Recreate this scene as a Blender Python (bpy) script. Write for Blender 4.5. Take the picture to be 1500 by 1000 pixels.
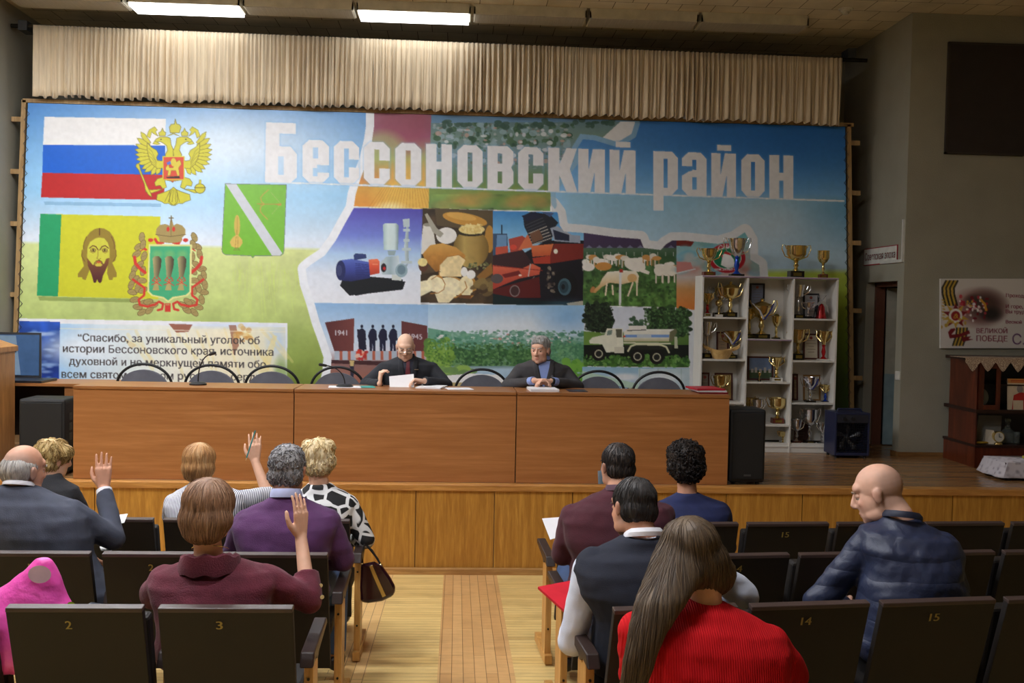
import bpy, bmesh, math, random
import numpy as np
from mathutils import Vector, Matrix, Euler, noise as mnoise
from mathutils.bvhtree import BVHTree
from mathutils.geometry import tessellate_polygon, interpolate_bezier as geo_bez
for _o in list(bpy.data.objects): bpy.data.objects.remove(_o, do_unlink=True)
SC=bpy.context.scene; COL=SC.collection
PI=math.pi; R=math.radians
random.seed(7); np.random.seed(7)
# ------------------------------------------------------------------ camera
F=1480.0; YAW=R(3.1); PIT=R(2.05); ROLL=R(1.1); CZ=2.236
_fw=np.array([math.sin(YAW)*math.cos(PIT), math.cos(YAW)*math.cos(PIT), -math.sin(PIT)])
_rt=np.array([math.cos(YAW),-math.sin(YAW),0.]); _up=np.cross(_rt,_fw)
_r2=_rt*math.cos(ROLL)+_up*math.sin(ROLL); _u2=-_rt*math.sin(ROLL)+_up*math.cos(ROLL)
C0=np.array([0,0,CZ])
cd=bpy.data.cameras.new('camera'); cam=bpy.data.objects.new('camera',cd); COL.objects.link(cam)
cd.sensor_width=36; cd.lens=F/1500*36; cd.clip_end=200
M=Matrix.Identity(4)
for i in range(3):
    M[i][0]=_r2[i]; M[i][1]=_u2[i]; M[i][2]=-_fw[i]; M[i][3]=C0[i]
cam.matrix_world=M; SC.camera=cam
# ------------------------------------------------------------------ world, view
w=bpy.data.worlds.new('world'); SC.world=w; w.use_nodes=True
w.node_tree.nodes['Background'].inputs[0].default_value=(.9,.95,1,1)
w.node_tree.nodes['Background'].inputs[1].default_value=.02
SC.view_settings.view_transform='Standard'; SC.view_settings.look='None'
SC.view_settings.exposure=EXPOSURE=0.0; SC.view_settings.gamma=1
LAMP_STAGE=5.6      # emission of the two lit stage tubes
LAMP_HALL=[(-4.7,8.2,70),(-3.3,8.2,72),(-1.9,8.2,58),(-4.6,5,105),(-2.4,5,108),(0.2,3.6,92),(-2.0,1.4,58)]   # x, y, emission of the lit hall lamps
# ------------------------------------------------------------------ picture-to-place helpers
def ray(px,py): return _fw+_r2*((px-750)/F)-_u2*((py-500)/F)
def onY(px,py,Y): d=ray(px,py); return C0+d*(Y/d[1])
def onX(px,py,X): d=ray(px,py); return C0+d*(X/d[0])
def onZ(px,py,Z): d=ray(px,py); return C0+d*((Z-CZ)/d[2])
YS=8.33; ZS=.745; ZC=5.3; SLOPE=.05            # stage edge, stage deck, ceiling, fall of the hall floor
def zf(y): return SLOPE*(YS-y)
# ------------------------------------------------------------------ materials
def lin(c):
    c=np.asarray(c,float)/255.; return np.where(c<=.04045,c/12.92,((c+.055)/1.055)**2.4)
def rgba(c): l=lin(c); return (float(l[0]),float(l[1]),float(l[2]),1)
class NT:
    def __init__(s,name):
        s.m=bpy.data.materials.new(name); s.m.use_nodes=True; s.t=s.m.node_tree
        s.b=s.t.nodes['Principled BSDF']
    def n(s,kind,**kw):
        x=s.t.nodes.new(kind)
        for k,v in kw.items():
            if k in x.inputs: x.inputs[k].default_value=v
            else: setattr(x,k,v)
        return x
    def l(s,a,b): s.t.links.new(a,b)
    def coords(s,scale=(1,1,1),rot=(0,0,0),kind='Object'):
        tc=s.n('ShaderNodeTexCoord'); mp=s.n('ShaderNodeMapping'); mp.inputs['Scale'].default_value=scale; mp.inputs['Rotation'].default_value=rot
        s.l(tc.outputs[kind],mp.inputs[0]); return mp.outputs[0]
    def ramp(s,fac,stops):
        r=s.n('ShaderNodeValToRGB'); e=r.color_ramp.elements
        while len(e)<len(stops): e.new(.5)
        for i,(p,c) in enumerate(stops): e[i].position=p; e[i].color=c
        s.l(fac,r.inputs[0]); return r.outputs[0]
    def bump(s,h,strength=.3,dist=.01):
        b=s.n('ShaderNodeBump'); b.inputs['Strength'].default_value=strength; b.inputs['Distance'].default_value=dist
        s.l(h,b.inputs['Height']); s.l(b.outputs[0],s.b.inputs['Normal'])
_mc={}
def pm(name,c,rough=.5,metal=0,var=.12,vs=9,stretch=(1,1,1),bump=0,bs=180,bd=.003,coat=0,sheen=0):
    if name in _mc: return _mc[name]
    t=NT(name); b=t.b; b.inputs['Roughness'].default_value=rough; b.inputs['Metallic'].default_value=metal
    if coat: b.inputs['Coat Weight'].default_value=coat
    if sheen: b.inputs['Sheen Weight'].default_value=sheen
    co=t.coords(stretch); nz=t.n('ShaderNodeTexNoise',Scale=vs,Detail=4.0); t.l(co,nz.inputs['Vector'])
    l=lin(c); lo=tuple(float(x)*(1-var) for x in l)+(1,); hi=tuple(min(1,float(x)*(1+var)) for x in l)+(1,)
    t.l(t.ramp(nz.outputs[0],[(.3,lo),(.7,hi)]),b.inputs['Base Color'])
    if bump:
        n2=t.n('ShaderNodeTexNoise',Scale=bs,Detail=3.0); t.l(co,n2.inputs['Vector']); t.bump(n2.outputs[0],bump,bd)
    _mc[name]=t.m; return t.m
def wood(name,a,b,rough=.35,stretch=(1,12,12),vs=2.2,bump=.05,coat=0):
    if name in _mc: return _mc[name]
    t=NT(name); co=t.coords(stretch); n1=t.n('ShaderNodeTexNoise',Scale=vs,Detail=6.0,Distortion=.6); t.l(co,n1.inputs['Vector'])
    n2=t.n('ShaderNodeTexNoise',Scale=vs*5,Detail=3.0); t.l(co,n2.inputs['Vector'])
    mx=t.n('ShaderNodeMath',operation='MULTIPLY_ADD'); t.l(n2.outputs[0],mx.inputs[0]); mx.inputs[1].default_value=.4; t.l(n1.outputs[0],mx.inputs[2])
    t.l(t.ramp(mx.outputs[0],[(.45,rgba(a)),(.62,rgba([(x+y)/2 for x,y in zip(a,b)])),(.85,rgba(b))]),t.b.inputs['Base Color'])
    t.b.inputs['Roughness'].default_value=rough
    if coat: t.b.inputs['Coat Weight'].default_value=coat
    if bump: t.bump(mx.outputs[0],bump,.004)
    _mc[name]=t.m; return t.m
def vcol(name,rough=.5,bump=0,bs=200,sheen=0,coat=0,var=0,spec=.5,stretch=(1,1,1)):
    if name in _mc: return _mc[name]
    t=NT(name); a=t.n('ShaderNodeAttribute',attribute_name='Col'); t.b.inputs['Roughness'].default_value=rough
    t.b.inputs['Specular IOR Level'].default_value=spec
    if sheen: t.b.inputs['Sheen Weight'].default_value=sheen
    if coat: t.b.inputs['Coat Weight'].default_value=coat
    co=t.coords(stretch)
    if var:
        nz=t.n('ShaderNodeTexNoise',Scale=60.0,Detail=3.0); t.l(co,nz.inputs['Vector'])
        mx=t.n('ShaderNodeMix',data_type='RGBA',blend_type='MULTIPLY'); mx.inputs[0].default_value=1
        t.l(a.outputs['Color'],mx.inputs[6]); t.l(t.ramp(nz.outputs[0],[(.3,(1-var,)*3+(1,)),(.7,(1,1,1,1))]),mx.inputs[7]); t.l(mx.outputs[2],t.b.inputs['Base Color'])
    else: t.l(a.outputs['Color'],t.b.inputs['Base Color'])
    if bump:
        n2=t.n('ShaderNodeTexNoise',Scale=bs,Detail=3.0); t.l(co,n2.inputs['Vector']); t.bump(n2.outputs[0],bump,.002)
    _mc[name]=t.m; return t.m
def emit(name,c,s):
    t=NT(name); t.b.inputs['Emission Color'].default_value=rgba(c); t.b.inputs['Emission Strength'].default_value=s
    t.b.inputs['Base Color'].default_value=rgba(c); return t.m
# ------------------------------------------------------------------ mesh builder
def V(*a): return np.array(a,float)
def unit(v): v=np.asarray(v,float); return v/(np.linalg.norm(v)+1e-12)
class MB:
    def __init__(s): s.v=[]; s.f=[]; s.m=[]
    def add(s,vs,fs,m=0):
        o=len(s.v); s.v+= [tuple(map(float,p)) for p in vs]; s.f+=[tuple(i+o for i in f) for f in fs]; s.m+=[m]*len(fs); return s
    def hexa(s,p,m=0):   # p: 4 bottom ccw, 4 top
        return s.add(p,[(3,2,1,0),(4,5,6,7),(0,1,5,4),(1,2,6,5),(2,3,7,6),(3,0,4,7)],m)
    def box(s,a,b,m=0,rot=None,c=None):
        x0,y0,z0=a; x1,y1,z1=b
        p=[(x0,y0,z0),(x1,y0,z0),(x1,y1,z0),(x0,y1,z0),(x0,y0,z1),(x1,y0,z1),(x1,y1,z1),(x0,y1,z1)]
        if rot is not None:
            mt=np.array(Euler(rot).to_matrix()); c=V(*c) if c is not None else (V(*a)+V(*b))/2
            p=[mt@(V(*q)-c)+c for q in p]
        return s.hexa(p,m)
    def cbox(s,c,d,m=0,rot=None): c=V(*c); d=V(*d)/2; return s.box(c-d,c+d,m,rot)
    def loft(s,rings,m=0,cap=True,closed=True):
        n=len(rings[0]); vs=[p for r in rings for p in r]; fs=[]
        for i in range(len(rings)-1):
            for j in range(n if closed else n-1):
                k=(j+1)%n; fs.append((i*n+j,i*n+k,(i+1)*n+k,(i+1)*n+j))
        if cap and closed: fs.append(tuple(range(n-1,-1,-1))); fs.append(tuple((len(rings)-1)*n+j for j in range(n)))
        return s.add(vs,fs,m)
    def tube(s,pts,r,n=8,m=0,cap=True,flat=1.0):
        pts=[V(*p) for p in pts]; k=len(pts); rr=[r]*k if np.isscalar(r) else list(r)
        ref=None; rings=[]
        for i,p in enumerate(pts):
            t=unit(pts[min(i+1,k-1)]-pts[max(i-1,0)])
            if ref is None:
                ref=V(0,0,1) if abs(t[2])<.9 else V(1,0,0)
            a=unit(np.cross(t,ref)); b=np.cross(a,t); ref=b
            rings.append([p+rr[i]*(math.cos(2*PI*j/n)*a+flat*math.sin(2*PI*j/n)*b) for j in range(n)])
        return s.loft(rings,m,cap)
    def lathe(s,prof,n=20,c=(0,0,0),m=0,cap=True):
        c=V(*c); return s.loft([[c+V(r*math.cos(2*PI*j/n),r*math.sin(2*PI*j/n),z) for j in range(n)] for r,z in prof],m,cap)
    def ball(s,c,r,nu=16,nv=10,m=0,rot=None):
        c=V(*c); r=V(*r) if not np.isscalar(r) else V(r,r,r); mt=np.array(Euler(rot).to_matrix()) if rot is not None else np.eye(3)
        vs=[]; 
        for i in range(1,nv):
            a=PI*i/nv
            for j in range(nu): b=2*PI*j/nu; vs.append(c+mt@(r*V(math.sin(a)*math.cos(b),math.sin(a)*math.sin(b),math.cos(a))))
        vs.append(c+mt@(r*V(0,0,1))); vs.append(c+mt@(r*V(0,0,-1))); t=len(vs)-2; fs=[]
        for i in range(nv-2):
            for j in range(nu): k=(j+1)%nu; fs.append((i*nu+j,(i+1)*nu+j,(i+1)*nu+k,i*nu+k))
        for j in range(nu): k=(j+1)%nu; fs.append((t,j,k)); fs.append((t+1,(nv-2)*nu+k,(nv-2)*nu+j))
        return s.add(vs,fs,m)
    def cone(s,p,q,r0,r1,n=14,m=0,balls=True):   # tapered limb with round ends
        s.tube([p,q],[r0,r1],n,m)
        if balls: s.ball(p,r0,n,8,m); s.ball(q,r1,n,8,m)
        return s
    def prism(s,pts,o,u,v,d,m=0):   # 2D outline on plane o,u,v extruded by vector d
        o=V(*o);u=V(*u);v=V(*v);d=V(*d); n=len(pts)
        a=[o+u*x+v*y for x,y in pts]; b=[p+d for p in a]
        tri=tessellate_polygon([[Vector((x,y,0)) for x,y in pts]])
        fs=[(t[0],t[1],t[2]) for t in tri]+[(t[2]+n,t[1]+n,t[0]+n) for t in tri]+[(i,(i+1)%n,(i+1)%n+n,i+n) for i in range(n)]
        return s.add(a+b,fs,m)
    def xf(s,fn): s.v=[tuple(map(float,fn(V(*p)))) for p in s.v]; return s
    def mesh(s,name):
        me=bpy.data.meshes.new(name); me.from_pydata(s.v,[],s.f); me.update(); return me
    def build(s,name,mats,parent=None,loc=None,smooth=False,bevel=0,rotz=None,auto=True):
        me=s.mesh(name)
        for k in (mats if isinstance(mats,(list,tuple)) else [mats]): me.materials.append(k)
        me.polygons.foreach_set('material_index',s.m)
        bm=bmesh.new(); bm.from_mesh(me); bmesh.ops.recalc_face_normals(bm,faces=bm.faces); bm.to_mesh(me); bm.free()
        if smooth:
            me.polygons.foreach_set('use_smooth',[True]*len(me.polygons))
            if auto: me.set_sharp_from_angle(angle=R(40))
        o=bpy.data.objects.new(name,me); COL.objects.link(o)
        if parent: o.parent=parent
        if loc is not None: o.location=loc
        if rotz is not None: o.rotation_euler=(0,0,rotz)
        if bevel:
            b=o.modifiers.new('bevel','BEVEL'); b.width=bevel; b.segments=2; b.limit_method='ANGLE'; b.angle_limit=R(40)
        return o
def tag(o,label,cat,group=None,kind=None):
    if label: o['label']=label
    if cat: o['category']=cat
    if group: o['group']=group
    if kind: o['kind']=kind
    return o
def struct(o,label=None,cat=None):
    o['kind']='structure'
    if label: o['label']=label
    if cat: o['category']=cat
    return o
def thing(name,loc,label,cat,group=None,rotz=0):
    o=bpy.data.objects.new(name,None); COL.objects.link(o); o.empty_display_size=.05; o.location=[float(x) for x in loc]; o.rotation_euler=(0,0,rotz)
    return tag(o,label,cat,group)
def dup(root,loc=None,rotz=None,label=None,group=None):
    def cp(o,par):
        c=o.copy(); COL.objects.link(c)
        if par: c.parent=par
        for ch in o.children: cp(ch,c)
        return c
    r=cp(root,None)
    if loc is not None: r.location=[float(x) for x in loc]
    if rotz is not None: r.rotation_euler=(0,0,rotz)
    if label: r['label']=label
    if group: r['group']=group
    return r
def bake(o):    # apply the modifiers of o
    dg=bpy.context.evaluated_depsgraph_get(); dg.update()
    me=bpy.data.meshes.new_from_object(o.evaluated_get(dg)); old=o.data; o.modifiers.clear(); o.data=me
    for m in old.materials:
        if m and m.name not in [x.name for x in me.materials if x]: me.materials.append(m)
    return o
def fuse(mb,name,mat,parent,voxel=.007,it=6,smooth=True,loc=None):
    o=mb.build(name,mat,parent,loc); 
    r=o.modifiers.new('r','REMESH'); r.mode='VOXEL'; r.voxel_size=voxel; r.use_smooth_shade=True
    if it: s=o.modifiers.new('s','SMOOTH'); s.factor=.5; s.iterations=it
    bake(o); o.data.polygons.foreach_set('use_smooth',[True]*len(o.data.polygons))
    if not o.data.materials: o.data.materials.append(mat)
    return o
def verts(o): a=np.empty(len(o.data.vertices)*3,np.float32); o.data.vertices.foreach_get('co',a); return a.reshape(-1,3).astype(float)
def setverts(o,a): o.data.vertices.foreach_set('co',np.ascontiguousarray(a,np.float32).ravel()); o.data.update()
def normals(o): a=np.empty(len(o.data.vertices)*3,np.float32); o.data.vertices.foreach_get('normal',a); return a.reshape(-1,3).astype(float)
def setcol(me,c):    # c: linear rgb per vertex
    a=me.color_attributes.new('Col','FLOAT_COLOR','POINT'); d=np.ones((len(me.vertices),4),np.float32); d[:,:3]=c; a.data.foreach_set('color',d.ravel())
def vnoise(p,sc,seed=0):   # noise per point
    return np.array([mnoise.noise(Vector((x*sc[0]+seed*7.3,y*sc[1]+seed*3.1,z*sc[2]))) for x,y,z in p])
def textloops(s):    # outlines of a line of lettering
    cu=bpy.data.curves.new('t','FONT'); cu.body=s; cu.size=1
    o=bpy.data.objects.new('t',cu); COL.objects.link(o); dg=bpy.context.evaluated_depsgraph_get(); dg.update()
    c=o.to_curve(dg); out=[]
    for sp in c.splines:
        b=sp.bezier_points; n=len(b); pts=[]
        for i in range(n):
            p,q=b[i],b[(i+1)%n]; st=(p.co-q.co).length<1e-6
            if st: continue
            lin_=(p.handle_right_type=='VECTOR' and q.handle_left_type=='VECTOR')
            pts+= [tuple(x[:2]) for x in (geo_bez(p.co,p.handle_right,q.handle_left,q.co,2 if lin_ else 6)[:-1])]
        if len(pts)>2: out.append(np.array(pts))
    o.to_curve_clear(); bpy.data.objects.remove(o); return out
def area2(p): q=np.roll(p,-1,0); return float((p[:,0]*q[:,1]-q[:,0]*p[:,1]).sum())
def inside(pt,p):
    q=np.roll(p,-1,0); c=(p[:,1]>pt[1])!=(q[:,1]>pt[1]); d=q[:,1]-p[:,1]; d=np.where(d==0,1e-12,d); x=(q[:,0]-p[:,0])*(pt[1]-p[:,1])/d+p[:,0]; return bool((c&(pt[0]<x)).sum()%2)
def textmesh(s):
    L=textloops(s); big=max(L,key=lambda p:abs(area2(p))); sg=math.copysign(1,area2(big)); outer=[p for p in L if area2(p)*sg>0]; holes=[p for p in L if area2(p)*sg<0]
    V_=[];T_=[]
    for p in outer:
        grp=[p]+[h for h in holes if inside(h[0],p)]; flat=np.vstack(grp); k=len(V_); V_+=flat.tolist()
        T_+=[tuple(k+i for i in t) for t in tessellate_polygon([[Vector((x,y,0)) for x,y in g] for g in grp])]
    return np.array(V_),T_
def textmb(mb,s,o,u,v,width,height=None,bold=0.0,d=(0,0,0),m=0):  # lettering on plane; o = lower left of the text box, u,v unit vectors
    p,t=textmesh(s); lo=p.min(0); hi=p.max(0); k=width/(hi[0]-lo[0]); ky=k if height is None else height/(hi[1]-lo[1])
    o=V(*o);u=V(*u);v=V(*v);d=V(*d)
    for sh in ((0,) if bold<.011 else (-bold*k*.7,0,bold*k*.7)):
        mb.add([o+u*((q[0]-lo[0])*k+sh)+v*(q[1]-lo[1])*ky+d for q in p],t,m)
    return mb
# ================================================================== SETTING
def plank_floor():
    t=NT('parquet'); tc=t.n('ShaderNodeTexCoord'); sp=t.n('ShaderNodeSeparateXYZ'); t.l(tc.outputs['Object'],sp.inputs[0])
    def bricks(rot,scale,c1,c2):
        mp=t.n('ShaderNodeMapping'); mp.inputs['Rotation'].default_value=(0,0,rot); t.l(tc.outputs['Object'],mp.inputs[0])
        b=t.n('ShaderNodeTexBrick',offset=.37); b.inputs['Scale'].default_value=1; b.inputs['Brick Width'].default_value=scale[0]; b.inputs['Row Height'].default_value=scale[1]
        b.inputs['Mortar Size'].default_value=.0022; b.inputs['Mortar Smooth'].default_value=.4; b.inputs['Bias'].default_value=-.1
        b.inputs['Color1'].default_value=rgba(c1); b.inputs['Color2'].default_value=rgba(c2); b.inputs['Mortar'].default_value=rgba((110,82,48)); t.l(mp.outputs[0],b.inputs[0]); return b.outputs[0]
    A=bricks(0,(1.9,.062),(222,192,126),(204,170,104)); B=bricks(PI/2,(.95,.066),(208,164,108),(194,148,94)); D=bricks(PI/2,(1.4,.062),(220,182,122),(204,164,104))
    def band(lo,hi):
        g=t.n('ShaderNodeMath',operation='GREATER_THAN'); t.l(sp.outputs[0],g.inputs[0]); g.inputs[1].default_value=lo
        l=t.n('ShaderNodeMath',operation='LESS_THAN'); t.l(sp.outputs[0],l.inputs[0]); l.inputs[1].default_value=hi
        k=t.n('ShaderNodeMath',operation='MULTIPLY'); t.l(g.outputs[0],k.inputs[0]); t.l(l.outputs[0],k.inputs[1]); return k.outputs[0]
    m1=t.n('ShaderNodeMix',data_type='RGBA'); t.l(band(-.08,.36),m1.inputs[0]); t.l(A,m1.inputs[6]); t.l(B,m1.inputs[7])
    m2=t.n('ShaderNodeMix',data_type='RGBA'); t.l(band(-.68,-.49),m2.inputs[0]); t.l(m1.outputs[2],m2.inputs[6]); t.l(D,m2.inputs[7])
    co=t.coords((3,20,1)); nz=t.n('ShaderNodeTexNoise',Scale=2.0,Detail=6.0); t.l(co,nz.inputs['Vector'])
    c2=t.coords((1,1,1)); n2=t.n('ShaderNodeTexNoise',Scale=4.0,Detail=5.0); t.l(c2,n2.inputs['Vector'])
    m3=t.n('ShaderNodeMix',data_type='RGBA',blend_type='MULTIPLY'); m3.inputs[0].default_value=1; t.l(m2.outputs[2],m3.inputs[6])
    t.l(t.ramp(nz.outputs[0],[(.3,(.86,.85,.82,1)),(.6,(1,1,1,1))]),m3.inputs[7])
    m4=t.n('ShaderNodeMix',data_type='RGBA',blend_type='MULTIPLY'); m4.inputs[0].default_value=1; t.l(m3.outputs[2],m4.inputs[6])
    t.l(t.ramp(n2.outputs[0],[(.32,(.86,.86,.87,1)),(.5,(1,1,1,1))]),m4.inputs[7]); t.l(m4.outputs[2],t.b.inputs['Base Color'])
    t.b.inputs['Roughness'].default_value=.42; return t.m
def deck_mat():
    t=NT('stage_boards'); co=t.coords(); b=t.n('ShaderNodeTexBrick',offset=.41); b.inputs['Scale'].default_value=1; b.inputs['Brick Width'].default_value=2.6; b.inputs['Row Height'].default_value=.1
    b.inputs['Mortar Size'].default_value=.0025; b.inputs['Color1'].default_value=rgba((172,132,88)); b.inputs['Color2'].default_value=rgba((150,110,70)); b.inputs['Mortar'].default_value=rgba((50,32,20)); t.l(co,b.inputs[0])
    c2=t.coords((1.5,16,1)); nz=t.n('ShaderNodeTexNoise',Scale=2.0,Detail=6.0); t.l(c2,nz.inputs['Vector'])
    m=t.n('ShaderNodeMix',data_type='RGBA',blend_type='MULTIPLY'); m.inputs[0].default_value=1; t.l(b.outputs[0],m.inputs[6]); t.l(t.ramp(nz.outputs[0],[(.3,(.6,.58,.55,1)),(.7,(1.0,1.0,1.0,1))]),m.inputs[7]); t.l(m.outputs[2],t.b.inputs['Base Color'])
    t.b.inputs['Roughness'].default_value=.26; return t.m
def ceiling_mat():
    t=NT('ceiling_tiles'); co=t.coords(rot=(0,0,0)); b=t.n('ShaderNodeTexBrick',offset=.5); b.inputs['Scale'].default_value=1; b.inputs['Brick Width'].default_value=.34; b.inputs['Row Height'].default_value=.34
    b.inputs['Mortar Size'].default_value=.004; b.inputs['Color1'].default_value=rgba((222,208,178)); b.inputs['Color2'].default_value=rgba((208,194,164)); b.inputs['Mortar'].default_value=rgba((100,88,66)); t.l(co,b.inputs[0])
    nz=t.n('ShaderNodeTexNoise',Scale=3.0,Detail=6.0); t.l(co,nz.inputs['Vector'])
    m=t.n('ShaderNodeMix',data_type='RGBA',blend_type='MULTIPLY'); m.inputs[0].default_value=1; t.l(b.outputs[0],m.inputs[6]); t.l(t.ramp(nz.outputs[0],[(.3,(.8,.79,.76,1)),(.65,(1,1,1,1))]),m.inputs[7]); t.l(m.outputs[2],t.b.inputs['Base Color'])
    t.b.inputs['Roughness'].default_value=.9; t.bump(b.outputs[1],.2,-.004); return t.m
PLASTER=pm('grey_plaster',(150,146,130),.9,var=.06,vs=3,bump=.5,bs=90,bd=.006)
OAK=wood('front_panel_oak',(202,150,66),(164,112,40),.4,(14,14,1.2),2.0)
NOSE=wood('edge_board_pine',(206,152,82),(166,112,54),.4,(1.2,14,14),2.0)
fl=MB(); fl.add([(-7.5,-4,zf(-4)),(8.5,-4,zf(-4)),(8.5,YS,0),(-7.5,YS,0)],[(0,1,2,3)]); fl.add([(-7.5,-4,-.3),(8.5,-4,-.3),(8.5,YS,-.3),(-7.5,YS,-.3)],[(3,2,1,0)])
struct(fl.build('floor',plank_floor()),'worn light parquet floor of the hall','floor')
ce=MB().box((-7.5,-4,ZC),(8.5,12.2,ZC+.1)); struct(ce.build('ceiling',ceiling_mat()),'tiled pale ceiling','ceiling')
# stage
st=MB().box((-7.5,YS+.02,-.3),(8.5,12.2,ZS)); stage=struct(st.build('stage_platform',deck_mat()),'raised wooden stage','stage')
k=-12
while -.32+.65*k<8.4:
    x0=-.32+.65*k
    if x0>-7.6: MB().box((x0+.004,YS-.004,.0),(x0+.646,YS+.03,ZS-.045)).build('front_panel',OAK,stage)
    k+=1
MB().box((-7.5,YS-.03,ZS-.05),(8.5,YS+.1,ZS+.004)).build('edge_board',NOSE,stage,bevel=.006)
MB().box((-7.5,YS-.05,-.03),(8.5,YS-.004,.055)).build('skirting',wood('skirting_wood',(190,146,86),(150,108,58),.5,(1.2,14,14)),stage,bevel=.006)
MB().box((-7.5,YS+.025,-.2),(8.5,YS+.06,ZS-.02)).build('backing',pm('dark_gap',(30,20,12),.9),stage)
# walls
XR=4.59; YW=10.21; XL=-4.75
def wall(name,*boxes,m=PLASTER):
    b=MB()
    for a,c in boxes: b.box(a,c)
    return struct(b.build(name,m))
wall('wall_back',((XL-.2,12,ZS-.3),(XR+.2,12.2,ZC)))
DY0,DY1,DZ=10.36,11.17,2.57
wall('wall_right',((XR,YW,ZS-.3),(XR+.12,DY0,ZC)),((XR,DY1,ZS),(XR+.12,12,ZC)),((XR,DY0,DZ),(XR+.12,DY1,ZC)))
wall('wall_front_right',((XR+.12,YW,ZS-.3),(8.5,YW+.12,ZC)))
wall('wall_left',((XL-.12,YW,ZS),(XL,12,ZC)))
wall('wall_front_left',((-7.5,YW,ZS-.3),(XL-.12,YW+.12,ZC)))
wall('wall_hall_left',((-7.6,-4,-.3),(-7.5,YW,ZC))); wall('wall_hall_right',((8.5,-4,-.3),(8.6,12.2,ZC))); wall('wall_hall_rear',((-7.5,-4.1,-.3),(8.5,-4,ZC)))
wall('baseboard_right',((XR-.02,DY0-.15,ZS),(XR+.012,DY0,ZS+.05)),((XR-.02,YW-.03,ZS),(5.05,YW,ZS+.05)),((XR-.02,DY1,ZS),(XR,11.9,ZS+.05)),m=wood('baseboard_wood',(150,110,64),(112,78,42)))
# door in the right wall and the dark store room behind it
FRM=pm('red_brown_frame',(104,62,46),.5); 
d=MB().box((XR+.1,DY0,DZ-.05),(XR+.2,DY1,DZ+.02)).box((XR+.1,DY1-.05,ZS),(XR+.2,DY1+.02,DZ)).box((XR+.1,DY0-.02,ZS),(XR+.2,DY0+.04,DZ))
door=struct(d.build('door_1',FRM),'open doorway to the dark store room','door')
MB().box((0,0,ZS+.01),(.75,.04,1.55)).box((0,.0,1.55),(.75,.04,DZ-.06),1).build('door_leaf',[pm('pale_blue_paint',(126,146,150),.5),pm('cream_paint',(170,166,148),.5)],door,loc=(XR+.2,DY1-.10,0),rotz=R(-14))
MB().tube([(.7,-.05,1.72),(.6,-.05,1.72)],.012).tube([(.7,0,1.72),(.7,-.05,1.72)],.01).build('door_handle',pm('dark_metal',(60,58,55),.4,1),door,loc=(XR+.2,DY1-.10,0),rotz=R(-14))
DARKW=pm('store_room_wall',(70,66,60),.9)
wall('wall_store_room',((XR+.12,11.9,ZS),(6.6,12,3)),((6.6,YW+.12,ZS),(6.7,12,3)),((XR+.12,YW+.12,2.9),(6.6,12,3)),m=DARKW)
rk=thing('store_shelf',(6.3,11.2,ZS),'dim metal shelf in the dark room behind the doorway','shelf')
b=MB()
for z in (.05,.45,.85,1.25,1.65): b.box((-.22,-.7,z),(.22,.66,z+.025))
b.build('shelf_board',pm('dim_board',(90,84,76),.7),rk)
for x in(-.2,.2):
    for y in(-.68,.64): MB().cbox((x,y,.86),(.03,.03,1.72)).build('post',pm('dark_metal',(60,58,55),.4,1),rk)
for i,(y,z,h,r,c) in enumerate([(10.75,.48,.25,.09,(120,110,100)),(11.0,.88,.28,.1,(140,132,120)),(11.3,1.28,.22,.09,(110,70,60)),(10.8,1.28,.26,.08,(100,104,110)),(11.4,.48,.3,.1,(96,90,84))]):
    v=MB().lathe([(r*.6,0),(r,.3*h),(r*.95,.55*h),(r*.45,.8*h),(r*.55,h)],16); tag(v.build('vase',pm('vase_%d'%i,c,.4),loc=(6.22,y,ZS+z),smooth=True),'dim '+['low','round','reddish','slim','broad'][i]+' vase on the shelf in the dark doorway room','vase','vases in the store room')
# sign over the door, cable duct, switch
sg=thing('wall_sign',(XR-.012,10.6,2.9),'white sign with red Russian lettering above the doorway','sign')
S=[onX(1266,369,XR-.012),onX(1266,391,XR-.012),onX(1313,380,XR-.012),onX(1313,356,XR-.012)]
y0,y1=S[2][1],S[0][1]; za=(S[1][2]+S[2][2])/2; zb=(S[0][2]+S[3][2])/2
MB().box((0,y0-10.6,za-2.9),(.01,y1-10.6,zb-2.9)).build('board',pm('sign_white',(214,212,204),.5),sg)
MB().box((.001,y0-10.61,za-2.91),(.011,y1-10.59,zb-2.89)).build('border',pm('sign_red',(150,36,48),.5),sg)
textmb(MB(),'Советская эпоха',(-.002,y1-10.6-.03,za-2.9+(zb-za)*.26),(0,-1,0),(0,0,1),y1-y0-.06,(zb-za)*.5,.03).build('lettering',pm('sign_red',(170,34,44),.5),sg)
cdz=onX(1338,380,XR-.01)
du=MB().box((XR-.02,YW+.02,2.62+.14),(XR,10.78,2.79)).box((XR-.02,YW+.02,2.79),(XR,YW+.045,3.2))
tag(du.build('cable_duct',pm('white_plastic',(206,204,196),.4)),'white plastic cable duct running along the wall below the red lettered sign','cable duct')
p=onX(1329,552,XR); p[1]=max(p[1],YW+.06); sw=thing('light_switch',(XR-.0008,p[1],p[2]),'white light switch beside the doorway','switch')
MB().box((-.012,-.045,-.045),(0,.045,.045)).build('plate',pm('white_plastic',(206,204,196),.4),sw); MB().box((-.02,-.03,-.03),(-.012,.03,.03)).build('rocker',pm('white_plastic',(206,204,196),.4),sw)
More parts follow.
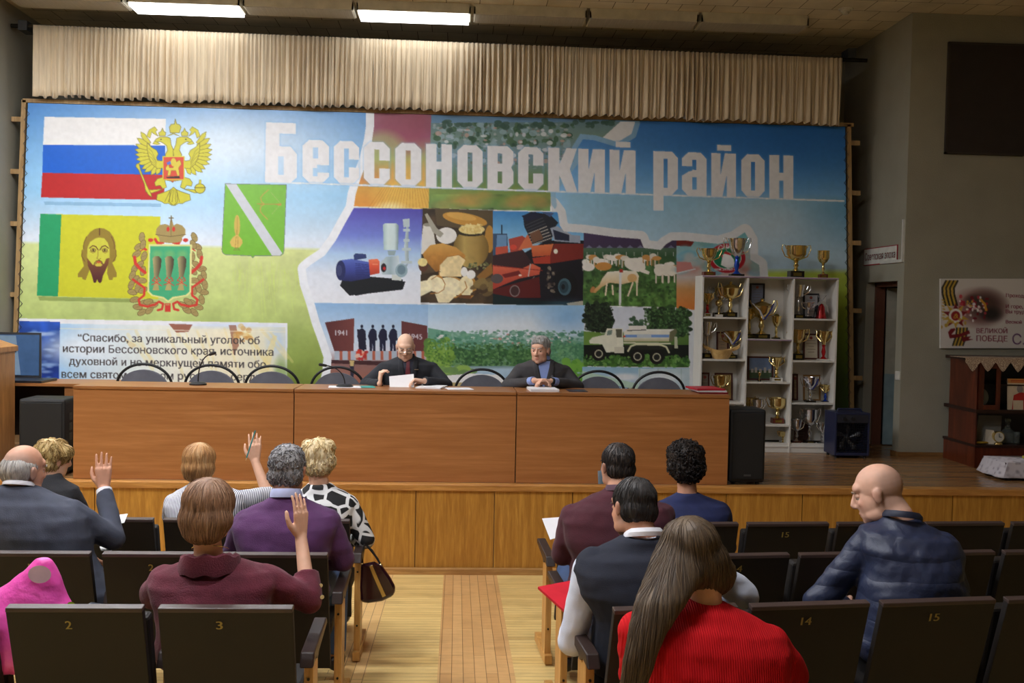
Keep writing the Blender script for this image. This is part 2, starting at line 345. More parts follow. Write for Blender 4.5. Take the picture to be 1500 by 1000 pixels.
# dark panel high on the right wall
a=onY(1388,62,YW); c=onY(1396,226,YW)
dp=thing('wall_panel',(a[0],YW,c[2]),'large dark rectangular panel high on the right wall','panel')
MB().box((0.02,-.03,0.02),(2.2,0,a[2]-c[2]-.02)).build('sheet',pm('panel_black',(46,38,34),.8,bump=.2),dp)
fr=MB()
for q in [((0,-.035,0),(2.22,0,.02)),((0,-.035,a[2]-c[2]-.02),(2.22,0,a[2]-c[2])),((0,-.035,0),(.02,0,a[2]-c[2])),((2.2,-.035,0),(2.22,0,a[2]-c[2]))]: fr.box(*q)
fr.build('frame',pm('panel_edge',(52,44,38),.7),dp)
# lamps: a line of tube fixtures under the ceiling
WHM=pm('fixture_white',(196,190,172),.5); DIFF=pm('diffuser_off',(176,170,158),.4,stretch=(30,1,1),vs=4)
DIFFON=emit('diffuser_lit',(250,252,255),LAMP_STAGE)
def fixture(x0,x1,y,z,lit,label,group,em=None):
    f=thing('ceiling_lamp',((x0+x1)/2,y,z),label,'lamp',group); h=(x1-x0)/2-.012
    MB().box((-h,-.17,-.03),(h,.17,0)).box((-h,-.17,-.1),(h,-.155,-.03)).box((-h,.155,-.1),(h,.17,-.03)).box((-h,-.17,-.1),(-h+.015,.17,-.03)).box((h-.015,-.17,-.1),(h,.17,-.03)).build('housing',WHM,f)
    b=MB().box((-h+.016,-.154,-.13 if (lit and not em) else -.105),(h-.016,.154,-.085))
    b.build('diffuser',(em or DIFFON) if lit else DIFF,f)
    return f
FX=[(-4.55,-3.4,0),(-3.38,-2.24,1),(-2.23,-1.1,0),(-1.09,.09,1),(.1,1.28,0),(1.29,2.44,0),(2.45,3.6,0)]
FL=['unlit tube lamp at the left end of the ceiling row','lit tube lamp above the Russian tricolour','unlit tube lamp between the two lit lamps','lit tube lamp above the middle of the curtain','unlit tube lamp just right of the lit middle lamp','unlit tube lamp second from the right end of its row','unlit tube lamp at the right end of the ceiling row']
for (x0,x1,l),s in zip(FX,FL): fixture(x0,x1,10.6,ZC,l,s,'ceiling lamps above the stage')
for i,(x,y,e) in enumerate(LAMP_HALL):
    fixture(x-.6,x+.6,y,ZC,1,'lit tube lamp on the hall ceiling','ceiling lamps of the hall',emit('hall_diffuser_%d'%i,(246,249,255),e))
p=onZ(1239,16,ZC-.02); sd=thing('smoke_detector',(p[0],p[1],ZC),'small white round smoke detector on the ceiling','smoke detector')
MB().lathe([(.0,-.055),(.03,-.055),(.036,-.035),(.05,-.03),(.055,0)],20).build('body',WHM,sd,smooth=True); MB().lathe([(.07,-.012),(.075,-.005),(.075,0)],20).build('base',WHM,sd,smooth=True)
# gathered curtain
def curtain():
    YC=10.9; xa,xb=-4.47,4.13; n=1100; rs=[]
    rnd=np.random.RandomState(3); u=np.linspace(xa,xb,n)
    knots=np.cumsum(rnd.uniform(.05,.13,200)); knots=knots/knots[0]*.05+xa
    ph=np.interp(u,knots,np.arange(len(knots)))*2*PI
    amp=.026+.012*np.sin(u*3.1)+.008*np.sin(u*7.7+1); d=amp*np.sin(ph)+.016*np.sin(ph*2.3+u*5)
    d2=.8*amp*np.sin(ph+.5)+.02*np.sin(ph*.5+1)
    zt=5.06-.008*(u-xa); zb=4.325-.006*(u-xa)+.012*np.sin(ph*.5)+.01*np.sin(u*9)
    vs=[];fs=[];m=9
    for i in range(m):
        t=i/(m-1)
        for k in range(n):
            g=.35+.65*min(1,t*3); yy=YC-(d[k]*(1-t)+(d[k]*.55+d2[k]*.75)*t)*g
            vs.append((u[k]+.01*t*math.sin(ph[k]*.5),yy,zt[k]*(1-t)+zb[k]*t))
    for i in range(m-1):
        for k in range(n-1): fs.append((i*n+k,i*n+k+1,(i+1)*n+k+1,(i+1)*n+k))
    b=MB().add(vs,fs); t=thing('curtain_pelmet',(0,10.9,5.06),'long gathered beige curtain hanging across the top of the stage','curtain')
    o=b.build('fabric',pm('beige_velvet',(216,198,168),.75,var=.1,vs=4,stretch=(12,1,1),sheen=.3),t,smooth=True,auto=False); o.data.transform(Matrix.Translation((0,-10.9,-5.06)))
    sm=o.modifiers.new('thick','SOLIDIFY'); sm.thickness=.004
    MB().tube([(xa-.25,.06,.0),(xb+.3,.06,-.07)],.022,10).build('rail',pm('dark_metal',(60,58,55),.4,1),t)
    for x in (xa-.12,xb+.12): MB().cbox((x,.12,.0),(.09,.2,.1)).build('bracket',pm('dark_bracket',(52,54,56),.6),t)
curtain()
# ================================================================== PRINTED PICTURES (painted as mesh colours)
class Paint:
    def __init__(s,x0,y0,x1,y1,ss=2):
        s.x0,s.y0,s.ss=x0,y0,ss; s.W=int((x1-x0)*ss); s.H=int((y1-y0)*ss); s.a=np.zeros((s.H,s.W,3))
        s.X=(np.arange(s.W)+.5)/ss+x0; s.Y=(np.arange(s.H)+.5)/ss+y0; s.clip=None
    def bb(s,xa,ya,xb,yb):
        i0=max(0,int((ya-s.y0)*s.ss)-1); i1=min(s.H,int((yb-s.y0)*s.ss)+2); j0=max(0,int((xa-s.x0)*s.ss)-1); j1=min(s.W,int((xb-s.x0)*s.ss)+2)
        return i0,max(i0,i1),j0,max(j0,j1)
    def pmask(s,pts):
        P=np.asarray(pts,float); i0,i1,j0,j1=s.bb(P[:,0].min(),P[:,1].min(),P[:,0].max(),P[:,1].max())
        X=s.X[j0:j1][None,:]; Y=s.Y[i0:i1][:,None]; m=np.zeros((i1-i0,j1-j0),bool)
        Q=np.roll(P,-1,0)
        for (ax,ay),(bx,by) in zip(P,Q):
            if ay==by: continue
            c=((ay>Y)!=(by>Y)); xi=(bx-ax)*(Y-ay)/(by-ay)+ax; m^=c&(X<xi)
        return m,(i0,i1,j0,j1)
    def put(s,m,bx,col,al=1.0):
        i0,i1,j0,j1=bx; 
        if i1<=i0 or j1<=j0: return
        m=m.astype(float)*al
        if s.clip is not None: m=m*s.clip[i0:i1,j0:j1]
        t=s.a[i0:i1,j0:j1]; c=col(s.X[j0:j1][None,:],s.Y[i0:i1][:,None]) if callable(col) else np.asarray(col,float)
        t[:]=t*(1-m[...,None])+c*m[...,None]
    def poly(s,pts,col,al=1.0): m,b=s.pmask(pts); s.put(m,b,col,al)
    def ell(s,cx,cy,rx,ry,col,al=1.0,rot=0,soft=0):
        r=max(rx,ry)*(1+soft)+1; b=s.bb(cx-r,cy-r,cx+r,cy+r); X=s.X[b[2]:b[3]][None,:]-cx; Y=s.Y[b[0]:b[1]][:,None]-cy
        c,n=math.cos(rot),math.sin(rot); q=((X*c+Y*n)/rx)**2+((Y*c-X*n)/ry)**2
        s.put(q<1 if not soft else np.clip((1+soft-np.sqrt(q))/(2*soft),0,1),b,col,al)
    def line(s,pts,w,col,al=1.0):
        P=np.asarray(pts,float); b=s.bb(P[:,0].min()-w,P[:,1].min()-w,P[:,0].max()+w,P[:,1].max()+w); X=s.X[b[2]:b[3]][None,:]; Y=s.Y[b[0]:b[1]][:,None]
        d=np.full((b[1]-b[0],b[3]-b[2]),1e9)
        for (ax,ay),(bx,by) in zip(P[:-1],P[1:]):
            L=(bx-ax)**2+(by-ay)**2+1e-9; t=np.clip(((X-ax)*(bx-ax)+(Y-ay)*(by-ay))/L,0,1)
            d=np.minimum(d,(X-ax-t*(bx-ax))**2+(Y-ay-t*(by-ay))**2)
        s.put(d<(w/2)**2,b,col,al)
    def text(s,txt,xa,xb,ya,yb,col,bold=0.0,al=1.0,h=None):   # baseline from (xa,ya) to (xb,yb)
        Ls=textloops(txt); al_=np.vstack(Ls); lo=al_.min(0); hi=al_.max(0); k=(xb-xa)/(hi[0]-lo[0]); ky=k if h is None else h; Q=[]
        for p in Ls:
            q=np.empty_like(p); q[:,0]=xa+(p[:,0]-lo[0])*k; q[:,1]=ya+(yb-ya)*(q[:,0]-xa)/(xb-xa)-p[:,1]*ky; Q.append(q)
        A_=np.vstack(Q); b=s.bb(A_[:,0].min(),A_[:,1].min(),A_[:,0].max(),A_[:,1].max()); Wn=np.zeros((b[1]-b[0],b[3]-b[2]),int)
        X=s.X[b[2]:b[3]][None,:]; Y=s.Y[b[0]:b[1]][:,None]
        for q in Q:
            x0_,x1_=np.searchsorted(s.X[b[2]:b[3]],[q[:,0].min()-1,q[:,0].max()+1]); Xs=X[:,x0_:x1_]
            for (ax,ay),(bx,by) in zip(q,np.roll(q,-1,0)):
                if ay==by: continue
                c=((ay>Y)!=(by>Y)); xi=(bx-ax)*(Y-ay)/(by-ay)+ax; Wn[:,x0_:x1_]+=np.where(c&(Xs<xi),1 if by>ay else -1,0)
        M=Wn!=0
        if bold:
            M2=M.copy(); M2[:,1:]|=M[:,:-1]; M=M2
        s.put(M,b,col,al)
    def spots(s,n,box,r,cols,al=1.0,seed=1,asp=1.0,soft=0,rot=0):
        q=np.random.RandomState(seed)
        for _ in range(n):
            s.ell(q.uniform(box[0],box[2]),q.uniform(box[1],box[3]),q.uniform(*r)*asp,q.uniform(*r),cols[q.randint(len(cols))],al,rot,soft)
    def noise(s,box,amp,sc,seed=0,oct=3):      # brightness mottling inside box
        b=s.bb(*box); h,w_=b[1]-b[0],b[3]-b[2]; z=np.zeros((h,w_)); q=np.random.RandomState(seed); tot=0
        for o in range(oct):
            g=max(2,int(w_/s.ss/sc*2**o)+2); gh=max(2,int(h/s.ss/sc*2**o)+2); G=q.rand(gh,g)
            yi=np.linspace(0,gh-1.001,h); xi=np.linspace(0,g-1.001,w_); y0=yi.astype(int);x0=xi.astype(int); fy=(yi-y0)[:,None];fx=(xi-x0)[None,:]
            fy=fy*fy*(3-2*fy);fx=fx*fx*(3-2*fx)
            z+=(.5**o)*((G[y0][:,x0]*(1-fx)+G[y0][:,x0+1]*fx)*(1-fy)+(G[y0+1][:,x0]*(1-fx)+G[y0+1][:,x0+1]*fx)*fy); tot+=.5**o
        z=z/tot; m=1+amp*(z-.5)*2
        if s.clip is not None: m=1+(m-1)*s.clip[b[0]:b[1],b[2]:b[3]]
        s.a[b[0]:b[1],b[2]:b[3]]*=m[...,None]
    def fin(s):
        a=np.clip(s.a,0,255).reshape(s.H//s.ss,s.ss,s.W//s.ss,s.ss,3); return lin(a.mean((1,3)))
    def sheet(s,name,fn,mat,parent,off):    # grid mesh, fn(px,py)->place
        c=s.fin(); h,w_=c.shape[:2]; vs=np.array([fn(s.x0+j+.5,s.y0+i+.5) for i in range(h) for j in range(w_)])-np.asarray(off,float)
        idx=np.arange(h*w_).reshape(h,w_); f=np.stack([idx[:-1,:-1],idx[1:,:-1],idx[1:,1:],idx[:-1,1:]],-1).reshape(-1,4)
        me=bpy.data.meshes.new(name); me.vertices.add(len(vs)); me.vertices.foreach_set('co',vs.astype(np.float32).ravel())
        me.loops.add(f.size); me.loops.foreach_set('vertex_index',f.ravel().astype(np.int32)); me.polygons.add(len(f)); me.polygons.foreach_set('loop_start',np.arange(0,f.size,4,dtype=np.int32)); me.update(calc_edges=True); me.validate()
        setcol(me,c.reshape(-1,3)); me.materials.append(mat); o=bpy.data.objects.new(name,me); COL.objects.link(o); o.parent=parent; return o
def vg(*st):    # vertical gradient colour: (y,rgb)...
    ys=[a for a,_ in st]; cs=np.array([c for _,c in st],float)
    return lambda X,Y: np.stack([np.interp(Y+0*X,ys,cs[:,k]) for k in range(3)],-1)
def hg(*st):
    ys=[a for a,_ in st]; cs=np.array([c for _,c in st],float)
    return lambda X,Y: np.stack([np.interp(X+0*Y,ys,cs[:,k]) for k in range(3)],-1)
def paint_banner():
    P=Paint(16,136,1250,700); A=P.a
    X=P.X[None,:]; Y=P.Y[:,None]
    sl=lambda x:.03*(x-640)         # lines of the print fall a little to the right
    Yr=Y-.022*(X-640)
    # sky and field
    def mixc(a,b,t): return np.asarray(a,float)*(1-t[...,None])+np.asarray(b,float)*t[...,None]
    base=mixc((62,128,205),(150,205,245),np.clip((Yr-150)/130,0,1)); base=base*(1-np.clip((Yr-290)/70,0,1)[...,None])+np.array((222,232,244.))*np.clip((Yr-290)/70,0,1)[...,None]
    g=np.exp(-(((X-330)/190)**2+((Y-215)/70)**2)); base=base+(np.array((232,243,252))-base)*(.9*g)[...,None]
    g=np.exp(-(((X-1150)/260)**2+((Y-200)/75)**2)); base=base+(np.array((38,108,190))-base)*(.85*g)[...,None]
    g=np.exp(-(((X-760)/120)**2+((Y-165)/40)**2)); base=base+(np.array((52,112,180))-base)*(.7*g)[...,None]
    t=np.clip((Yr-300)/22,0,1)*np.clip((X-830)/60,0,1)
    r=mixc((150,196,222),(178,206,224),np.clip((Yr-290)/80,0,1)); r=r+(np.array((206,218,226))-r)*(.6*np.exp(-(((X-1120)/90)**2+((Y-330)/40)**2)))[...,None]
    r=r+(np.array((80,150,200))-r)*(.6*np.clip((X-1150)/100,0,1)*np.clip((370-Y)/60,0,1))[...,None]
    t=np.clip((Yr-272)/10,0,1)*np.clip((X-800)/40,0,1); base=base*(1-t[...,None])+r*t[...,None]
    A[:]=base
    fieldL=mixc((212,222,150),(176,196,112),np.clip((Y-375)/120,0,1)); fieldL=fieldL+(np.array((120,140,60))-fieldL)*np.clip((Y-470)/90,0,1)[...,None]
    t=np.clip((Yr-(366))/5,0,1)*(X<640); A[:]=A*(1-t[...,None])+fieldL*t[...,None]
    fr=mixc((186,206,84),(120,150,40),np.clip((Y-398)/80,0,1)); fr=fr+(np.array((60,84,30))-fr)*np.clip((Y-480)/80,0,1)[...,None]
    t=np.clip((Y-393)/8,0,1)*(X>1010); A[:]=A*(1-t[...,None])+fr*t[...,None]
    P.noise((16,370,480,565),.09,22,3); P.noise((16,136,1250,370),.04,90,5)
    for i in range(60):
        q=np.random.RandomState(i); x=q.uniform(340,480); P.line([(x,q.uniform(380,400)),(x+q.uniform(-9,9),q.uniform(400,470))],1.2,(205,225,120),.35)
    # ---- collage inside the outline of the district
    out=[(548,150),(548,185),(545,206),(538,235),(528,262),(521,285),(518,305),(505,328),(492,352),(476,374),(455,388),(448,394),(451,415),(461,445),(468,470),(477,495),(486,522),(484,545),(478,575),(478,640),(1113,640),(1115,425),(1112,388),(1099,380),(1098,352),(1091,340),(1076,350),(1052,357),(1003,352),(985,352),(975,358),(968,366),(943,363),(938,350),(900,347),(856,341),(826,339),(820,330),(817,312),(808,300),(806,280),(840,236),(838,215),(850,196),(872,198),(905,208),(925,196),(930,180),(925,150)]
    full=np.zeros((P.H,P.W)); m,b=P.pmask(out); full[b[0]:b[1],b[2]:b[3]]=m
    P.line(out[:20],24,(236,240,246)); P.line(out[19:40],24,(222,224,226))
    P.line(out[39:],15,(150,190,215),.8)
    P.clip=full
    P.poly(out,(228,230,232))
    P.poly([(540,150),(632,150),(629,304),(510,302)],vg((160,(150,96,110)),(200,(156,92,120)),(232,(172,176,110)),(262,(206,140,80)),(276,(214,160,70)),(303,(226,150,60))))
    P.ell(600,292,46,50,(236,196,90),.8,0,.4); P.ell(572,305,20,8,(250,240,180),.8,0,.5); P.ell(590,180,40,42,(160,70,90),.5,0,.3); P.ell(560,215,30,22,(170,190,120),.6,0,.3)
    for i in range(22): P.line([(560+i*3.4,275),(540+i*5,304)],.8,(190,110,40),.4)
    P.poly([(632,150),(940,150),(840,240),(807,281),(806,309),(628,305)],vg((160,(96,128,150)),(200,(120,150,140)),(230,(120,150,170)),(262,(110,140,90)),(280,(130,156,80)),(308,(112,150,90))))
    P.noise((632,285,807,309),.3,20,8); P.spots(60,(640,285,800,303),(3,7),[(190,160,80),(140,160,70),(200,150,90),(110,150,80)],.3,3,2.6,.5)
    P.spots(300,(634,180,840,250),(.8,2.2),[(70,110,80),(150,170,170),(90,130,110),(190,196,200),(120,110,100)],.6,104,1.5); P.spots(110,(634,178,840,215),(2,5),[(60,96,66),(76,110,80),(54,86,70),(150,180,190)],.8,4,1.2); P.spots(70,(636,186,835,240),(1.2,3.4),[(220,226,230),(190,160,150),(210,215,225),(170,190,205)],.85,5,1.6)
    P.poly([(632,150),(940,150),(930,178),(632,180)],vg((150,(84,120,150)),(182,(110,150,186)))); P.spots(30,(640,176,900,186),(2,4.5),[(60,92,80),(70,100,90)],.9,6,1.5)
    # pump on its gradient
    P.poly([(430,303),(620,306),(616,447),(430,447)],vg((303,(84,76,176)),(345,(116,132,214)),(372,(176,206,238)),(400,(222,230,242)),(444,(236,238,244))))
    P.poly([(512,433),(520,432),(590,424),(594,412),(502,408),(498,418)],(24,28,34)); P.poly([(500,421),(503,416),(510,418),(514,428),(521,433),(590,421),(590,409),(530,404)],(20,24,30)); 
    P.ell(504,396,11,15,(24,30,56)); P.poly([(499,381),(515,379),(542,384),(542,407),(515,412),(502,411)],vg((379,(86,106,190)),(395,(60,72,150)),(411,(34,40,92)))); P.ell(499,396,7,14.5,(34,42,92)); P.ell(497,396,4,8,(60,66,110))
    for i in range(9): P.line([(521,386+i*2.6),(541,388+i*2.2)],.8,(34,42,100))
    P.poly([(518,374),(521,371),(536,372),(537,378),(519,381)],(44,60,112)); P.poly([(540,380),(553,379),(556,383),(556,400),(542,403)],vg((379,(240,130,90)),(390,(222,88,58)),(403,(180,60,40)))); P.line([(546,387),(553,387)],1,(250,170,130))
    P.poly([(556,385),(566,376),(584,374),(586,390),(598,386),(592,399),(580,402),(560,402)],hg((556,(200,214,220)),(572,(160,182,190)),(586,(214,226,232)),(598,(140,160,172)))); P.ell(562,392,4,6.5,(40,30,36)); P.ell(563,393,2,2.5,(200,40,40))
    P.poly([(561,329),(564,327),(581,327),(584,330),(583,366),(562,366)],hg((561,(170,196,196)),(568,(214,232,230)),(578,(206,224,224)),(584,(120,146,150)))); P.poly([(568,367),(580,367),(578,374),(569,374)],(150,170,176)); P.poly([(574,402),(588,403),(588,411),(574,410)],(210,216,210))
    P.poly([(594,383),(592,360),(596,325),(599,325),(598,360),(599,384)],hg((592,(206,220,222)),(600,(140,160,168)))); P.poly([(590,321),(600,320),(600,332),(591,333)],(186,202,206)); 
    for y,w_ in ((337,5),(352,4.5),(365,6.5),(384,8)): P.poly([(595.5-w_,y-2),(595.5+w_,y-2),(595.5+w_,y+2),(595.5-w_,y+2)],(190,206,210))
    P.ell(588,396,9,10,(150,176,186)); P.ell(588,395,6,7,(110,136,150))
    # bread still life
    P.poly([(619,305),(723,309),(722,445),(616,443)],(70,56,40)); P.noise((617,305,722,445),.4,18,11)
    P.poly([(637,305),(722,308),(722,340),(640,330)],(92,78,54)); P.ell(681,321,33,9,(206,152,66),1,.18); P.ell(676,317,22,5,(226,178,92),.8,.16); P.ell(717,350,7,20,(190,140,60))
    P.poly([(618,345),(620,328),(633,328),(636,345),(640,370),(617,372)],(224,222,212)); P.ell(627,329,7,2.6,(150,146,130)); P.ell(654,345,15,12,(236,234,228)); P.poly([(622,314),(626,312),(640,334),(650,342),(645,348),(634,340)],(170,166,150))
    P.ell(690,364,26,28,hg((664,(120,96,44)),(680,(190,162,92)),(700,(170,140,74)),(716,(120,94,44)))); P.ell(691,341,20,5,(56,48,30)); P.ell(691,336,19,7,(238,214,140)); P.spots(40,(676,329,706,341),(1,2.5),[(246,228,160),(226,196,116)],.8,9)
    P.poly([(619,372),(630,359),(648,356),(668,362),(682,374),(678,384),(645,392),(640,400),(622,380)],vg((356,(216,166,84)),(375,(196,138,62)),(400,(150,98,40)))); P.poly([(643,405),(644,388),(655,376),(672,373),(682,380),(676,392),(676,405)],(240,218,164))
    P.ell(620,388,7,10,(90,56,40)); P.ell(619,384,7,6,(236,220,150)); P.poly([(645,397),(616,402),(616,430),(632,425)],(60,46,30))
    P.ell(641,416,11,13,(186,134,60)); P.ell(637,415,12,12,(246,232,190)); P.poly([(616,412),(632,409),(634,425),(616,434)],(246,236,196)); P.ell(660,421,22,16,(196,146,70)); P.ell(657,421,21,15,(246,234,194)); P.poly([(637,430),(670,430),(658,443),(642,443)],(240,226,184)); P.ell(688,420,10,16,(190,140,64)); P.ell(683,419,11,15,(242,228,182)); P.poly([(668,432),(692,432),(690,438),(672,436)],(110,70,40))
    [P.line(q_,1.3,(176,120,54),.9) for q_ in ([(648,408),(652,416),(650,424),(642,429),(630,430)],[(681,412),(684,421),(676,430),(668,436)],[(643,405),(644,388),(655,376),(672,373),(682,380)],[(632,409),(640,404),(648,408)],[(694,412),(693,426),(690,436)])]; P.noise((617,372,694,444),.10,6,91); P.ell(680,398,5,7,(244,242,236)); P.ell(690,402,6.5,6.5,(248,246,240)); P.spots(26,(684,385,716,394),(1.2,2.4),[(150,150,100),(90,96,60)],.9,12); P.poly([(698,405),(720,385),(722,400),(705,412)],(150,106,50)); P.spots(14,(698,410,720,434),(3,6),[(140,118,70),(110,90,56),(70,52,34)],.9,13,1.8,0,-.4)
    # harvester
    P.poly([(722,309),(860,311),(860,447),(722,446)],vg((309,(66,140,206)),(345,(130,190,230)),(360,(150,196,224)))); 
    P.poly([(722,392),(760,375),(800,352),(860,352),(860,447),(722,446)],(26,24,32)); P.poly([(722,342),(743,342),(745,378),(722,380)],(64,90,120)); P.poly([(728,344),(742,344),(742,362),(727,364)],(110,150,190)); P.poly([(726,362),(744,360),(744,374),(726,374)],(196,86,64)); P.line([(735,342),(735,330)],2,(40,50,70))
    P.poly([(745,350),(765,345),(772,350),(764,368),(748,372)],(178,74,60)); P.ell(752,362,5,4,(220,80,60)); P.poly([(759,366),(772,344),(778,342),(780,362)],(214,116,76)); P.poly([(722,374),(766,366),(785,392),(722,392)],(58,34,38))
    P.poly([(766,316),(778,310),(806,314),(818,326),(812,334),(808,352),(780,358),(772,340),(768,332)],(34,38,48)); P.poly([(764,316),(784,310),(796,318),(772,324)],(28,34,60)); P.poly([(793,310),(812,312),(806,318)],(70,90,130))
    for i in range(8): P.line([(770+i*1.4,330+i*4),(795+i*1.9,319+i*4.2)],1.2,(196,190,176) if i>2 else (70,72,80))
    P.poly([(776,342),(790,336),(796,350),(780,356)],(120,84,62)); P.poly([(778,360),(811,357),(806,374),(780,376)],vg((357,(226,128,78)),(375,(196,92,54)))); P.poly([(780,378),(806,374),(806,386),(782,386)],(176,62,44)); P.poly([(806,334),(816,331),(838,344),(850,345),(850,356),(812,353)],(160,170,186)); P.poly([(810,336),(834,344),(834,353),(813,351)],(34,40,62)); P.poly([(812,357),(858,357),(858,378),(806,386),(806,374)],(128,44,36)); P.ell(814,368,3,3.6,(244,240,220))
    P.poly([(722,388),(765,393),(780,386),(792,392),(790,402),(760,408),(740,416),(722,424)],vg((386,(222,108,78)),(424,(170,60,46)))); P.line([(722,389),(795,396)],1.2,(150,50,40)); P.poly([(735,402),(760,396),(764,402),(740,407)],(120,36,34)); P.ell(762,403,2.4,1.5,(250,220,200)); P.line([(777,387),(774,404)],1.6,(190,186,180)); P.line([(764,425),(783,405)],1,(130,120,110)); P.poly([(722,424),(790,405),(792,436),(740,436),(722,430)],(92,26,26)); P.ell(754,426,7.5,8.5,(140,126,124)); P.ell(754,426,6,7,(70,44,44)); P.ell(728,408,9,7,(90,80,80))
    P.ell(827,420,19,25,(20,20,24)); P.ell(827,420,9.5,12.5,(70,100,112)); P.ell(826,420,6.5,9,(44,66,76)); P.ell(825,420,2.6,4,(20,24,28)); P.spots(24,(800,392,816,428),(1,3),[(110,96,84),(60,50,48),(150,140,120)],.8,14); P.poly([(722,430),(775,440),(850,442),(860,447),(722,446)],(20,38,40)); P.poly([(830,444),(856,440),(860,447),(832,447)],(196,180,150))
    # cows
    P.poly([(855,330),(1000,330),(991,450),(854,447)],vg((340,(74,58,92)),(362,(70,58,84)),(364,(84,112,88)),(376,(60,92,60)),(390,(70,104,60)),(447,(84,122,58)))); P.noise((855,388,992,450),.5,7,15); P.spots(150,(856,408,990,446),(1,3),[(52,84,40),(110,146,74),(72,112,50),(40,64,34)],.6,16)
    q=np.random.RandomState(4)
    for i in range(9): P.poly([(858+i*15,363),(863+i*15,359),(868+i*15,363)],(150,160,190),.6)
    for i in range(12): P.line([(860+i*11.5,369),(860+i*11.5,375)],.7,(200,205,200),.8)
    for i in range(26):
        x=858+i*5.2; y=378+q.uniform(-3,6)+(i>20)*8; c=[(236,230,216),(228,220,204),(206,150,84),(240,236,226)][q.randint(4)]; P.ell(x,y,q.uniform(5,9),q.uniform(3,4.6),c); 
        for dx in (-4,3): P.line([(x+dx,y+3),(x+dx,y+q.uniform(9,14))],1.4,c)
    P.ell(884,390,12,6,(206,146,74)); P.ell(862,391,9,6,(238,232,222)); P.ell(930,388,16,9,(240,234,222),1,.3); P.poly([(940,392),(952,398),(950,402),(938,398)],(238,232,220)); 
    for x in (966,976,984): P.ell(x,396,8,8,(236,230,214)); P.line([(x-5,402),(x-5,414)],1.6,(226,216,196)); P.line([(x+4,402),(x+4,413)],1.6,(226,216,196))
    P.poly([(878,417),(870,424),(867,428),(872,429),(882,420),(893,414),(912,416),(930,412),(934,420),(936,404),(932,397),(915,396),(890,398),(882,408)],vg((396,(244,238,222)),(410,(236,216,176)),(428,(204,152,88)))); P.ell(926,407,7,6,(214,166,100),.8); P.ell(868,424,3,5,(190,130,76),1,.5)
    for a_,b_ in (((889,415),(887,432)),((897,418),(898,431)),((927,414),(920,433)),((933,412),(933,432))): P.line([a_,b_],2.4,(236,220,190))
    P.line([(909,397),(908,446)],3.4,(226,226,226)); P.poly([(907.5,394),(912.5,394),(912.5,399),(907.5,399)],(170,50,40))
    # poultry panel
    P.poly([(991,335),(1130,335),(1130,460),(991,452)],vg((350,(120,180,186)),(376,(176,196,196)),(395,(190,140,130)),(406,(200,190,184)),(424,(206,150,90)),(450,(220,130,60)))); P.poly([(991,350),(1017,354),(1012,361),(991,360)],(120,44,36)); P.spots(60,(991,356,1112,400),(3,8),[(130,186,196),(180,190,190),(90,170,200),(196,180,170),(120,160,150)],.5,17,1.6,.3); P.poly([(991,383),(1012,384),(1016,396),(991,400)],(196,130,124)); P.line([(991,400),(1018,394)],1.6,(210,215,215))
    P.ell(1065,378,27,21.5,(176,30,44)); P.ell(1065,378,21,16,(230,232,230)); P.ell(1065,378,20,15,(28,120,80)); P.poly([(1056,388),(1058,378),(1057,374),(1062,371),(1069,372),(1075,380),(1077,390),(1066,393)],(240,240,238)); P.poly([(1060,371),(1062,368),(1066,370),(1070,369),(1071,374)],(196,40,44)); P.poly([(1056,374),(1059,373),(1058,378)],(196,40,44))
    P.text('СНА',1052,1072,367,363,(236,236,236),.01); P.text('ПТИЦЕФАБРИКА',1047,1083,396,396,(230,230,230),.01)
    # memorial
    P.poly([(440,443),(627,446),(627,600),(440,600)],vg((446,(146,186,226)),(500,(206,220,236)),(512,(214,220,232)),(540,(150,104,96)),(575,(170,100,80)))); 
    P.poly([(476,472),(519,466),(518,515),(490,515)],hg((476,(88,44,46)),(519,(120,66,62)))); P.poly([(588,470),(626,477),(627,516),(588,512)],(104,56,56)); P.text('1941',491,508,491,491,(206,200,206),.03); P.text('1945',599,618,496,497,(206,200,206),.03)
    for x in (530,546,561,576): P.ell(x,478,2,2.6,(30,32,56)); P.poly([(x-5,485),(x-2,481),(x+2,481),(x+5.5,485),(x+6.5,498),(x+4,499),(x+4,514),(x+.6,514),(x,500),(x-1,514),(x-4.6,514),(x-5,498),(x-7,492)],(30,32,58))
    P.poly([(523,482),(534,483),(537,512),(526,513)],(32,32,52))
    for i in range(11): P.poly([(490+i*12,514),(497+i*12,514),(498+i*12,527),(490+i*12,527)],(176,186,200)); P.poly([(497.5+i*12,514),(501.5+i*12,514),(501.5+i*12,527),(497.5+i*12,527)],(176,96,72))
    P.spots(20,(522,513,540,526),(1.5,3),[(210,60,40),(230,190,170),(180,40,40)],.9,18); P.poly([(484,527),(627,530),(627,540),(486,534)],(70,40,42)); P.poly([(484,532),(627,538),(627,600),(478,600)],vg((532,(140,104,100)),(575,(176,104,78)))); P.poly([(512,528),(519,528),(518,556),(514,556)],(40,40,60)); P.poly([(512,528),(519,528),(518,536),(513,536)],(206,180,120))
    # river view
    P.poly([(627,446),(856,447),(853,600),(627,600)],vg((446,(164,202,234)),(475,(206,224,240)),(490,(214,228,238)),(495,(150,190,180)),(535,(110,150,110)),(538,(176,206,226)),(560,(156,190,220)))); P.ell(760,480,60,18,(238,242,246),.6,0,.8); P.ell(830,465,30,18,(110,170,225),.6,0,.8)
    P.poly([(627,480),(660,486),(700,489),(760,497),(800,498),(856,500),(856,520),(627,512)],(110,164,140)); P.spots(90,(628,486,855,512),(1.6,4),[(80,140,110),(120,170,140),(60,120,100),(150,186,170)],.8,19,1.4); P.spots(46,(640,489,840,506),(.8,2),[(226,222,220),(200,150,140),(236,236,236)],.9,20,1.8)
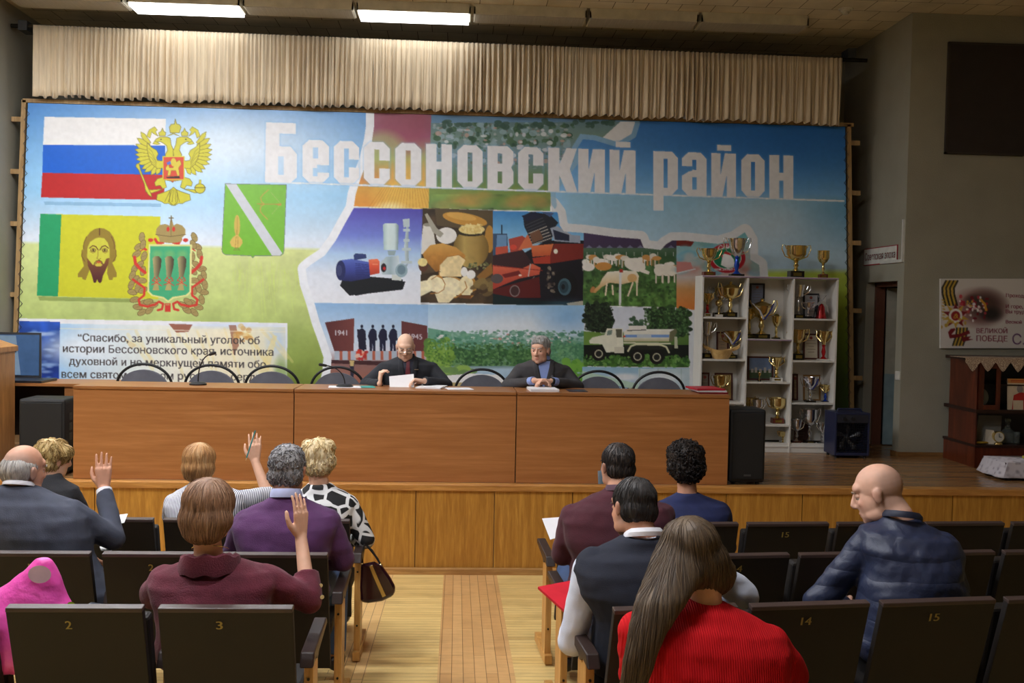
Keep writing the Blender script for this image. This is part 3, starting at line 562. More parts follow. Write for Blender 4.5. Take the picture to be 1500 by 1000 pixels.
    P.spots(120,(628,508,800,530),(4,8),[(66,110,62),(78,120,70),(60,102,60)],.9,21); P.spots(700,(628,503,800,536),(.8,2.4),[(52,92,56),(96,142,84),(74,118,66),(116,160,100),(44,80,50)],.75,121,1.2); P.spots(60,(627,500,660,545),(4,8),[(110,150,60),(130,170,70),(90,136,60)],.9,22); P.spots(260,(627,500,662,546),(.8,2.2),[(140,176,84),(84,130,56),(120,158,70),(70,110,50)],.75,122); P.spots(320,(628,484,855,512),(.7,1.8),[(90,150,118),(70,126,100),(150,190,170),(110,160,136)],.7,124,1.6); P.spots(40,(790,505,856,540),(4,8),[(90,146,104),(74,126,96),(110,160,110)],.8,23); P.spots(260,(780,503,856,542),(.8,2.2),[(70,120,90),(124,176,130),(96,150,108)],.7,123); P.spots(30,(820,528,856,565),(4,7),[(100,160,60),(120,176,70)],.9,24)
    P.poly([(660,536),(812,536),(812,562),(640,562)],vg((536,(120,150,150)),(541,(182,208,226)),(562,(160,192,222)))); P.spots(24,(640,538,690,549),(4,8),[(120,156,90),(150,186,90),(110,146,86)],.9,25,1.5)
    P.poly([(627,552),(690,547),(735,549),(750,566),(750,600),(627,600)],(240,240,240)); P.poly([(627,560),(740,560),(745,600),(627,600)],(186,170,120))
    # tank lorry
    P.poly([(856,448),(1009,452),(1009,538),(855,536)],vg((449,(214,220,232)),(485,(224,228,236)),(490,(96,130,60)),(536,(60,96,40)))); P.spots(90,(858,446,896,484),(3,7),[(26,38,26),(40,54,36),(20,30,22)],.95,26); P.spots(160,(857,446,898,484),(.8,2),[(50,66,46),(14,22,16),(64,84,56)],.8,126); P.spots(150,(950,452,1009,490),(3,7),[(38,62,34),(54,84,44),(30,48,30),(72,104,60)],.95,27); P.spots(400,(944,452,1009,492),(.8,2.2),[(26,44,24),(84,120,70),(50,78,42),(100,136,84)],.75,127); P.spots(30,(923,466,940,486),(2,4),[(60,90,66),(80,110,80)],.95,28)
    P.poly([(855,485),(880,487),(880,508),(855,520)],(110,146,66)); P.poly([(855,505),(1009,505),(1009,525),(855,527)],(22,28,22)); P.spots(220,(856,521,1009,536),(1,3.4),[(76,122,50),(100,150,70),(50,90,40),(124,166,90)],.85,29)
    CR=(232,230,208)
    P.poly([(863,499),(868,494),(886,490),(889,481),(912,481),(913,515),(888,516),(882,504),(864,503)],CR); P.poly([(890,484),(897,483),(896,490),(889,491)],(120,140,130)); P.poly([(902,482),(911,482),(911,494),(903,494)],(96,96,80)); P.poly([(904,495),(913,495),(913,506),(904,506)],(238,236,214))
    P.poly([(914,486),(919,482),(988,482),(982,500),(914,500)],vg((481,(240,238,226)),(494,(226,222,206)),(500,(190,182,140)))); P.poly([(916,490),(980,490),(980,494),(915,494)],(124,160,214)); P.poly([(933,489.5),(954,489.5),(954,494.5),(933,494.5)],(196,206,214)); P.poly([(981,486),(990,481),(992,486),(985,500),(980,500)],(112,110,80)); P.poly([(921,477),(947,477),(947,483),(921,483)],(236,232,222)); P.line([(919,484),(946,483)],1,(40,40,36)); P.line([(914,502),(982,503)],2,(220,216,190)); P.poly([(913,505),(985,505),(985,512),(913,512)],(40,42,36)); P.poly([(900,508),(914,508),(914,517),(900,517)],(214,210,190)); P.poly([(988,493),(992,493),(993,510),(988,510)],(200,200,170)); P.spots(3,(912,491,915,495),(1,1.6),[(200,60,40)],1,30)
    P.line([(920,514),(924,507),(932,504),(968,505),(976,508),(980,516)],2.6,(220,218,180))
    for x,y in ((877,518),(934,522),(962,523)): P.ell(x,y,10.5,10.5,(26,24,24)); P.ell(x,y,6,6,(214,212,180)); P.ell(x,y,4.6,4.6,(40,40,38))
    # depot building
    P.poly([(853,537),(1010,539),(1010,600),(853,600)],vg((538,(150,190,214)),(575,(214,222,230)))); P.ell(915,552,22,5,(230,234,238),.9,0,.4); P.poly([(853,543),(935,562),(936,600),(853,600)],(186,214,196)); P.poly([(935,540),(1010,540),(1010,600),(935,600)],(196,214,220)); 
    for x in (937,964,998): P.line([(x,540),(x,600)],.8,(160,186,180))
    P.ell(975,552,24,6,(230,234,238),.8,0,.4); P.poly([(893,563),(920,568),(919,573),(892,570)],(60,110,160)); [P.poly([(900+k*3.2,565.6+k*.5),(902+k*3.2,565.6+k*.5),(901.6+k*3.2,570+k*.4),(899.6+k*3.2,570+k*.4)],(200,214,230)) for k in range(6)]; P.poly([(888,562),(898,563),(908,576),(892,576)],(220,206,70)); 
    for x in (921,925,929): P.line([(x,568),(x-3,577)],1.4,(110,96,60))
    P.clip=None
    # ---- heading: soft glow line and octagonal letters
    def bl(x): return 267.3+.0327*(x-410)
    WT=(232,233,236)
    P.line([(390,bl(390)),(1236,bl(1236))],2.4,(236,238,242))
    def glyph(parts,holes,x0,x1,y0=None,hx=64):
        W=x1-x0; b0=bl(x0); b1=bl(x1); 
        fx=lambda u,v:(x0+u*W, b0+(b1-b0)*u-v*hx)
        M=None
        allp=[[fx(*q) for q in p] for p in parts]; flat=np.array([q for p in allp for q in p]); b=P.bb(flat[:,0].min(),flat[:,1].min(),flat[:,0].max(),flat[:,1].max()); M=np.zeros((b[1]-b[0],b[3]-b[2]),bool)
        for p in allp: m,c=P.pmask(p); M[c[0]-b[0]:c[1]-b[0],c[2]-b[2]:c[3]-b[2]]|=m
        for h in holes: m,c=P.pmask([fx(*q) for q in h]); M[c[0]-b[0]:c[1]-b[0],c[2]-b[2]:c[3]-b[2]]&=~m
        # soft blue halo printed round the letters
        for d_,a_ in ((5,.10),(3,.16)):
            for p in allp: P.line(p+[p[0]],d_,(120,180,232),a_)
        P.put(M,b,WT)
    R4=lambda a,b,c,d:[(a,b),(c,b),(c,d),(a,d)]
    oc=[(.0,.17),(.28,0),(.72,0),(1,.17),(1,.86),(.75,1),(.25,1),(0,.86)]; foot=[(0,0.02),(1,0.02),(.72,.1),(.28,.1)]
    hole=R4(.41,.17,.59,.83)
    O=([oc],[hole]); S_=([oc],[R4(.41,.17,.59,.83),R4(.58,.40,1.01,.58)])
    E_=([oc],[R4(.40,.58,.59,.83),R4(.40,.17,.56,.36),R4(.55,.26,1.01,.43)])
    N_=([R4(0,0,.41,1),R4(.59,0,1,1),R4(.3,.42,.7,.60)],[]); Vv=([[(0,0),(.74,0),(1,.15),(1,.42),(.92,.52),(1,.62),(1,.88),(.78,1),(0,1)]],[R4(.40,.60,.57,.83),R4(.40,.15,.57,.42)])
    K_=([R4(0,0,.38,1),[(.3,.5),(.62,1),(.98,1),(.74,.52),(1.0,0),(.62,0)]],[]); I_=([R4(0,0,.4,1),R4(.6,0,1,1),[(0,0),(.4,0),(1,1),(.6,1)]],[]); 
    I_=([R4(0,0,.38,1),R4(.62,0,1,1),[(.2,0),(.45,0),(.8,1),(.55,1)]],[])
    J_=(I_[0]+[R4(.24,1.06,.80,1.19)],[]); Rr=([[(0,-.36),(.42,-.36),(.42,0),(.74,0),(1,.16),(1,.86),(.76,1),(0,1)]],[R4(.41,.17,.59,.83)])
    A_=([[(0,.15),(.25,0),(1,0),(1,.86),(.76,1),(.26,1),(0,.86),(0,.68),(.42,.68),(.42,.58),(.28,.56),(0,.46)]],[R4(.42,.15,.60,.43),R4(.41,.6,.58,.83)])
    B_=([[(0,0),(.8,0),(1,.13),(1,.66),(.80,.83),(.46,.83),(.46,1.12),(.97,1.12),(.97,1.37),(.03,1.37)]],[R4(.42,.18,.58,.6)])
    for gph,xa,xb in ((B_,388,435),(E_,443,482),(S_,489,526),(S_,533,571),(O,579,617),(N_,624,662),(O,670,707),(Vv,714,752),(S_,759,796),(K_,803,846),(I_,847,886),(J_,893,931),(Rr,957,993),(A_,999,1035),(J_,1042,1078),(O,1086,1120),(N_,1127,1162)):
        glyph(gph[0],gph[1],xa,xb)
        if gph in (O,S_,E_): glyph([[(.0,0),(.0,.012),(1,.012),(1,0)]],[],xa,xb)
    # ---- flags
    P.poly([(64,295),(236,298),(236,303),(66,300)],(110,160,200),.5)
    P.poly([(65,171),(243,174),(242,213),(63,212)],(236,236,236)); P.poly([(63,212),(242,213),(242,256),(62,253)],(28,100,206)); P.poly([(62,253),(242,256),(240,293),(60,289)],(188,42,44))
    P.poly([(56,434),(205,438),(206,443),(58,440)],(110,130,60),.5)
    P.poly([(59,313),(235,317),(232,438),(54,433)],(206,206,52)); P.poly([(59,313),(90,314),(85,434),(54,433)],(44,160,104))
    # icon face on the yellow flag (plain bearded face)
    BR=(150,128,52); DB=(96,58,40)
    fx=lambda u,v:(80+u*.13,310+v*.13)
    T=lambda *q:[fx(a,b) for a,b in q]
    P.poly(T((300,480),(318,430),(320,380),(345,300),(400,230),(450,195),(505,182),(560,190),(620,225),(665,290),(685,350),(690,430),(695,490),(685,550),(650,575),(700,690),(700,735),(660,740),(650,770),(615,770),(590,690),(600,600),(420,600),(380,690),(350,770),(315,760),(310,740),(260,740),(260,700),(330,610),(310,540)),BR)
    P.poly(T((372,400),(400,340),(460,300),(500,290),(560,300),(600,350),(620,420),(618,520),(580,600),(545,640),(450,640),(400,590),(365,510)),(206,204,72))
    P.poly(T((365,520),(400,560),(430,600),(450,590),(500,545),(545,590),(560,580),(580,530),(615,520),(605,590),(575,660),(545,720),(530,790),(510,805),(490,790),(480,760),(465,800),(440,800),(425,740),(410,690),(375,610)),vg((378,(130,84,50)),(416,(76,34,44)))); P.poly(T((450,600),(500,560),(540,600),(520,615),(470,615)),(206,190,70)); P.line(T((445,585),(470,555),(500,548),(530,560),(540,585)),1.1,DB); P.ell(*fx(497,568),3.4,1.6,(196,96,50)); P.line(T((505,190),(505,262)),1.6,DB)
    for sx in (1,-1):
        q=lambda u,v:fx(500+sx*(u-500),v)
        P.line([q(395,410),q(430,382),q(465,392),q(490,430)],1.5,DB); P.ell(*q(435,432),4.2,2.6,DB); P.ell(*q(435,430),3.2,1.7,(206,204,90)); P.ell(*q(436,430),1.6,1.6,(80,60,30)); P.line([q(400,450),q(430,465),q(460,452)],.9,BR); P.line([q(325,420),q(330,350),q(360,280)],1,DB,.7); P.line([q(690,430) if sx>0 else q(690,430),q(695,500),q(660,560)],1,DB,.7)
    P.line(T((490,430),(487,500),(475,525),(500,540),(520,525)),1,BR); 
    # two-headed eagle
    Gd=(206,200,60); OL=(104,96,36)
    ex=lambda u,v:(190+u*.135,170+v*.135)
    def EP(q,col=Gd,ol=1.0):
        pts=[ex(a,b) for a,b in q]; P.poly(pts,col); P.line(pts+[pts[0]],ol,OL,.7)
    mir=lambda q:[(950-a,b) for a,b in q]
    feathers=[(120,170),(80,238),(65,305),(55,362),(58,415),(68,470),(85,520),(130,575),(160,610),(230,640),(290,635)]
    for q0 in (0,1):
        mm=(lambda q:q) if q0==0 else mir
        for i,(a,b) in enumerate(feathers):
            rx,ry=[(210,300),(210,330),(210,365),(215,400),(220,430),(230,455),(245,480),(265,500),(285,520),(310,530),(330,540)][i]
            dx,dy=rx-a,ry-b; L=math.hypot(dx,dy); nx,ny=-dy/L*24,dx/L*24
            EP(mm([(a,b),(a+dx*.3+nx,b+dy*.3+ny),(rx+nx,ry+ny),(rx-nx,ry-ny),(a+dx*.3-nx,b+dy*.3-ny)]),Gd,.8)
        EP(mm([(190,290),(240,340),(290,370),(310,410),(290,450),(300,480),(380,490),(380,560),(300,570),(240,520),(205,440),(190,360)]),Gd,.9)
        for k in range(4): P.line([ex(*z) for z in mm([(205,350+k*40),(240,380+k*38),(290,500+k*16)])],.7,OL,.5)
        EP(mm([(470,440),(480,380),(450,310),(440,240),(400,225),(330,225),(285,250),(270,275),(280,290),(330,275),(360,290),(400,320),(410,370),(385,420),(400,450)]))
        EP(mm([(270,270),(250,300),(300,310),(330,300)]),Gd,.7); P.ell(*ex(*mm([(340,252)])[0]),1.2,.9,(60,60,40))
        EP(mm([(320,215),(315,180),(340,165),(355,130),(370,165),(392,180),(385,215)]))
        EP(mm([(240,170),(220,240),(185,215),(210,150),(270,115),(300,150),(280,170),(310,220),(260,190)]),Gd,.7)
        EP(mm([(370,660),(300,680),(270,720),(280,760),(330,750),(360,790),(230,800),(180,790),(170,820),(240,835),(340,800),(400,770)]))
        EP(mm([(460,790),(390,820),(300,850),(290,910),(350,930),(380,950),(420,945),(460,970)]))
        EP(mm([(410,215),(460,190),(480,178),(480,190),(450,205)]),Gd,.6)
    EP([(440,800),(475,770),(510,800),(520,930),(475,972),(430,930)])
    EP([(440,180),(430,120),(450,90),(485,85),(495,30),(510,85),(540,92),(556,120),(540,180)])
    for u in (380,420,460,500,540): P.line([ex(475+(u-460)*.4,800),ex(u,930)],1,OL,.6)
    EP([(360,440),(590,440),(590,690),(480,705),(465,720),(450,705),(360,690)],(210,80,56)); EP([(420,520),(430,560),(470,560),(500,500),(545,475),(560,520),(530,560),(540,640),(520,650),(500,590),(450,590),(440,640),(410,650),(420,590),(395,590),(390,560)],(214,196,70),.4); P.ell(*ex(475,500),4,6,(214,196,70)); P.poly([ex(400,505),ex(440,485),ex(450,520),ex(410,530)],(80,110,200)); P.poly([ex(395,660),ex(540,650),ex(545,675),ex(400,672)],(40,40,40)); P.line([ex(360,440),ex(590,440),ex(590,690),ex(360,690),ex(360,440)],1.4,Gd)
    EP([(75,520),(100,510),(120,590),(185,750),(230,840),(240,880),(200,850),(170,800),(160,740),(100,590),(65,545)]); P.ell(*ex(762,785),8,7.5,OL); P.ell(*ex(762,785),7,6.6,Gd); P.line([ex(705,775),ex(820,775)],1.4,OL,.7); EP([(750,740),(755,690),(775,690),(775,740)],Gd,.7)
    # provincial arms: shield with three sheaves in a leaf wreath
    wx=lambda u,v:(180+u*.155,310+v*.155); TN=(166,146,92); TD=(112,96,58); RB=(208,62,52)
    q=np.random.RandomState(9)
    for sx in (0,1):
        f=(lambda u,v:wx(u,v)) if sx==0 else (lambda u,v:wx(855-u,v))
        for (u,v) in [(180,240),(150,330),(130,400),(190,310),(200,420),(110,540),(160,500),(90,600),(190,560),(120,640),(80,690),(180,650),(90,760),(140,720),(110,830),(190,740),(140,900),(200,860),(180,950),(240,850),(250,930),(290,880)]:
            a_=q.uniform(-.9,.9); P.ell(*f(u,v),7.4,4.4,TD,1,a_+(.6 if sx else -.6)); P.ell(*f(u,v),6.6,3.7,TN,1,a_+(.6 if sx else -.6)); c_=f(u,v); P.line([(c_[0]-3,c_[1]+1),(c_[0]+3,c_[1]-1)],.6,TD,.6)
        P.line([f(110,430),f(120,490),f(165,540),f(210,575)],4.6,RB); P.line([f(95,640),f(150,680),f(205,720),f(200,790),f(150,830),f(160,880),f(230,895),f(290,880)],3.4,RB); P.line([f(300,880),f(340,850),f(380,870),f(370,920),(f(330,930))],3.2,RB); P.line([f(380,290),f(330,300),f(305,260)],4,RB); P.ell(*f(262,268),3.8,2.8,RB); P.ell(*f(215,358),2.5,1.8,RB); P.line([f(170,370),f(210,345)],1.6,RB)
    P.poly([wx(*z) for z in ((245,305),(655,310),(645,760),(610,795),(480,820),(428,858),(380,820),(270,795),(232,755))],(222,222,150)); P.poly([wx(*z) for z in ((258,325),(635,325),(628,755),(595,785),(470,805),(428,838),(385,805),(285,785),(248,750))],(72,172,122))
    for cx in (320,438,556):
        P.ell(*wx(cx+5,400),6.5,5,(150,190,110),.5,0,.5); P.poly([wx(*z) for z in ((cx-40,440),(cx-20,420),(cx+20,418),(cx+45,450),(cx+40,520),(cx+15,620),(cx-25,620),(cx-32,520))],hg((wx(cx-40,0)[0],(186,176,124)),(wx(cx+45,0)[0],(66,56,44)))); P.poly([wx(*z) for z in ((cx-12,640),(cx+8,640),(cx+22,742),(cx-40,742))],(176,162,104)); P.line([wx(cx-42,650),wx(cx-20,620),wx(cx,650),wx(cx+20,620),wx(cx+36,650),wx(cx,665),wx(cx-42,650)],1.2,RB); P.line([wx(cx-50,690),wx(cx,670),wx(cx+46,700)],1.2,RB)
    P.poly([wx(*z) for z in ((350,285),(340,240),(310,215),(318,160),(350,125),(400,115),(440,130),(446,95),(456,40),(470,95),(480,130),(510,112),(560,130),(590,165),(592,215),(560,245),(552,285),(450,298))],TN); P.line([wx(310,215),wx(450,235),wx(592,215)],1,TD); P.line([wx(455,60),wx(455,230)],1.2,TD,.6); P.ell(*wx(427,165),2.2,3.6,RB); P.ell(*wx(480,165),2.2,3.6,RB); P.line([wx(437,60),wx(475,60)],1.6,TD); P.line([wx(456,40),wx(456,90)],1.8,TD)
    P.line([wx(400,870),wx(448,870),wx(448,940),wx(400,940),wx(400,870)],1.4,RB); P.poly([wx(*z) for z in ((405,880),(445,880),(448,945),(400,945))],RB)
    # district shield: white bend, bow and onion on green
    gx=lambda u,v:(320+u*.12,260+v*.12)
    sh=[gx(*z) for z in ((82,75),(830,88),(800,890),(790,930),(760,952),(440,955),(418,980),(400,955),(80,940),(50,915),(42,880))]
    P.poly(sh,vg((269,(128,190,76)),(378,(120,186,56)))); P.poly([gx(*z) for z in ((90,80),(220,80),(780,925),(750,950),(655,953))],(206,210,218)); P.line(sh+[sh[0]],.8,(110,120,130))
    P.line([gx(610,150),gx(550,200),gx(515,245),(gx(525,295)),gx(560,322),gx(515,355),gx(510,410),gx(540,450),gx(600,510)],1.3,(196,160,80)); P.line([gx(475,322),gx(765,328)],1.1,(190,140,70)); P.line([gx(640,180),gx(760,320),gx(650,450)],.5,(170,180,110)); P.poly([gx(720,316),gx(768,314),gx(768,342),gx(720,340)],(190,150,70))
    P.ell(*gx(228,585),4.4,15.5,(206,180,90)); P.poly([gx(*z) for z in ((210,700),(240,700),(290,760),(295,800),(260,850),(215,862),(160,840),(138,790),(165,740))],(214,184,96)); P.line([gx(218,720),gx(205,850)],.7,(170,130,60)); P.line([gx(235,720),gx(240,850)],.7,(170,130,60)); P.line([gx(228,480),gx(225,700)],.7,(170,130,60))
    for k in range(5): P.line([gx(205+k*8,855),gx(185+k*19,890)],.6,(130,110,60))
    # ---- quotation panel
    ty=lambda x:470+.0157*(x-28)
    P.poly([(26,466),(421,473),(420,620),(24,620)],(236,238,242)); P.poly([(28,470),(88,471),(85,620),(24,620)],vg((470,(44,84,176)),(500,(40,78,170)),(560,(30,60,150)))); P.noise((26,470,86,580),.35,26,31); P.spots(34,(30,485,84,560),(1,2.6),[(120,160,220),(170,196,236),(90,130,206)],.6,32,3.2,.5); P.ell(58,489,18,3,(196,214,240),.8,0,.5); P.ell(70,534,14,2.6,(150,184,230),.8,0,.5)
    P.poly([(88,474),(418,479),(418,620),(85,620)],hg((88,(170,210,244)),(140,(214,230,240)),(250,(240,240,226)),(330,(244,236,206)),(418,(226,226,206)))); P.ell(120,510,50,20,(240,246,252),.8,0,.6); P.ell(330,477,60,4,(206,222,246),.6,0,.6); P.ell(405,500,12,18,(190,212,236),.8,0,.6); P.ell(412,546,10,22,(130,160,90),.7,0,.4)
    for k in range(14):
        z=np.random.RandomState(k+50); x=z.uniform(180,400); P.line([(x,z.uniform(480,500)),(x+z.uniform(15,40),z.uniform(520,570))],z.uniform(2,7),(240,222,150),.35)
    P.poly([(247,474),(282,475),(276,486),(258,487)],(140,70,50),.8); P.poly([(335,476),(346,476),(350,506),(342,520),(338,490)],(150,90,66),.7); P.spots(16,(345,477,365,500),(2,4),[(206,150,80),(230,196,120)],.6,33,1.5); P.line([(88,481),(418,486)],1,(240,236,214),.9); P.poly([(180,493),(200,505),(192,512)],(226,206,150),.7); P.poly([(380,545),(400,490),(406,492),(392,550)],(240,222,150),.6)
    TX=(64,58,60)
    P.text('“Спасибо, за уникальный уголок об',114,380,499.5,504,TX,.012); P.text('истории Бессоновского края, источника',92,400,515.5,521,TX,.012); P.text('духовной и не меркнущей памяти обо',101,389,534,539,TX,.012); P.text('всем святом и милом русскому сердцу!"',90,401,553,558,TX,.012)
    P.noise((16,136,1250,700),.025,5,40,2)
    return P
YB=11.0
BP=paint_banner()
ban=thing('stage_banner',(-.1,YB,ZS+.3),'huge printed banner of flags, photographs and white Russian lettering behind the stage table','banner')
def _bl(px,py):     # keep the print inside the sheet edges
    return onY(px,py,YB)
# edges of the sheet, straight in the place
ZT,ZB=4.27,.93
def bshape():
    c=BP; h,w_=c.H//2,c.W//2
    o=BP.sheet('printed_sheet',_bl,vcol('banner_vinyl',.42,spec=.4),ban,(-.1,YB,ZS+.3))
    bm=bmesh.new(); bm.from_mesh(o.data); off=Vector((-.1,YB,ZS+.3))
    L0,L1,R0,R1=Vector(onY(41,150,YB)),Vector(onY(24,560,YB)),Vector(onY(1238,187,YB)),Vector(onY(1243,620,YB))
    def cut(p,q,keep):   # vertical-ish cutting planes
        n=Vector((q-p).cross(Vector((0,1,0)))).normalized()
        if (Vector(keep)-p).dot(n)>0: n=-n
        bmesh.ops.bisect_plane(bm,geom=bm.verts[:]+bm.edges[:]+bm.faces[:],plane_co=p-off,plane_no=n,clear_outer=True)
    mid=(0,YB,2.5); cut(L0,L1,mid); cut(R0,R1,mid); cut(Vector((-5,YB,ZT)),Vector((5,YB,ZT)),mid); cut(Vector((-5,YB,ZB)),Vector((5,YB,ZB)),mid)
    bm.to_mesh(o.data); bm.free(); 
    return o
bsh=bshape()
PINE=wood('lath_pine',(190,158,110),(150,118,74),.5,(12,12,1.5),2)
def rel(p): return V(*p)-V(-.1,YB,ZS+.3)
for xa,xb,sx in ((onY(41,150,YB)[0],onY(24,560,YB)[0],-1),(onY(1238,187,YB)[0],onY(1243,620,YB)[0],1)):
    b=MB(); b.hexa([rel((xb+sx*.02,YB-.005,ZB)),rel((xb+sx*.065,YB-.005,ZB)),rel((xb+sx*.065,YB+.04,ZB)),rel((xb+sx*.02,YB+.04,ZB)),rel((xa+sx*.02,YB-.005,ZT+.03)),rel((xa+sx*.065,YB-.005,ZT+.03)),rel((xa+sx*.065,YB+.04,ZT+.03)),rel((xa+sx*.02,YB+.04,ZT+.03))])
    b.build('frame_lath',PINE,ban)
    for z in (1.5,2.25,3.0,3.55,4.1):
        x=xb+(xa-xb)*(z-ZB)/(ZT-ZB); b=MB().box(rel((min(x+sx*.06,x+sx*.17),YB+.01,z-.025)),rel((max(x+sx*.06,x+sx*.17),YB+.04,z+.025))); b.build('frame_bracket',PINE,ban)
    b=MB(); zz=[]
    for i in range(52):
        z=ZB+.1+i*.0625; x=xb+(xa-xb)*(z-ZB)/(ZT-ZB); zz.append(rel((x-sx*.02,YB-.006,z)) if i%2==0 else rel((x+sx*.03,YB-.010,z)))
    b.tube(zz,.0035,5)
    b.build('lacing',pm('lace_cord',(64,66,70),.6),ban)
b=MB().box(rel((-4.62,YB-.005,ZT+.005)),rel((4.32,YB+.04,ZT+.045))).box(rel((-4.62,YB+.005,ZB-.06)),rel((4.32,YB+.04,ZB-.01)))
for x in (-4.3,-2,0,2,4.1): b.box(rel((x-.025,YB+.01,ZS+.001)),rel((x+.025,YB+.04,ZT)))
b.build('frame_bar',PINE,ban)
# ================================================================== STAGE FURNITURE
LAM=wood('table_laminate',(180,122,72),(156,100,54),.38,(.7,16,16),1.8); LAMD=wood('table_edge',(168,112,64),(140,90,48),.35,(.7,16,16),1.8)
BLK=pm('black_plastic',(22,22,24),.5); DKM=pm('dark_metal',(60,58,55),.4,1); WHT=pm('paper_white',(226,224,226),.7,var=.02)
TX=[-3.12,-1.335,.503,2.305]; TZ=1.515; TY=YS+.06
TL=['left section of the long wooden stage table, below the quotation','middle section of the long wooden stage table, where the man in glasses sits','right section of the long wooden stage table, beside the tall black speaker']
for i in range(3):
    x0,x1=TX[i]+.004,TX[i+1]-.004; xc=(x0+x1)/2; t=thing('stage_table',(xc,TY,ZS),TL[i],'table','long stage tables'); h=(x1-x0)/2; H=TZ-ZS
    MB().box((-h,0,.008),(h,.018,H-.028)).build('front_panel',LAM,t,bevel=.002)
    MB().box((-h,-.012,H-.026),(h,.51,H)).build('table_top',LAMD,t,bevel=.003)
    for x in (-h,h-.018): MB().box((x,.02,0),(x+.018,.22,H-.028)).build('side_panel',LAMD,t)
def chair(px,label,first=[None]):
    p=onY(px[0],px[1],9.35); loc=(p[0],9.05,ZS)
    if first[0] is not None: return dup(first[0],loc,label=label)
    t=thing('stage_chair',loc,label,'chair','chairs behind the stage table'); first[0]=t
    G=pm('grey_upholstery',(104,104,112),.9,bump=.3,bs=300); Hb=1.64-ZS
    t0=Hb
    arc=[(-.245*math.cos(a),.3-.03*math.sin(a),t0-.20+.20*math.sin(a)) for a in np.linspace(-.35,PI+.35,26)]
    MB().tube(arc,.0125,10).build('back_frame',BLK,t,smooth=True)
    pts=[(.215*math.cos(a),.165*math.sin(a)) for a in np.linspace(0,2*PI,32,endpoint=False)]
    MB().prism([(x,y*(1 if y>0 else .75)) for x,y in pts],(0,.265,t0-.215),(1,0,0),(0,-.1,1),(0,.035,0)).build('backrest',G,t,bevel=.008)
    MB().prism([(.23*math.cos(a),.21*math.sin(a)) for a in np.linspace(0,2*PI,32,endpoint=False)],(0,0,.44),(1,0,0),(0,1,0),(0,0,.055)).build('seat',G,t,bevel=.012)
    for sx in (-1,1):
        MB().tube([(sx*.2,-.19,.0),(sx*.2,-.17,.40),(sx*.19,-.1,.445)],.011,8).build('leg',BLK,t,smooth=True)
        MB().tube([(sx*.2,.25,.0),(sx*.2,.19,.40),(sx*.215,.26,.62),(sx*.228,.30,t0-.25)],.011,8).build('leg',BLK,t,smooth=True)
    MB().tube([(-.2,-.1,.435),(.2,-.1,.435)],.01,8).tube([(-.2,.14,.435),(.2,.14,.435)],.01,8).build('seat_frame',BLK,t)
    return t
CH=[((212,543),'grey round-backed chair furthest left behind the stage table'),((311,546),'grey round-backed chair behind the microphone in front of the quotation'),((399,548),'third grey round-backed chair from the left end of the stage table'),((495,551),'grey round-backed chair just left of the man in glasses'),((586,554),'grey chair hidden under the seated man in glasses'),((706,555),'grey round-backed chair between the two seated men'),((793,556),'grey chair under the seated grey haired man'),((876,558),'grey round-backed chair just right of the grey haired man'),((965,559),'grey round-backed chair furthest right behind the stage table')]
CHX=[]
for px,l in CH: CHX.append(chair(px,l))
# papers, folders, microphones on the table
def paper(name,px,zt,wd,dp,h,label,cat,mat,rot=0,group=None,y=None):
    p=onZ(px[0],px[1],zt); 
    if y: p=onY(px[0],px[1],y)
    return tag(MB().box((-wd/2,-dp/2,0),(wd/2,dp/2,h)).build(name,mat,loc=(p[0],p[1] if not y else y,zt+.0005),rotz=rot),label,cat,group)
paper('paper_sheet',(505,571),TZ,.27,.2,.004,'white papers left of the microphone of the man in glasses','paper',WHT,.1,y=8.62)
paper('plastic_folder',(538,571),TZ,.12,.2,.004,'thin turquoise folder under the gooseneck microphone','folder',pm('turquoise',(60,160,150),.4),.2,y=8.66)
st_=[paper('paper_stack',(632,571),TZ,.22,.28,.012,'stack of papers right of the man in glasses','paper',WHT,-.2,y=8.7)]
paper('paper_sheet',(672,573),TZ,.22,.2,.002,'single white sheet lying left of the middle table joint','paper',WHT,.2,y=8.62)
paper('paper_stack',(795,572),TZ,.24,.3,.02,'thick stack of papers in front of the grey haired man','paper',WHT,.05,y=8.58)
paper('plastic_folder',(845,574),TZ,.16,.22,.004,'thin dark folder right of the paper stack of the grey haired man','folder',pm('dark_folder',(50,46,56),.4),.02,y=8.58)
for i,(c,l) in enumerate((((120,24,34),'dark red folder at the bottom of the pile on the right table end'),((206,206,212),'white folder in the middle of the pile on the right table end'),((176,30,50),'bright red folder on top of the pile on the right table end'))):
    p=onY(1040,577,8.6); tag(MB().box((-.125,-.15,0),(.125,.15,.014)).build('folder',pm('folder_%d'%i,c,.4),loc=(p[0]-.02*i,8.62,TZ+.0006+i*.0147),rotz=.06*i),l,'folder','folders on the table end')
def goose(px,tip,label):
    p=onY(px[0],px[1],8.62); q=onY(tip[0],tip[1],8.6); b=thing('desk_microphone',(p[0],8.62,TZ),label,'microphone')
    MB().lathe([(.0,0),(.07,0),(.072,.012),(.05,.026),(.0,.03)],22).build('base',BLK,b,smooth=True)
    d=V(q[0]-p[0],-.05,q[2]-TZ); s=[V(0,0,.02)+V(d[0]*t**2,d[1]*t**2,(d[2]-.02)*(1-(1-t)**1.6)) for t in np.linspace(0,1,14)]
    MB().tube(s,.005,8).build('gooseneck',BLK,b,smooth=True); MB().cone(s[-1],s[-1]+unit(s[-1]-s[-3])*.05,.011,.013).build('capsule',BLK,b,smooth=True)
goose((290,566),(309,519),'black gooseneck microphone on the left table section'); goose((505,570),(478,535),'black gooseneck microphone beside the hand of the man in glasses')
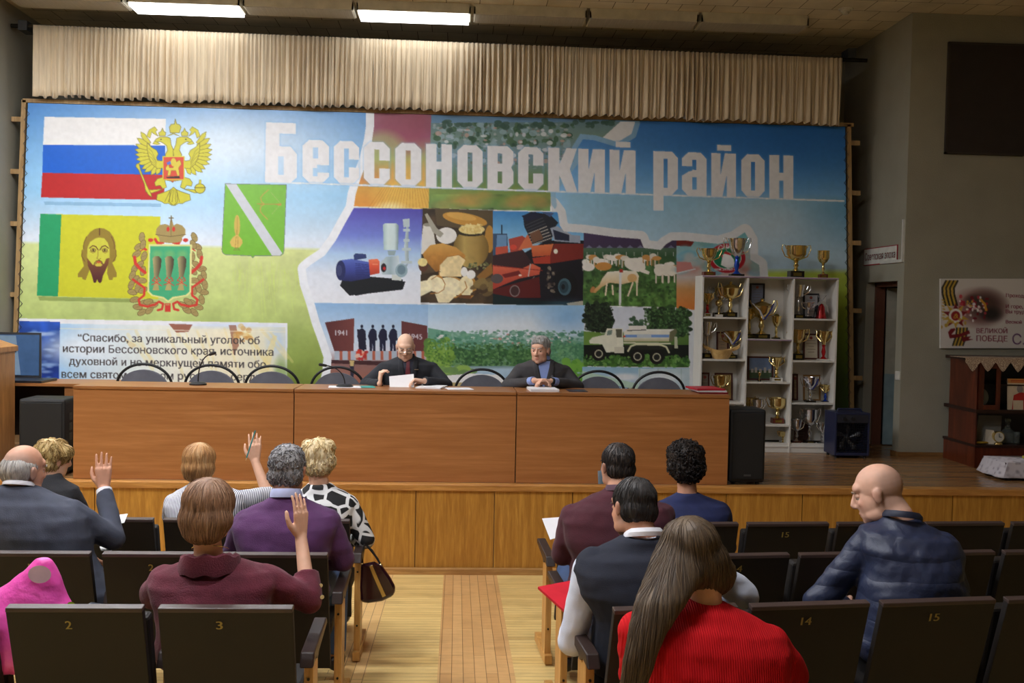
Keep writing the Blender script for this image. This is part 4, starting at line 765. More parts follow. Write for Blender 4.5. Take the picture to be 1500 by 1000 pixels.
# black speakers
def speaker(x0,x1,y,dp,z1,label,handles):
    t=thing('loudspeaker',((x0+x1)/2,y,ZS),label,'speaker'); h=(x1-x0)/2; H=z1-ZS
    MB().box((-h,0,.02),(h,dp,H)).build('cabinet',pm('speaker_black',(24,24,25),.6,bump=.3,bs=400),t,bevel=.02)
    MB().box((-h+.02,-.012,.05),(h-.02,.0,H-.03)).build('grille',pm('speaker_grille',(17,17,18),.75,bump=.6,bs=700),t,bevel=.004)
    for sx in (-1,1):
        for yy in (.05,dp-.05): MB().lathe([(.018,0),(.016,.021)],12,(sx*(h-.05),yy,0)).build('foot',BLK,t)
        if handles:
            for k in range(3): MB().box((sx*(h-.004),dp*.3,H*.45+k*.085),(sx*(h+.004),dp*.45,H*.45+.06+k*.085)).build('handle',pm('speaker_port',(70,68,60),.5),t)
    MB().box((-.03,-.016,.075),(.03,-.012,.09)).build('badge',pm('badge_grey',(70,70,72),.4),t)
a=onY(1071,598,YS+.12); c=onY(1123,600,YS+.12); speaker(2.33,c[0],YS+.12,.32,c[2],'tall black loudspeaker at the right end of the stage table',False)
a=onY(27,583,YS+.2); c=onY(104,585,YS+.2); speaker(a[0],c[0]-.05,YS+.2,.34,c[2],'black loudspeaker on the floor left of the stage table',True)
# desk, laptop and lectern at the left
dx0,dx1=onY(70,560,8.75)[0],onY(150,560,8.75)[0]
t=thing('side_desk',(-3.62,9.09,ZS),'brown side desk behind the loudspeaker carrying the laptop','desk'); zt=onY(110,562,9.1)[2]-ZS
MB().box((-.75,0,zt-.025),(.55,.55,zt)).build('desk_top',LAMD,t); MB().box((.16,.02,0),(.55,.04,zt-.025)).build('front_panel',LAM,t)
for x in (-.75,.53): MB().box((x,.04,0),(x+.02,.53,zt-.025)).build('side_panel',LAMD,t)
MB().box((-.73,.5,.2),(.53,.52,zt-.03)).build('back_panel',pm('desk_back_brown',(46,34,26),.7),t)  # back panel in one dark brown
lp=onY(40,558,8.78); lx=onY(60,550,9.44)[0]-.30; t=thing('laptop',(lx,9.30,ZS+zt),'open dark laptop with white lettering on the lid, behind the lectern','laptop')
LB=pm('laptop_black',(26,27,32),.35)
b=MB().box((-.3,-.2,.0),(.44,.16,.022)); b.build('base',LB,t,bevel=.004)
lid=MB(); Lw0,Lw1=-.3,.31
A0=[(-.3,.14,.022),(.30,.14,.022),(.30,.155,.022),(-.3,.155,.022)]
A1=[(-.31,.235,.43),(.26,.235,.43),(.26,.25,.43),(-.31,.25,.43)]
lid.hexa(A0+A1); lid.build('screen_lid',LB,t)
sc=MB(); f=lambda u,v:V(-.3+u*(.6+ -.035*v),.14+.095*v-.003,.022+.408*v)
sc.add([f(.03,.05),f(.97,.05),f(.97,.95),f(.03,.95)],[(0,1,2,3)]); sc.build('screen',pm('screen_glass',(58,84,118),.12),t)
sl=MB(); sl.add([f(.05,.06)-V(0,.002,0),f(.70,.06)-V(0,.002,0),f(.6,.93)-V(0,.002,0),f(.05,.93)-V(0,.002,0)],[(0,1,2,3)]); sl.build('pale_sheet',pm('screen_pale',(104,124,142),.2),t)
for s,uu,vv,w_,h_ in (('ON',.38,.55,.14,.075),('Д',.40,.22,.07,.08)):
    textmb(MB(),s,f(uu,vv)-V(0,.005,0),(1,0,0),unit(f(.5,1)-f(.5,0)),w_,h_,.01).build('lettering',pm('ink_dark',(34,36,44),.5),t)
t=thing('lectern',(-3.72,8.55,ZS),'wooden lectern cut by the left picture edge','lectern')
LEC=wood('lectern_wood',(188,132,76),(148,98,52),.4,(9,9,1.3),2)
xe=onY(22,600,8.95)[0]+3.72; ze=onY(25,510,8.55)[2]-ZS; zq=onY(0,478,8.55)[2]-ZS
MB().box((xe-.6,0,0),(xe,.4,ze-.03)).build('body',LEC,t,bevel=.004)
xo=onY(27,505,8.99)[0]+3.72
MB().hexa([(xe-.62,-.06,zq-.05),(xo,-.06,ze-.045),(xo,.44,ze-.045),(xe-.62,.44,zq-.05),(xe-.62,-.06,zq+.03),(xo,-.06,ze),(xo,.44,ze),(xe-.62,.44,zq+.03)]).build('sloping_top',LEC,t,bevel=.003)
# red heater with a blue case
a=onY(1222,670,10.02); c=onY(1275,605,10.02); hx=(a[0]+c[0])/2; w2=(c[0]-a[0])/2; hh=c[2]-ZS
t=thing('fan_heater',(hx,10.02,ZS),'blue metal fan heater standing on the stage by the doorway','heater'); BL=pm('heater_blue',(34,40,70),.45)
b=MB().box((-w2,0,.03),(-w2+.02,.3,hh)).box((w2-.02,0,.03),(w2,.3,hh)).box((-w2+.02,0,.03),(w2-.02,.3,.06)).box((-w2+.02,0,hh-.02),(w2-.02,.3,hh)).box((-w2+.02,.28,.06),(w2-.02,.3,hh-.02)); b.build('case',BL,t,bevel=.004)
MB().box((-w2+.02,-.004,hh-.10),(w2-.02,.02,hh-.02)).build('control_panel',pm('heater_panel',(40,42,52),.4),t)
for x in (-.09,.0): MB().tube([(x,-.004,hh-.06),(x,-.024,hh-.06)],.018,14).build('knob',BLK,t)
g=MB()
for i in range(15): x=-w2+.03+i*(2*w2-.06)/14; g.tube([(x,.005,.06),(x,.005,hh-.1)],.0028,5)
for i in range(12): z=.07+i*(hh-.18)/11; g.tube([(-w2+.02,.003,z),(w2-.02,.003,z)],.0028,5)
g.build('grille',pm('grille_steel',(52,54,64),.4,.8),t)
f_=MB(); f_.ball((0,.15,hh*.43),(.03,.03,.03))
for k in range(5):
    a_=2*PI*k/5; f_.cone((.03*math.cos(a_),.15,hh*.43+.03*math.sin(a_)),(.12*math.cos(a_+.3),.13,hh*.43+.12*math.sin(a_+.3)),.012,.03,8)
f_.build('fan',pm('fan_grey',(120,122,126),.4,.7),t,smooth=True)
MB().tube([(-.13,.1,hh),(-.12,.1,hh+.03),(.12,.1,hh+.03),(.13,.1,hh)],.009,8).build('carry_handle',BL,t)
for x in (-w2+.03,w2-.03):
    for y in (.04,.26): MB().lathe([(.015,0),(.015,.03)],10,(x,y,0)).build('foot',BLK,t)
# ------------------------------------------------------------------ white trophy shelf
SY=10.40; SD=.32
def su(u,v): return 1000+.34*u, 330+.34*v
def sp(u,v,y=SY): return onY(*su(u,v),y)
X0=sp(76,600)[0]; X3=sp(662,600)[0]; X1=sp(273,600)[0]; X2=sp(470,600)[0]
ZT_=(sp(76,212)[2]+sp(660,229)[2])/2
WS=pm('shelf_white',(216,212,204),.5,var=.03); ED=pm('shelf_edge',(150,128,150),.5)
shf=thing('trophy_shelf',((X0+X3)/2,SY,ZS),'white open shelf unit full of trophies and framed certificates','shelf'); XM=(X0+X3)/2
def lb(x0,x1,z0,z1,name,y0=0,y1=SD,m=WS): return MB().box((x0-XM,y0,z0-ZS),(x1-XM,y1,z1-ZS)).build(name,m,shf,bevel=.0015)
for x in (X0,X1-.008,X2-.008,X3-.018): lb(x,x+.018,ZS,ZT_-.018,'upright')
lb(X0,X3,ZT_-.018,ZT_,'top_board',m=WS); lb(X0,X3,ZT_-.016,ZT_-.003,'top_edging',-.003,0,ED); lb(X0+.018,X3-.018,ZS,ZS+.1,'plinth',.01,.03); lb(X0+.018,X3-.018,ZS+.09,ZT_-.02,'back_panel',SD-.008,SD-.002)
def zsh(u,v): return sp(u,v)[2]
LV={0:[395,577,763,948],1:[490,675,859,948],2:[402,583,765,948]}; BZ={}
for c,(xa,xb) in enumerate(((X0+.018,X1-.008),(X1+.01,X2-.008),(X2+.01,X3-.018))):
    for k,v in enumerate(LV[c]):
        u=[175,370,565][c]; z=zsh(u,v); 
        if k==3: z=zsh(370,948)
        BZ[c,k]=z; lb(xa,xb,z-.018,z,'shelf_board',.002,SD-.01)
        if (c,k)==(1,0): lb(xa,xb,z-.016,z-.003,'shelf_edging',-.001,.002,ED)
BZ['t']=ZT_
GOLD=pm('trophy_gold',(226,204,140),.2,1,var=.05); SILV=pm('trophy_silver',(226,226,228),.18,1,var=.05); BLKB=pm('base_black',(26,22,20),.25); BRB=pm('base_brown',(92,40,28),.3); REDM=pm('trophy_red',(176,24,30),.25,.4); BLUM=pm('trophy_blue',(30,70,170),.25,.4); MARB=pm('base_marble',(210,206,198),.3); DISC=pm('trophy_disc',(176,160,90),.25,1)
def trophy(cell,u,v0,v1,kind,label,cup=GOLD,stem=None,base=BLKB,wd=.5,handles=True,hm=None,y=.16,lid=False,ribbon=False,base_h=.14,disc=False):
    yy=SY+y; z0=BZ[cell]; p0=onY(*su(u,v1),yy); p1=onY(*su(u,v0),yy); H=max(.06,p1[2]-z0); stem=stem or cup
    t=thing('trophy',(p0[0],yy,z0),label,'trophy','trophies of the white shelf'); bw=H*.17*wd/.5
    bh=H*base_h; MB().box((-bw,-bw*.8,.0005),(bw,bw*.8,bh)).build('base',base,t,bevel=.002)
    if bh>.03: MB().box((-bw*.6,-bw*.8-.001,bh*.25),(bw*.6,-bw*.8,bh*.75)).build('plate',DISC,t)
    r=H*.24*wd/.5
    if kind=='ball':
        MB().lathe([(bw*.8,bh),(bw*.35,bh+.02*H),(bw*.2,H*.3),(bw*.4,H*.52),(bw*.2,H*.56)],14).build('stem',stem,t,smooth=True)
        MB().ball((0,0,H*.78),H*.21,18,12).build('ball',cup,t,smooth=True); return t
    zs=H*.5 if kind!='tall' else H*.62
    MB().lathe([(bw*.85,bh),(bw*.5,bh+.03*H),(bw*.22,bh+.09*H),(bw*.30,bh+.14*H),(bw*.42,(bh+zs)*.5),(bw*.24,zs-.06*H),(bw*.4,zs-.03*H),(bw*.24,zs)],14).build('stem',stem,t,smooth=True)
    if kind=='tall': prof=[(bw*.3,zs),(r*.55,zs+.03*H),(r*.62,H*.8),(r*.75,H*.92),(r*.8,H),(r*.72,H),(r*.5,H*.82)]
    elif kind=='flower':
        prof=[(bw*.3,zs),(r*.35,zs+.1*H),(r*.6,H*.8),(r*.95,H*.94),(r*.9,H*.95),(r*.5,H*.8)]
    elif kind=='bowl': prof=[(bw*.3,zs),(r*.7,zs+.08*H),(r*.98,zs+.2*H),(r,H*.93),(r*1.06,H*.96),(r*.95,H*.96),(r*.8,zs+.2*H)]
    else: prof=[(bw*.3,zs),(r*.45,zs+.05*H),(r*.8,zs+.22*H),(r*.92,H*.9),(r*1.04,H*.96),(r*.95,H*.96),(r*.7,zs+.22*H)]
    if lid: prof=[(a,zs+(z-zs)*.72) for a,z in prof]
    MB().lathe(prof,22).build('cup',cup,t,smooth=True)
    if kind=='flower':
        for k in range(4):
            a=PI/4+k*PI/2; c_,s_=math.cos(a),math.sin(a); MB().tube([(r*.4*c_,r*.4*s_,zs+.1*H),(r*1.1*c_,r*1.1*s_,H*.78),(r*1.0*c_,r*1.0*s_,H*.9),(r*1.25*c_,r*1.25*s_,H*.99)],[.006,.011,.009,.003],8).build('petal',cup,t,smooth=True)
    if handles and kind!='flower':
        for sx in (-1,1): MB().tube([(sx*r*.5,0,zs+.06*H),(sx*r*1.15,0,zs+.14*H),(sx*r*1.5,0,H*.86),(sx*r*1.42,0,H*.98),(sx*r*1.18,0,H*.97),(sx*r*1.02,0,H*.86)],[.004+.006*H]*4+[.004+.003*H]*2,8).build('handle',hm or cup,t,smooth=True)
    if lid:
        zl=prof[-3][1]; MB().lathe([(r*1.02,zl),(r*.9,zl+.04*H),(r*.4,zl+.1*H),(r*.12,zl+.13*H),(r*.2,zl+.17*H),(0.001,zl+.2*H)],20).build('lid',cup,t,smooth=True)
    if disc: MB().tube([(0,-.008,H*.93),(0,.008,H*.93)],H*.12,20).build('disc',DISC,t)
    if ribbon:
        for sx,c in ((-1,(196,196,206)),(1,(52,60,130))):
            MB().loft([[V(sx*r*1.05-.008,-r*.3,H*.9),V(sx*r*1.05+.008,-r*.3,H*.9)],[V(sx*r*.5-.01,-r*1.05,zs+.2*H),V(sx*r*.5+.01,-r*1.05,zs+.2*H)],[V(-.012,-r*.75,zs-.02*H),V(.012,-r*.75,zs-.02*H)]],0,False,False).build('ribbon',pm('ribbon_%d'%sx,c,.6),t)
    return t
trophy('t',112,95,208,'cup','small golden cup standing at the left on top of the shelf',base=BRB,wd=.62); trophy('t',232,50,210,'cup','large silver cup with a blue stem on top of the shelf',SILV,BLUM,wd=.5,base_h=.06)
trophy('t',487,82,218,'bowl','wide golden cup on a large dark block on top of the shelf',wd=.62,base_h=.2); trophy('t',604,104,222,'bowl','slim golden goblet without handles at the right on top of the shelf',base=BRB,wd=.42,handles=False)
trophy((0,0),106,287,383,'flower','small golden goblet with a red stem, top left compartment',stem=REDM,base=MARB,wd=.5); trophy((0,0),155,318,383,'ball','golden ball trophy on a pale base, top left compartment',base=MARB,wd=.6); trophy((0,0),162,262,330,'cup','small silvery cup seen behind the golden ball, top left compartment',SILV,wd=.6,y=.24); trophy((0,0),204,245,385,'cup','big golden cup on a black base, top left compartment',wd=.52,lid=True)
trophy((0,1),104,415,567,'tall','tall silver goblet, second left compartment',SILV,wd=.35,y=.22); trophy((0,1),208,450,570,'cup','golden cup wearing a ribbon beside the carved wooden bowl',wd=.55,ribbon=True,y=.2)
trophy((0,2),160,642,760,'bowl','golden bowl shaped cup in front of a framed certificate, third left compartment',wd=.5,y=.1); 
trophy((1,0),338,318,486,'cup','large golden cup draped with a tricolour ribbon, top middle compartment',wd=.55,lid=True,ribbon=True,base_h=.12); trophy((1,0),402,386,485,'cup','small golden cup with a disc, top middle compartment',handles=False,wd=.45,disc=True,base_h=.06); trophy((1,0),286,358,480,'tall','slim golden cup half hidden by the upright, top middle compartment',wd=.4,y=.25)
trophy((1,1),403,562,669,'flower','golden winged cup beside the landscape picture',base=MARB,wd=.62); trophy((1,1),330,634,668,'tall','tiny golden figure in front of the landscape picture',wd=.5,handles=False,y=.08)
trophy((1,2),292,737,858,'flower','golden cup at the left of the third middle compartment',wd=.55,y=.2); trophy((1,2),322,745,858,'bowl','pale golden cup left of the red based cup, third middle compartment',SILV,wd=.45,y=.14); trophy((1,2),407,738,854,'bowl','golden cup on a red brown block, third middle compartment',base=BRB,wd=.62,base_h=.2)
trophy((1,3),431,884,941,'bowl','smallest golden cup on a red base, bottom middle compartment',base=BRB,wd=.6,base_h=.1)
trophy((2,0),497,256,393,'tall','tall silver vase cup, top right compartment',SILV,wd=.5,base_h=.12); trophy((2,0),540,328,391,'cup','small silver cup in front of a certificate, top right compartment',SILV,wd=.55,y=.1)
trophy((2,1),495,443,572,'cup','golden cup on a black base, second right compartment',wd=.5,base_h=.2); trophy((2,1),606,448,573,'flower','golden goblet with a red stem, second right compartment',stem=REDM,base=MARB,wd=.5,base_h=.04)
trophy((2,2),548,648,755,'cup','golden cup with a tricolour ribbon, third right compartment',SILV,wd=.55,ribbon=True,y=.1,base_h=.08); trophy((2,2),614,682,755,'flower','small golden cup with a blue stem, third right compartment',stem=BLUM,wd=.6,base_h=.05)
trophy((2,3),490,830,945,'cup','silver cup at the left of the bottom right compartment',SILV,wd=.42,base=BRB,y=.1); trophy((2,3),545,785,945,'bowl','tallest slender silver cup on a black block, bottom right compartment',SILV,wd=.4,base_h=.11,y=.14); trophy((2,3),600,846,945,'flower','silver curled cup at the right of the bottom right compartment',SILV,wd=.5,base_h=.1,y=.12)
PAP=pm('certificate_paper',(208,200,178),.6); 
def cert(cell,u0,u1,v0,v1,label,fr,pic,y=.27,tilt=-.1,kind=0):
    yy=SY+y; z0=BZ[cell]; a=onY(*su(u0,v1),yy); b=onY(*su(u1,v0),yy); W=(b[0]-a[0])/2; H=b[2]-z0; 
    hang=0
    if kind==9: z0=a[2]; H=b[2]-a[2]; hang=1
    t=thing('framed_certificate',((a[0]+b[0])/2,yy,z0),label,'picture frame','framed certificates on the shelf'); th=tilt if not hang else 0; t.rotation_euler=(th,0,0)
    s=.018; m=MB()
    for q in [((-W,0,.001),(W,.015,s)),((-W,0,H-s),(W,.015,H)),((-W,0,s),(-W+s,.015,H-s)),((W-s,0,s),(W,.015,H-s))]: m.box(*q)
    m.build('frame',fr,t); MB().box((-W+s,.006,s),(W-s,.013,H-s)).build('sheet',pic,t)
    if kind in (0,9):
        l=MB()
        for k in range(5): w_=W*[.5,.62,.35,.55,.4][k]; l.box((-w_,.004,H*(.72-.11*k)),(w_,.006,H*(.735-.11*k)))
        l.build('lines',pm('ink_faded',(120,104,90),.7),t); MB().tube([(0,.006,H*.83),(0,.003,H*.83)],H*.06,14).build('seal',pm('seal_red',(150,70,60),.5),t)
    return t
BRF=pm('frame_brown',(84,40,32),.4); BLF=pm('frame_black',(30,28,36),.4); GDF=pm('frame_gilt',(150,110,60),.4)
cert((0,1),146,202,458,572,'brown framed certificate behind the carved wooden bowl',BRF,pm('sheet_tan',(168,140,106),.6)); cert((0,2),76,119,634,762,'dark framed portrait sheet at the left of the third left compartment',BRF,pm('sheet_photo',(150,140,126),.6)); cert((0,2),138,219,636,763,'brown framed yellow certificate, third left compartment',BRF,pm('sheet_yellow',(176,146,84),.6))
cert((1,0),288,355,250,350,'blue framed certificate hanging on the back of the top middle compartment',BLF,pm('sheet_blue',(126,134,158),.6),y=SD-.026,kind=9)
def landscape():
    t=cert((1,1),280,394,565,666,'wide framed landscape photograph, second middle compartment',BRF,pm('sheet_sky',(120,140,176),.6),kind=1); H=onY(*su(340,565),SY+.27)[2]-BZ[1,1]
    m=MB().box((-.13,.004,.02),(.13,.006,H*.42)); m.build('meadow',pm('photo_green',(70,90,60),.6),t)
    for k,x in enumerate((-.09,-.05,0,.05,.1)): MB().box((x-.013,.002,H*.32),(x+.013,.004,H*(.48+.06*(k%2)))).build('house',pm('photo_white',(190,184,176),.6),t)
landscape()
cert((2,0),520,592,293,394,'dark framed certificate with a pale sheet, top right compartment',BLF,pm('sheet_pale',(190,190,196),.6)); cert((2,1),520,592,466,576,'red brown framed certificate with green arch, second right compartment',BRF,PAP); cert((2,2),474,501,640,757,'narrow dark framed sheet at the left of the third right compartment',BRF,pm('sheet_tan',(168,140,106),.6)); cert((2,2),520,598,644,757,'gilt framed certificate behind the ribboned cup, third right compartment',GDF,PAP)
cert((2,3),480,546,832,932,'dark brown plaque with round medal, bottom right compartment',BRF,pm('plaque_brown',(70,44,34),.4),kind=0)
# carved wooden ladle bowl
p=onY(*su(165,572),SY+.09); t=thing('wooden_bowl',(p[0],SY+.09,BZ[0,1]),'carved pale wooden boat shaped bowl with two handles','bowl'); WB=wood('carved_birch',(220,184,120),(190,150,90),.45,(4,4,4),3)
w_=(sp(248,520,SY+.09)[0]-sp(86,520,SY+.09)[0])/2; hh=sp(165,515,SY+.09)[2]-BZ[0,1]
rings=[]
for k,tz in enumerate(np.linspace(0,1,7)):
    rx=w_*(.38+.27*tz**.7); ry=.05+.03*tz; rings.append([V(rx*math.cos(a),ry*math.sin(a),.001+hh*.62*tz+hh*.18*tz*(math.cos(a)**2)) for a in np.linspace(0,2*PI,24,endpoint=False)])
rings.append([V(w_*.6*math.cos(a),.068*math.sin(a),hh*.6) for a in np.linspace(0,2*PI,24,endpoint=False)])
rings.append([V(w_*.3*math.cos(a),.04*math.sin(a),hh*.2) for a in np.linspace(0,2*PI,24,endpoint=False)])
MB().loft(rings).build('bowl',WB,t,smooth=True)
for sx in (-1,1): MB().loft([[V(sx*w_*x,yy_,hh*z+dz) for yy_,dz in ((-.016,-.018),(.016,-.018),(.016,.018),(-.016,.018))] for x,z in ((.58,.68),(.78,.78),(.9,.86),(.98,1.0))]).build('handle',WB,t,bevel=.004)
p=onY(*su(597,394),SY+.12); t=thing('wrapped_bell',(p[0],SY+.12,BZ[2,0]),'red bell wrapped in clear cellophane, top right compartment','ornament'); hb=sp(597,300,SY+.12)[2]-BZ[2,0]
MB().lathe([(.055,0.001),(.052,.01),(.04,.05),(.03,hb*.5),(.018,hb*.6),(.001,hb*.64)],18).build('bell',REDM,t,smooth=True)
cl=NT('cellophane'); cl.b.inputs['Transmission Weight'].default_value=1; cl.b.inputs['Roughness'].default_value=.15; cl.b.inputs['IOR'].default_value=1.05; cl.b.inputs['Base Color'].default_value=(.95,.95,.97,1)
MB().lathe([(.075,.001),(.08,.02),(.07,hb*.5),(.03,hb*.72),(.012,hb*.78),(.05,hb),(.045,hb),(.01,hb*.79)],11).build('wrapper',cl.m,t,smooth=True); MB().tube([(.0,0,hb*.76),(0,0,hb*.8)],.017,12).build('tie',pm('tie_silver',(190,190,196),.3,.8),t)
# ------------------------------------------------------------------ victory poster, cabinet, small table at the right
PY=YW-.03
def paint_poster():
    P=Paint(1378,408,1560,510,3); k=.12
    P.a[:]=(212,206,200)
    px=lambda u,v:(1360+u*.12,400+v*.12)
    G=lambda *q:[px(a,b) for a,b in q]
    BK=(40,36,26); GD=(196,160,60); RD=(122,22,34)
    P.ell(*px(620,420),38,26,(150,100,96),.75,0,.25); P.ell(*px(700,400),24,20,(70,50,46),.9,0,.5); P.ell(*px(770,500),13,9,(34,32,34),.9,0,.5); P.ell(*px(560,330),12,7,(60,50,46),.8,0,.5)
    P.spots(34,(*px(380,280),*px(720,600)),(1.4,3.2),[(150,20,40),(170,30,50),(190,60,70),(120,20,34)],.9,51); P.spots(24,(*px(380,290),*px(690,590)),(1.2,2.6),[(230,226,224),(240,236,232),(210,170,170)],.95,52); P.line(G((640,325),(690,380),(705,450)),3.4,(206,150,50)); P.spots(8,(*px(470,320),*px(540,460)),(1,2),[(206,160,60)],.9,53)
    def ribbon(c,w_):
        for i,o in enumerate(np.linspace(-.5,.5,7)): P.line([(x+o*w_,y) for x,y in c],w_/6.5,(BK if i%2==0 else GD))
    ribbon(G((285,95),(240,180),(245,260),(280,390)),17); ribbon(G((410,670),(400,760),(360,880)),15)
    for k_ in range(7): P.ell(*px(180+8*(k_%2),330+k_*36),2.4,1.2,GD,.8,.6-.1*k_)
    cx,cy=px(332,520)
    for k_ in range(10):
        a=k_*PI/5+.3; P.poly([(cx+22*math.cos(a)*.93,cy+19*math.sin(a)),(cx+9*math.cos(a+.4),cy+9*math.sin(a+.4)),(cx+9*math.cos(a-.4),cy+9*math.sin(a-.4))],GD)
    star=[]
    for k_ in range(10): a=-PI/2+k_*PI/5; r=19 if k_%2==0 else 8; star.append((cx+r*math.cos(a),cy+r*math.sin(a)))
    P.poly(star,RD); P.ell(cx,cy,10,10.5,(226,222,216)); P.ell(cx,cy,6.6,7,(150,24,34)); P.line([(cx-2.6,cy+2),(cx+1,cy-3),(cx+3,cy),(cx+.5,cy+3),(cx-3,cy+3.6)],1.2,GD); P.line([(cx-1,cy-2),(cx+3.4,cy+3.4)],1.2,GD)
    P.poly(G((240,720),(270,680),(320,670),(330,690),(280,750),(380,740),(495,695),(508,735),(420,770),(330,790),(260,795)),RD); P.poly(G((400,780),(520,770),(490,800),(548,808),(420,838)),(110,16,28)); P.spots(10,(*px(150,560),*px(500,660)),(1.6,3),[GD],.9,54)
    T=(118,34,52)
    P.text('ВЕЛИКОЙ',px(585,730)[0],px(960,730)[0],px(0,730)[1],px(0,733)[1],T,.03); P.text('ПОБЕДЕ',px(585,828)[0],px(962,828)[0],px(0,828)[1],px(0,832)[1],T,.04)
    P.text('Проходят годы',px(948,295)[0],1525,435,436.5,T,.02); P.text('И горе,  и беда',px(945,425)[0],1526,451,452.5,T,.02); P.text('Вы трудной',px(945,485)[0],1514,458.5,460,T,.02); P.text('Весной  победной',px(945,612)[0],1532,473.5,475,T,.02); P.text('СЛАВА',px(1025,870)[0],1556,504,506,(96,50,100),.0)
    return P
t=thing('victory_poster',(6,YW,2.2),'white victory poster with order star, ribbon and red Russian lettering on the right wall','poster')
PP=paint_poster(); PP.sheet('print',lambda x,y:onY(x,y+.01*(x-1378)*0,PY),vcol('poster_print',.45),t,(6,YW,2.2))
q=[onY(u,v,PY)-V(6,YW,2.2)+V(0,.002,0) for u,v in ((1378,510),(1560,510),(1560,408),(1378,408))]; MB().hexa(q+[p+V(0,.026,0) for p in q]).build('backing_board',pm('board_white',(206,202,196),.5),t)
# display cabinet
CYf=9.5; CAB=wood('cabinet_mahogany',(112,50,26),(72,28,14),.3,(8,8,1.2),2); CABD=pm('cabinet_dark',(44,20,14),.35)
ca=onY(1387,525,YW-.05); zt=onY(1420,524,CYf)[2]
t=thing('display_cabinet',(6,YW-.04,ZS),'dark red wooden display cabinet with a glass door and open niche at the right edge','cabinet')
xl=ca[0]-6; xf=onY(1430,600,CYf)[0]-6; yf=CYf-(YW-.04); xr=2.0; H=zt-ZS
z1=onY(1440,605,CYf)[2]-ZS; z0=onY(1440,655,CYf)[2]-ZS
def plan(z0_,z1_,g=0): 
    P_=[(xl-g,0),(xl-g,-.08-g),(xf-g*.5,yf-g),(xr+g,yf-g),(xr+g,0)]; return MB().prism(P_,(0,0,z0_),(1,0,0),(0,1,0),(0,0,z1_-z0_))
plan(0,z0).build('base_cupboard',CAB,t); plan(z0,z0+.025,.012).build('counter',CABD,t); plan(z1,z1+.035,.01).build('middle_shelf',CABD,t); plan(H-.03,H,.01).build('cabinet_top',CABD,t)
MB().hexa([(xl,-.09,z0+.025),(xf,yf,z0+.025),(xf+.02,yf+.01,z0+.025),(xl+.02,-.06,z0+.025),(xl,-.09,H-.03),(xf,yf,H-.03),(xf+.02,yf+.01,H-.03),(xl+.02,-.06,H-.03)]).build('side_panel',CAB,t)
MB().box((xl+.05,-.03,z0+.03),(xr,-.01,H-.03)).build('back_panel',CABD,t)
gx0=xf+.04; gx1=onY(1466,560,CYf)[0]-6
m=MB()
for q in [((xf+.02,yf,z1+.035),(gx0+.03,yf+.025,H-.03)),((gx1-.04,yf,z1+.035),(gx1,yf+.025,H-.03)),((gx0+.03,yf,z1+.035),(gx1-.04,yf+.025,z1+.08)),((gx0+.03,yf,H-.1),(gx1-.04,yf+.025,H-.03))]: m.box(*q)
dr=m.build('door',CAB,t)
gl=NT('cabinet_glass'); gl.b.inputs['Transmission Weight'].default_value=1; gl.b.inputs['Roughness'].default_value=.03; gl.b.inputs['IOR'].default_value=1.1; gl.b.inputs['Base Color'].default_value=(.8,.85,.82,1)
MB().box((gx0+.03,yf+.01,z1+.08),(gx1-.04,yf+.015,H-.1)).build('pane',gl.m,dr)
MB().box((xf+.06,yf+.05,(z1+H)/2),(xr,-.04,(z1+H)/2+.012)).build('inner_shelf',CABD,t)
t2=thing('lace_doily',(6,CYf,zt+.001),'cream lace runner hanging over the cabinet top','cloth'); 
m=MB(); x0=onY(1413,525,CYf)[0]-6; n=9; wq=.15
q_=[(x0,0)]
for k in range(n):
    xx=x0+k*wq
    for j,zz in enumerate((-.04,-.06,-.09,-.115,-.13,-.115,-.09,-.06)): q_.append((xx+wq*j/8,zz))
q_.append((x0+n*wq,-.04)); q_.append((x0+n*wq,0))
m.prism(q_,(0,-.02,0),(1,0,0),(0,0,1),(0,.003,0)); m.box((x0,-.02,.0),(x0+n*wq,.3,.003))
def lace():
    l=NT('lace'); co=l.coords((1,1,1)); v=l.n('ShaderNodeTexVoronoi',Scale=90.0,feature='DISTANCE_TO_EDGE'); l.l(co,v.inputs['Vector']); l.l(l.ramp(v.outputs[0],[(.05,rgba((206,186,158))),(.14,rgba((130,100,84)))]),l.b.inputs['Base Color']); l.b.inputs['Roughness'].default_value=.9; return l.m
m.build('lace',lace(),t2)
# things in and on the cabinet
def small(name,mb,mat,loc,label,cat,smooth=True,group=None): return tag(mb.build(name,mat,loc=[float(x) for x in loc],smooth=smooth),label,cat,group)
yA=CYf+.12
p=onY(1439,598,yA); pl=MB().lathe([(0.001,0),(.05,.002),(.1,.02),(.1,.024),(.05,.008),(0.001,.006)],26); pl.xf(lambda v:V(v[0],-v[2],v[1]+.1)); small('plate',pl,pm('porcelain',(190,190,192),.2),(p[0],yA+.1,ZS+z1+.036),'white plate standing behind the cabinet glass','plate')
yB=CYf-.0
p=onY(1488,605,yB+.02); bk=thing('magazine',(p[0]+.06,CYf+.04,ZS+z1+.036),'magazine cover with a person in red leaning on the cabinet shelf','magazine'); bk.rotation_euler=(-.08,0,0); Hm=.30
MB().box((-.13,0,0),(.13,.012,Hm)).build('cover',pm('cover_cream',(206,188,160),.4),bk); MB().box((-.13,-.002,Hm*.86),(.13,0,Hm)).build('title_band',pm('cover_orange',(206,140,70),.4),bk)
MB().box((-.1,-.004,Hm*.89),(.06,-.002,Hm*.905)).box((-.1,-.004,Hm*.93),(.1,-.002,Hm*.955)).build('heading_bars',pm('cover_red',(180,40,36),.4),bk)
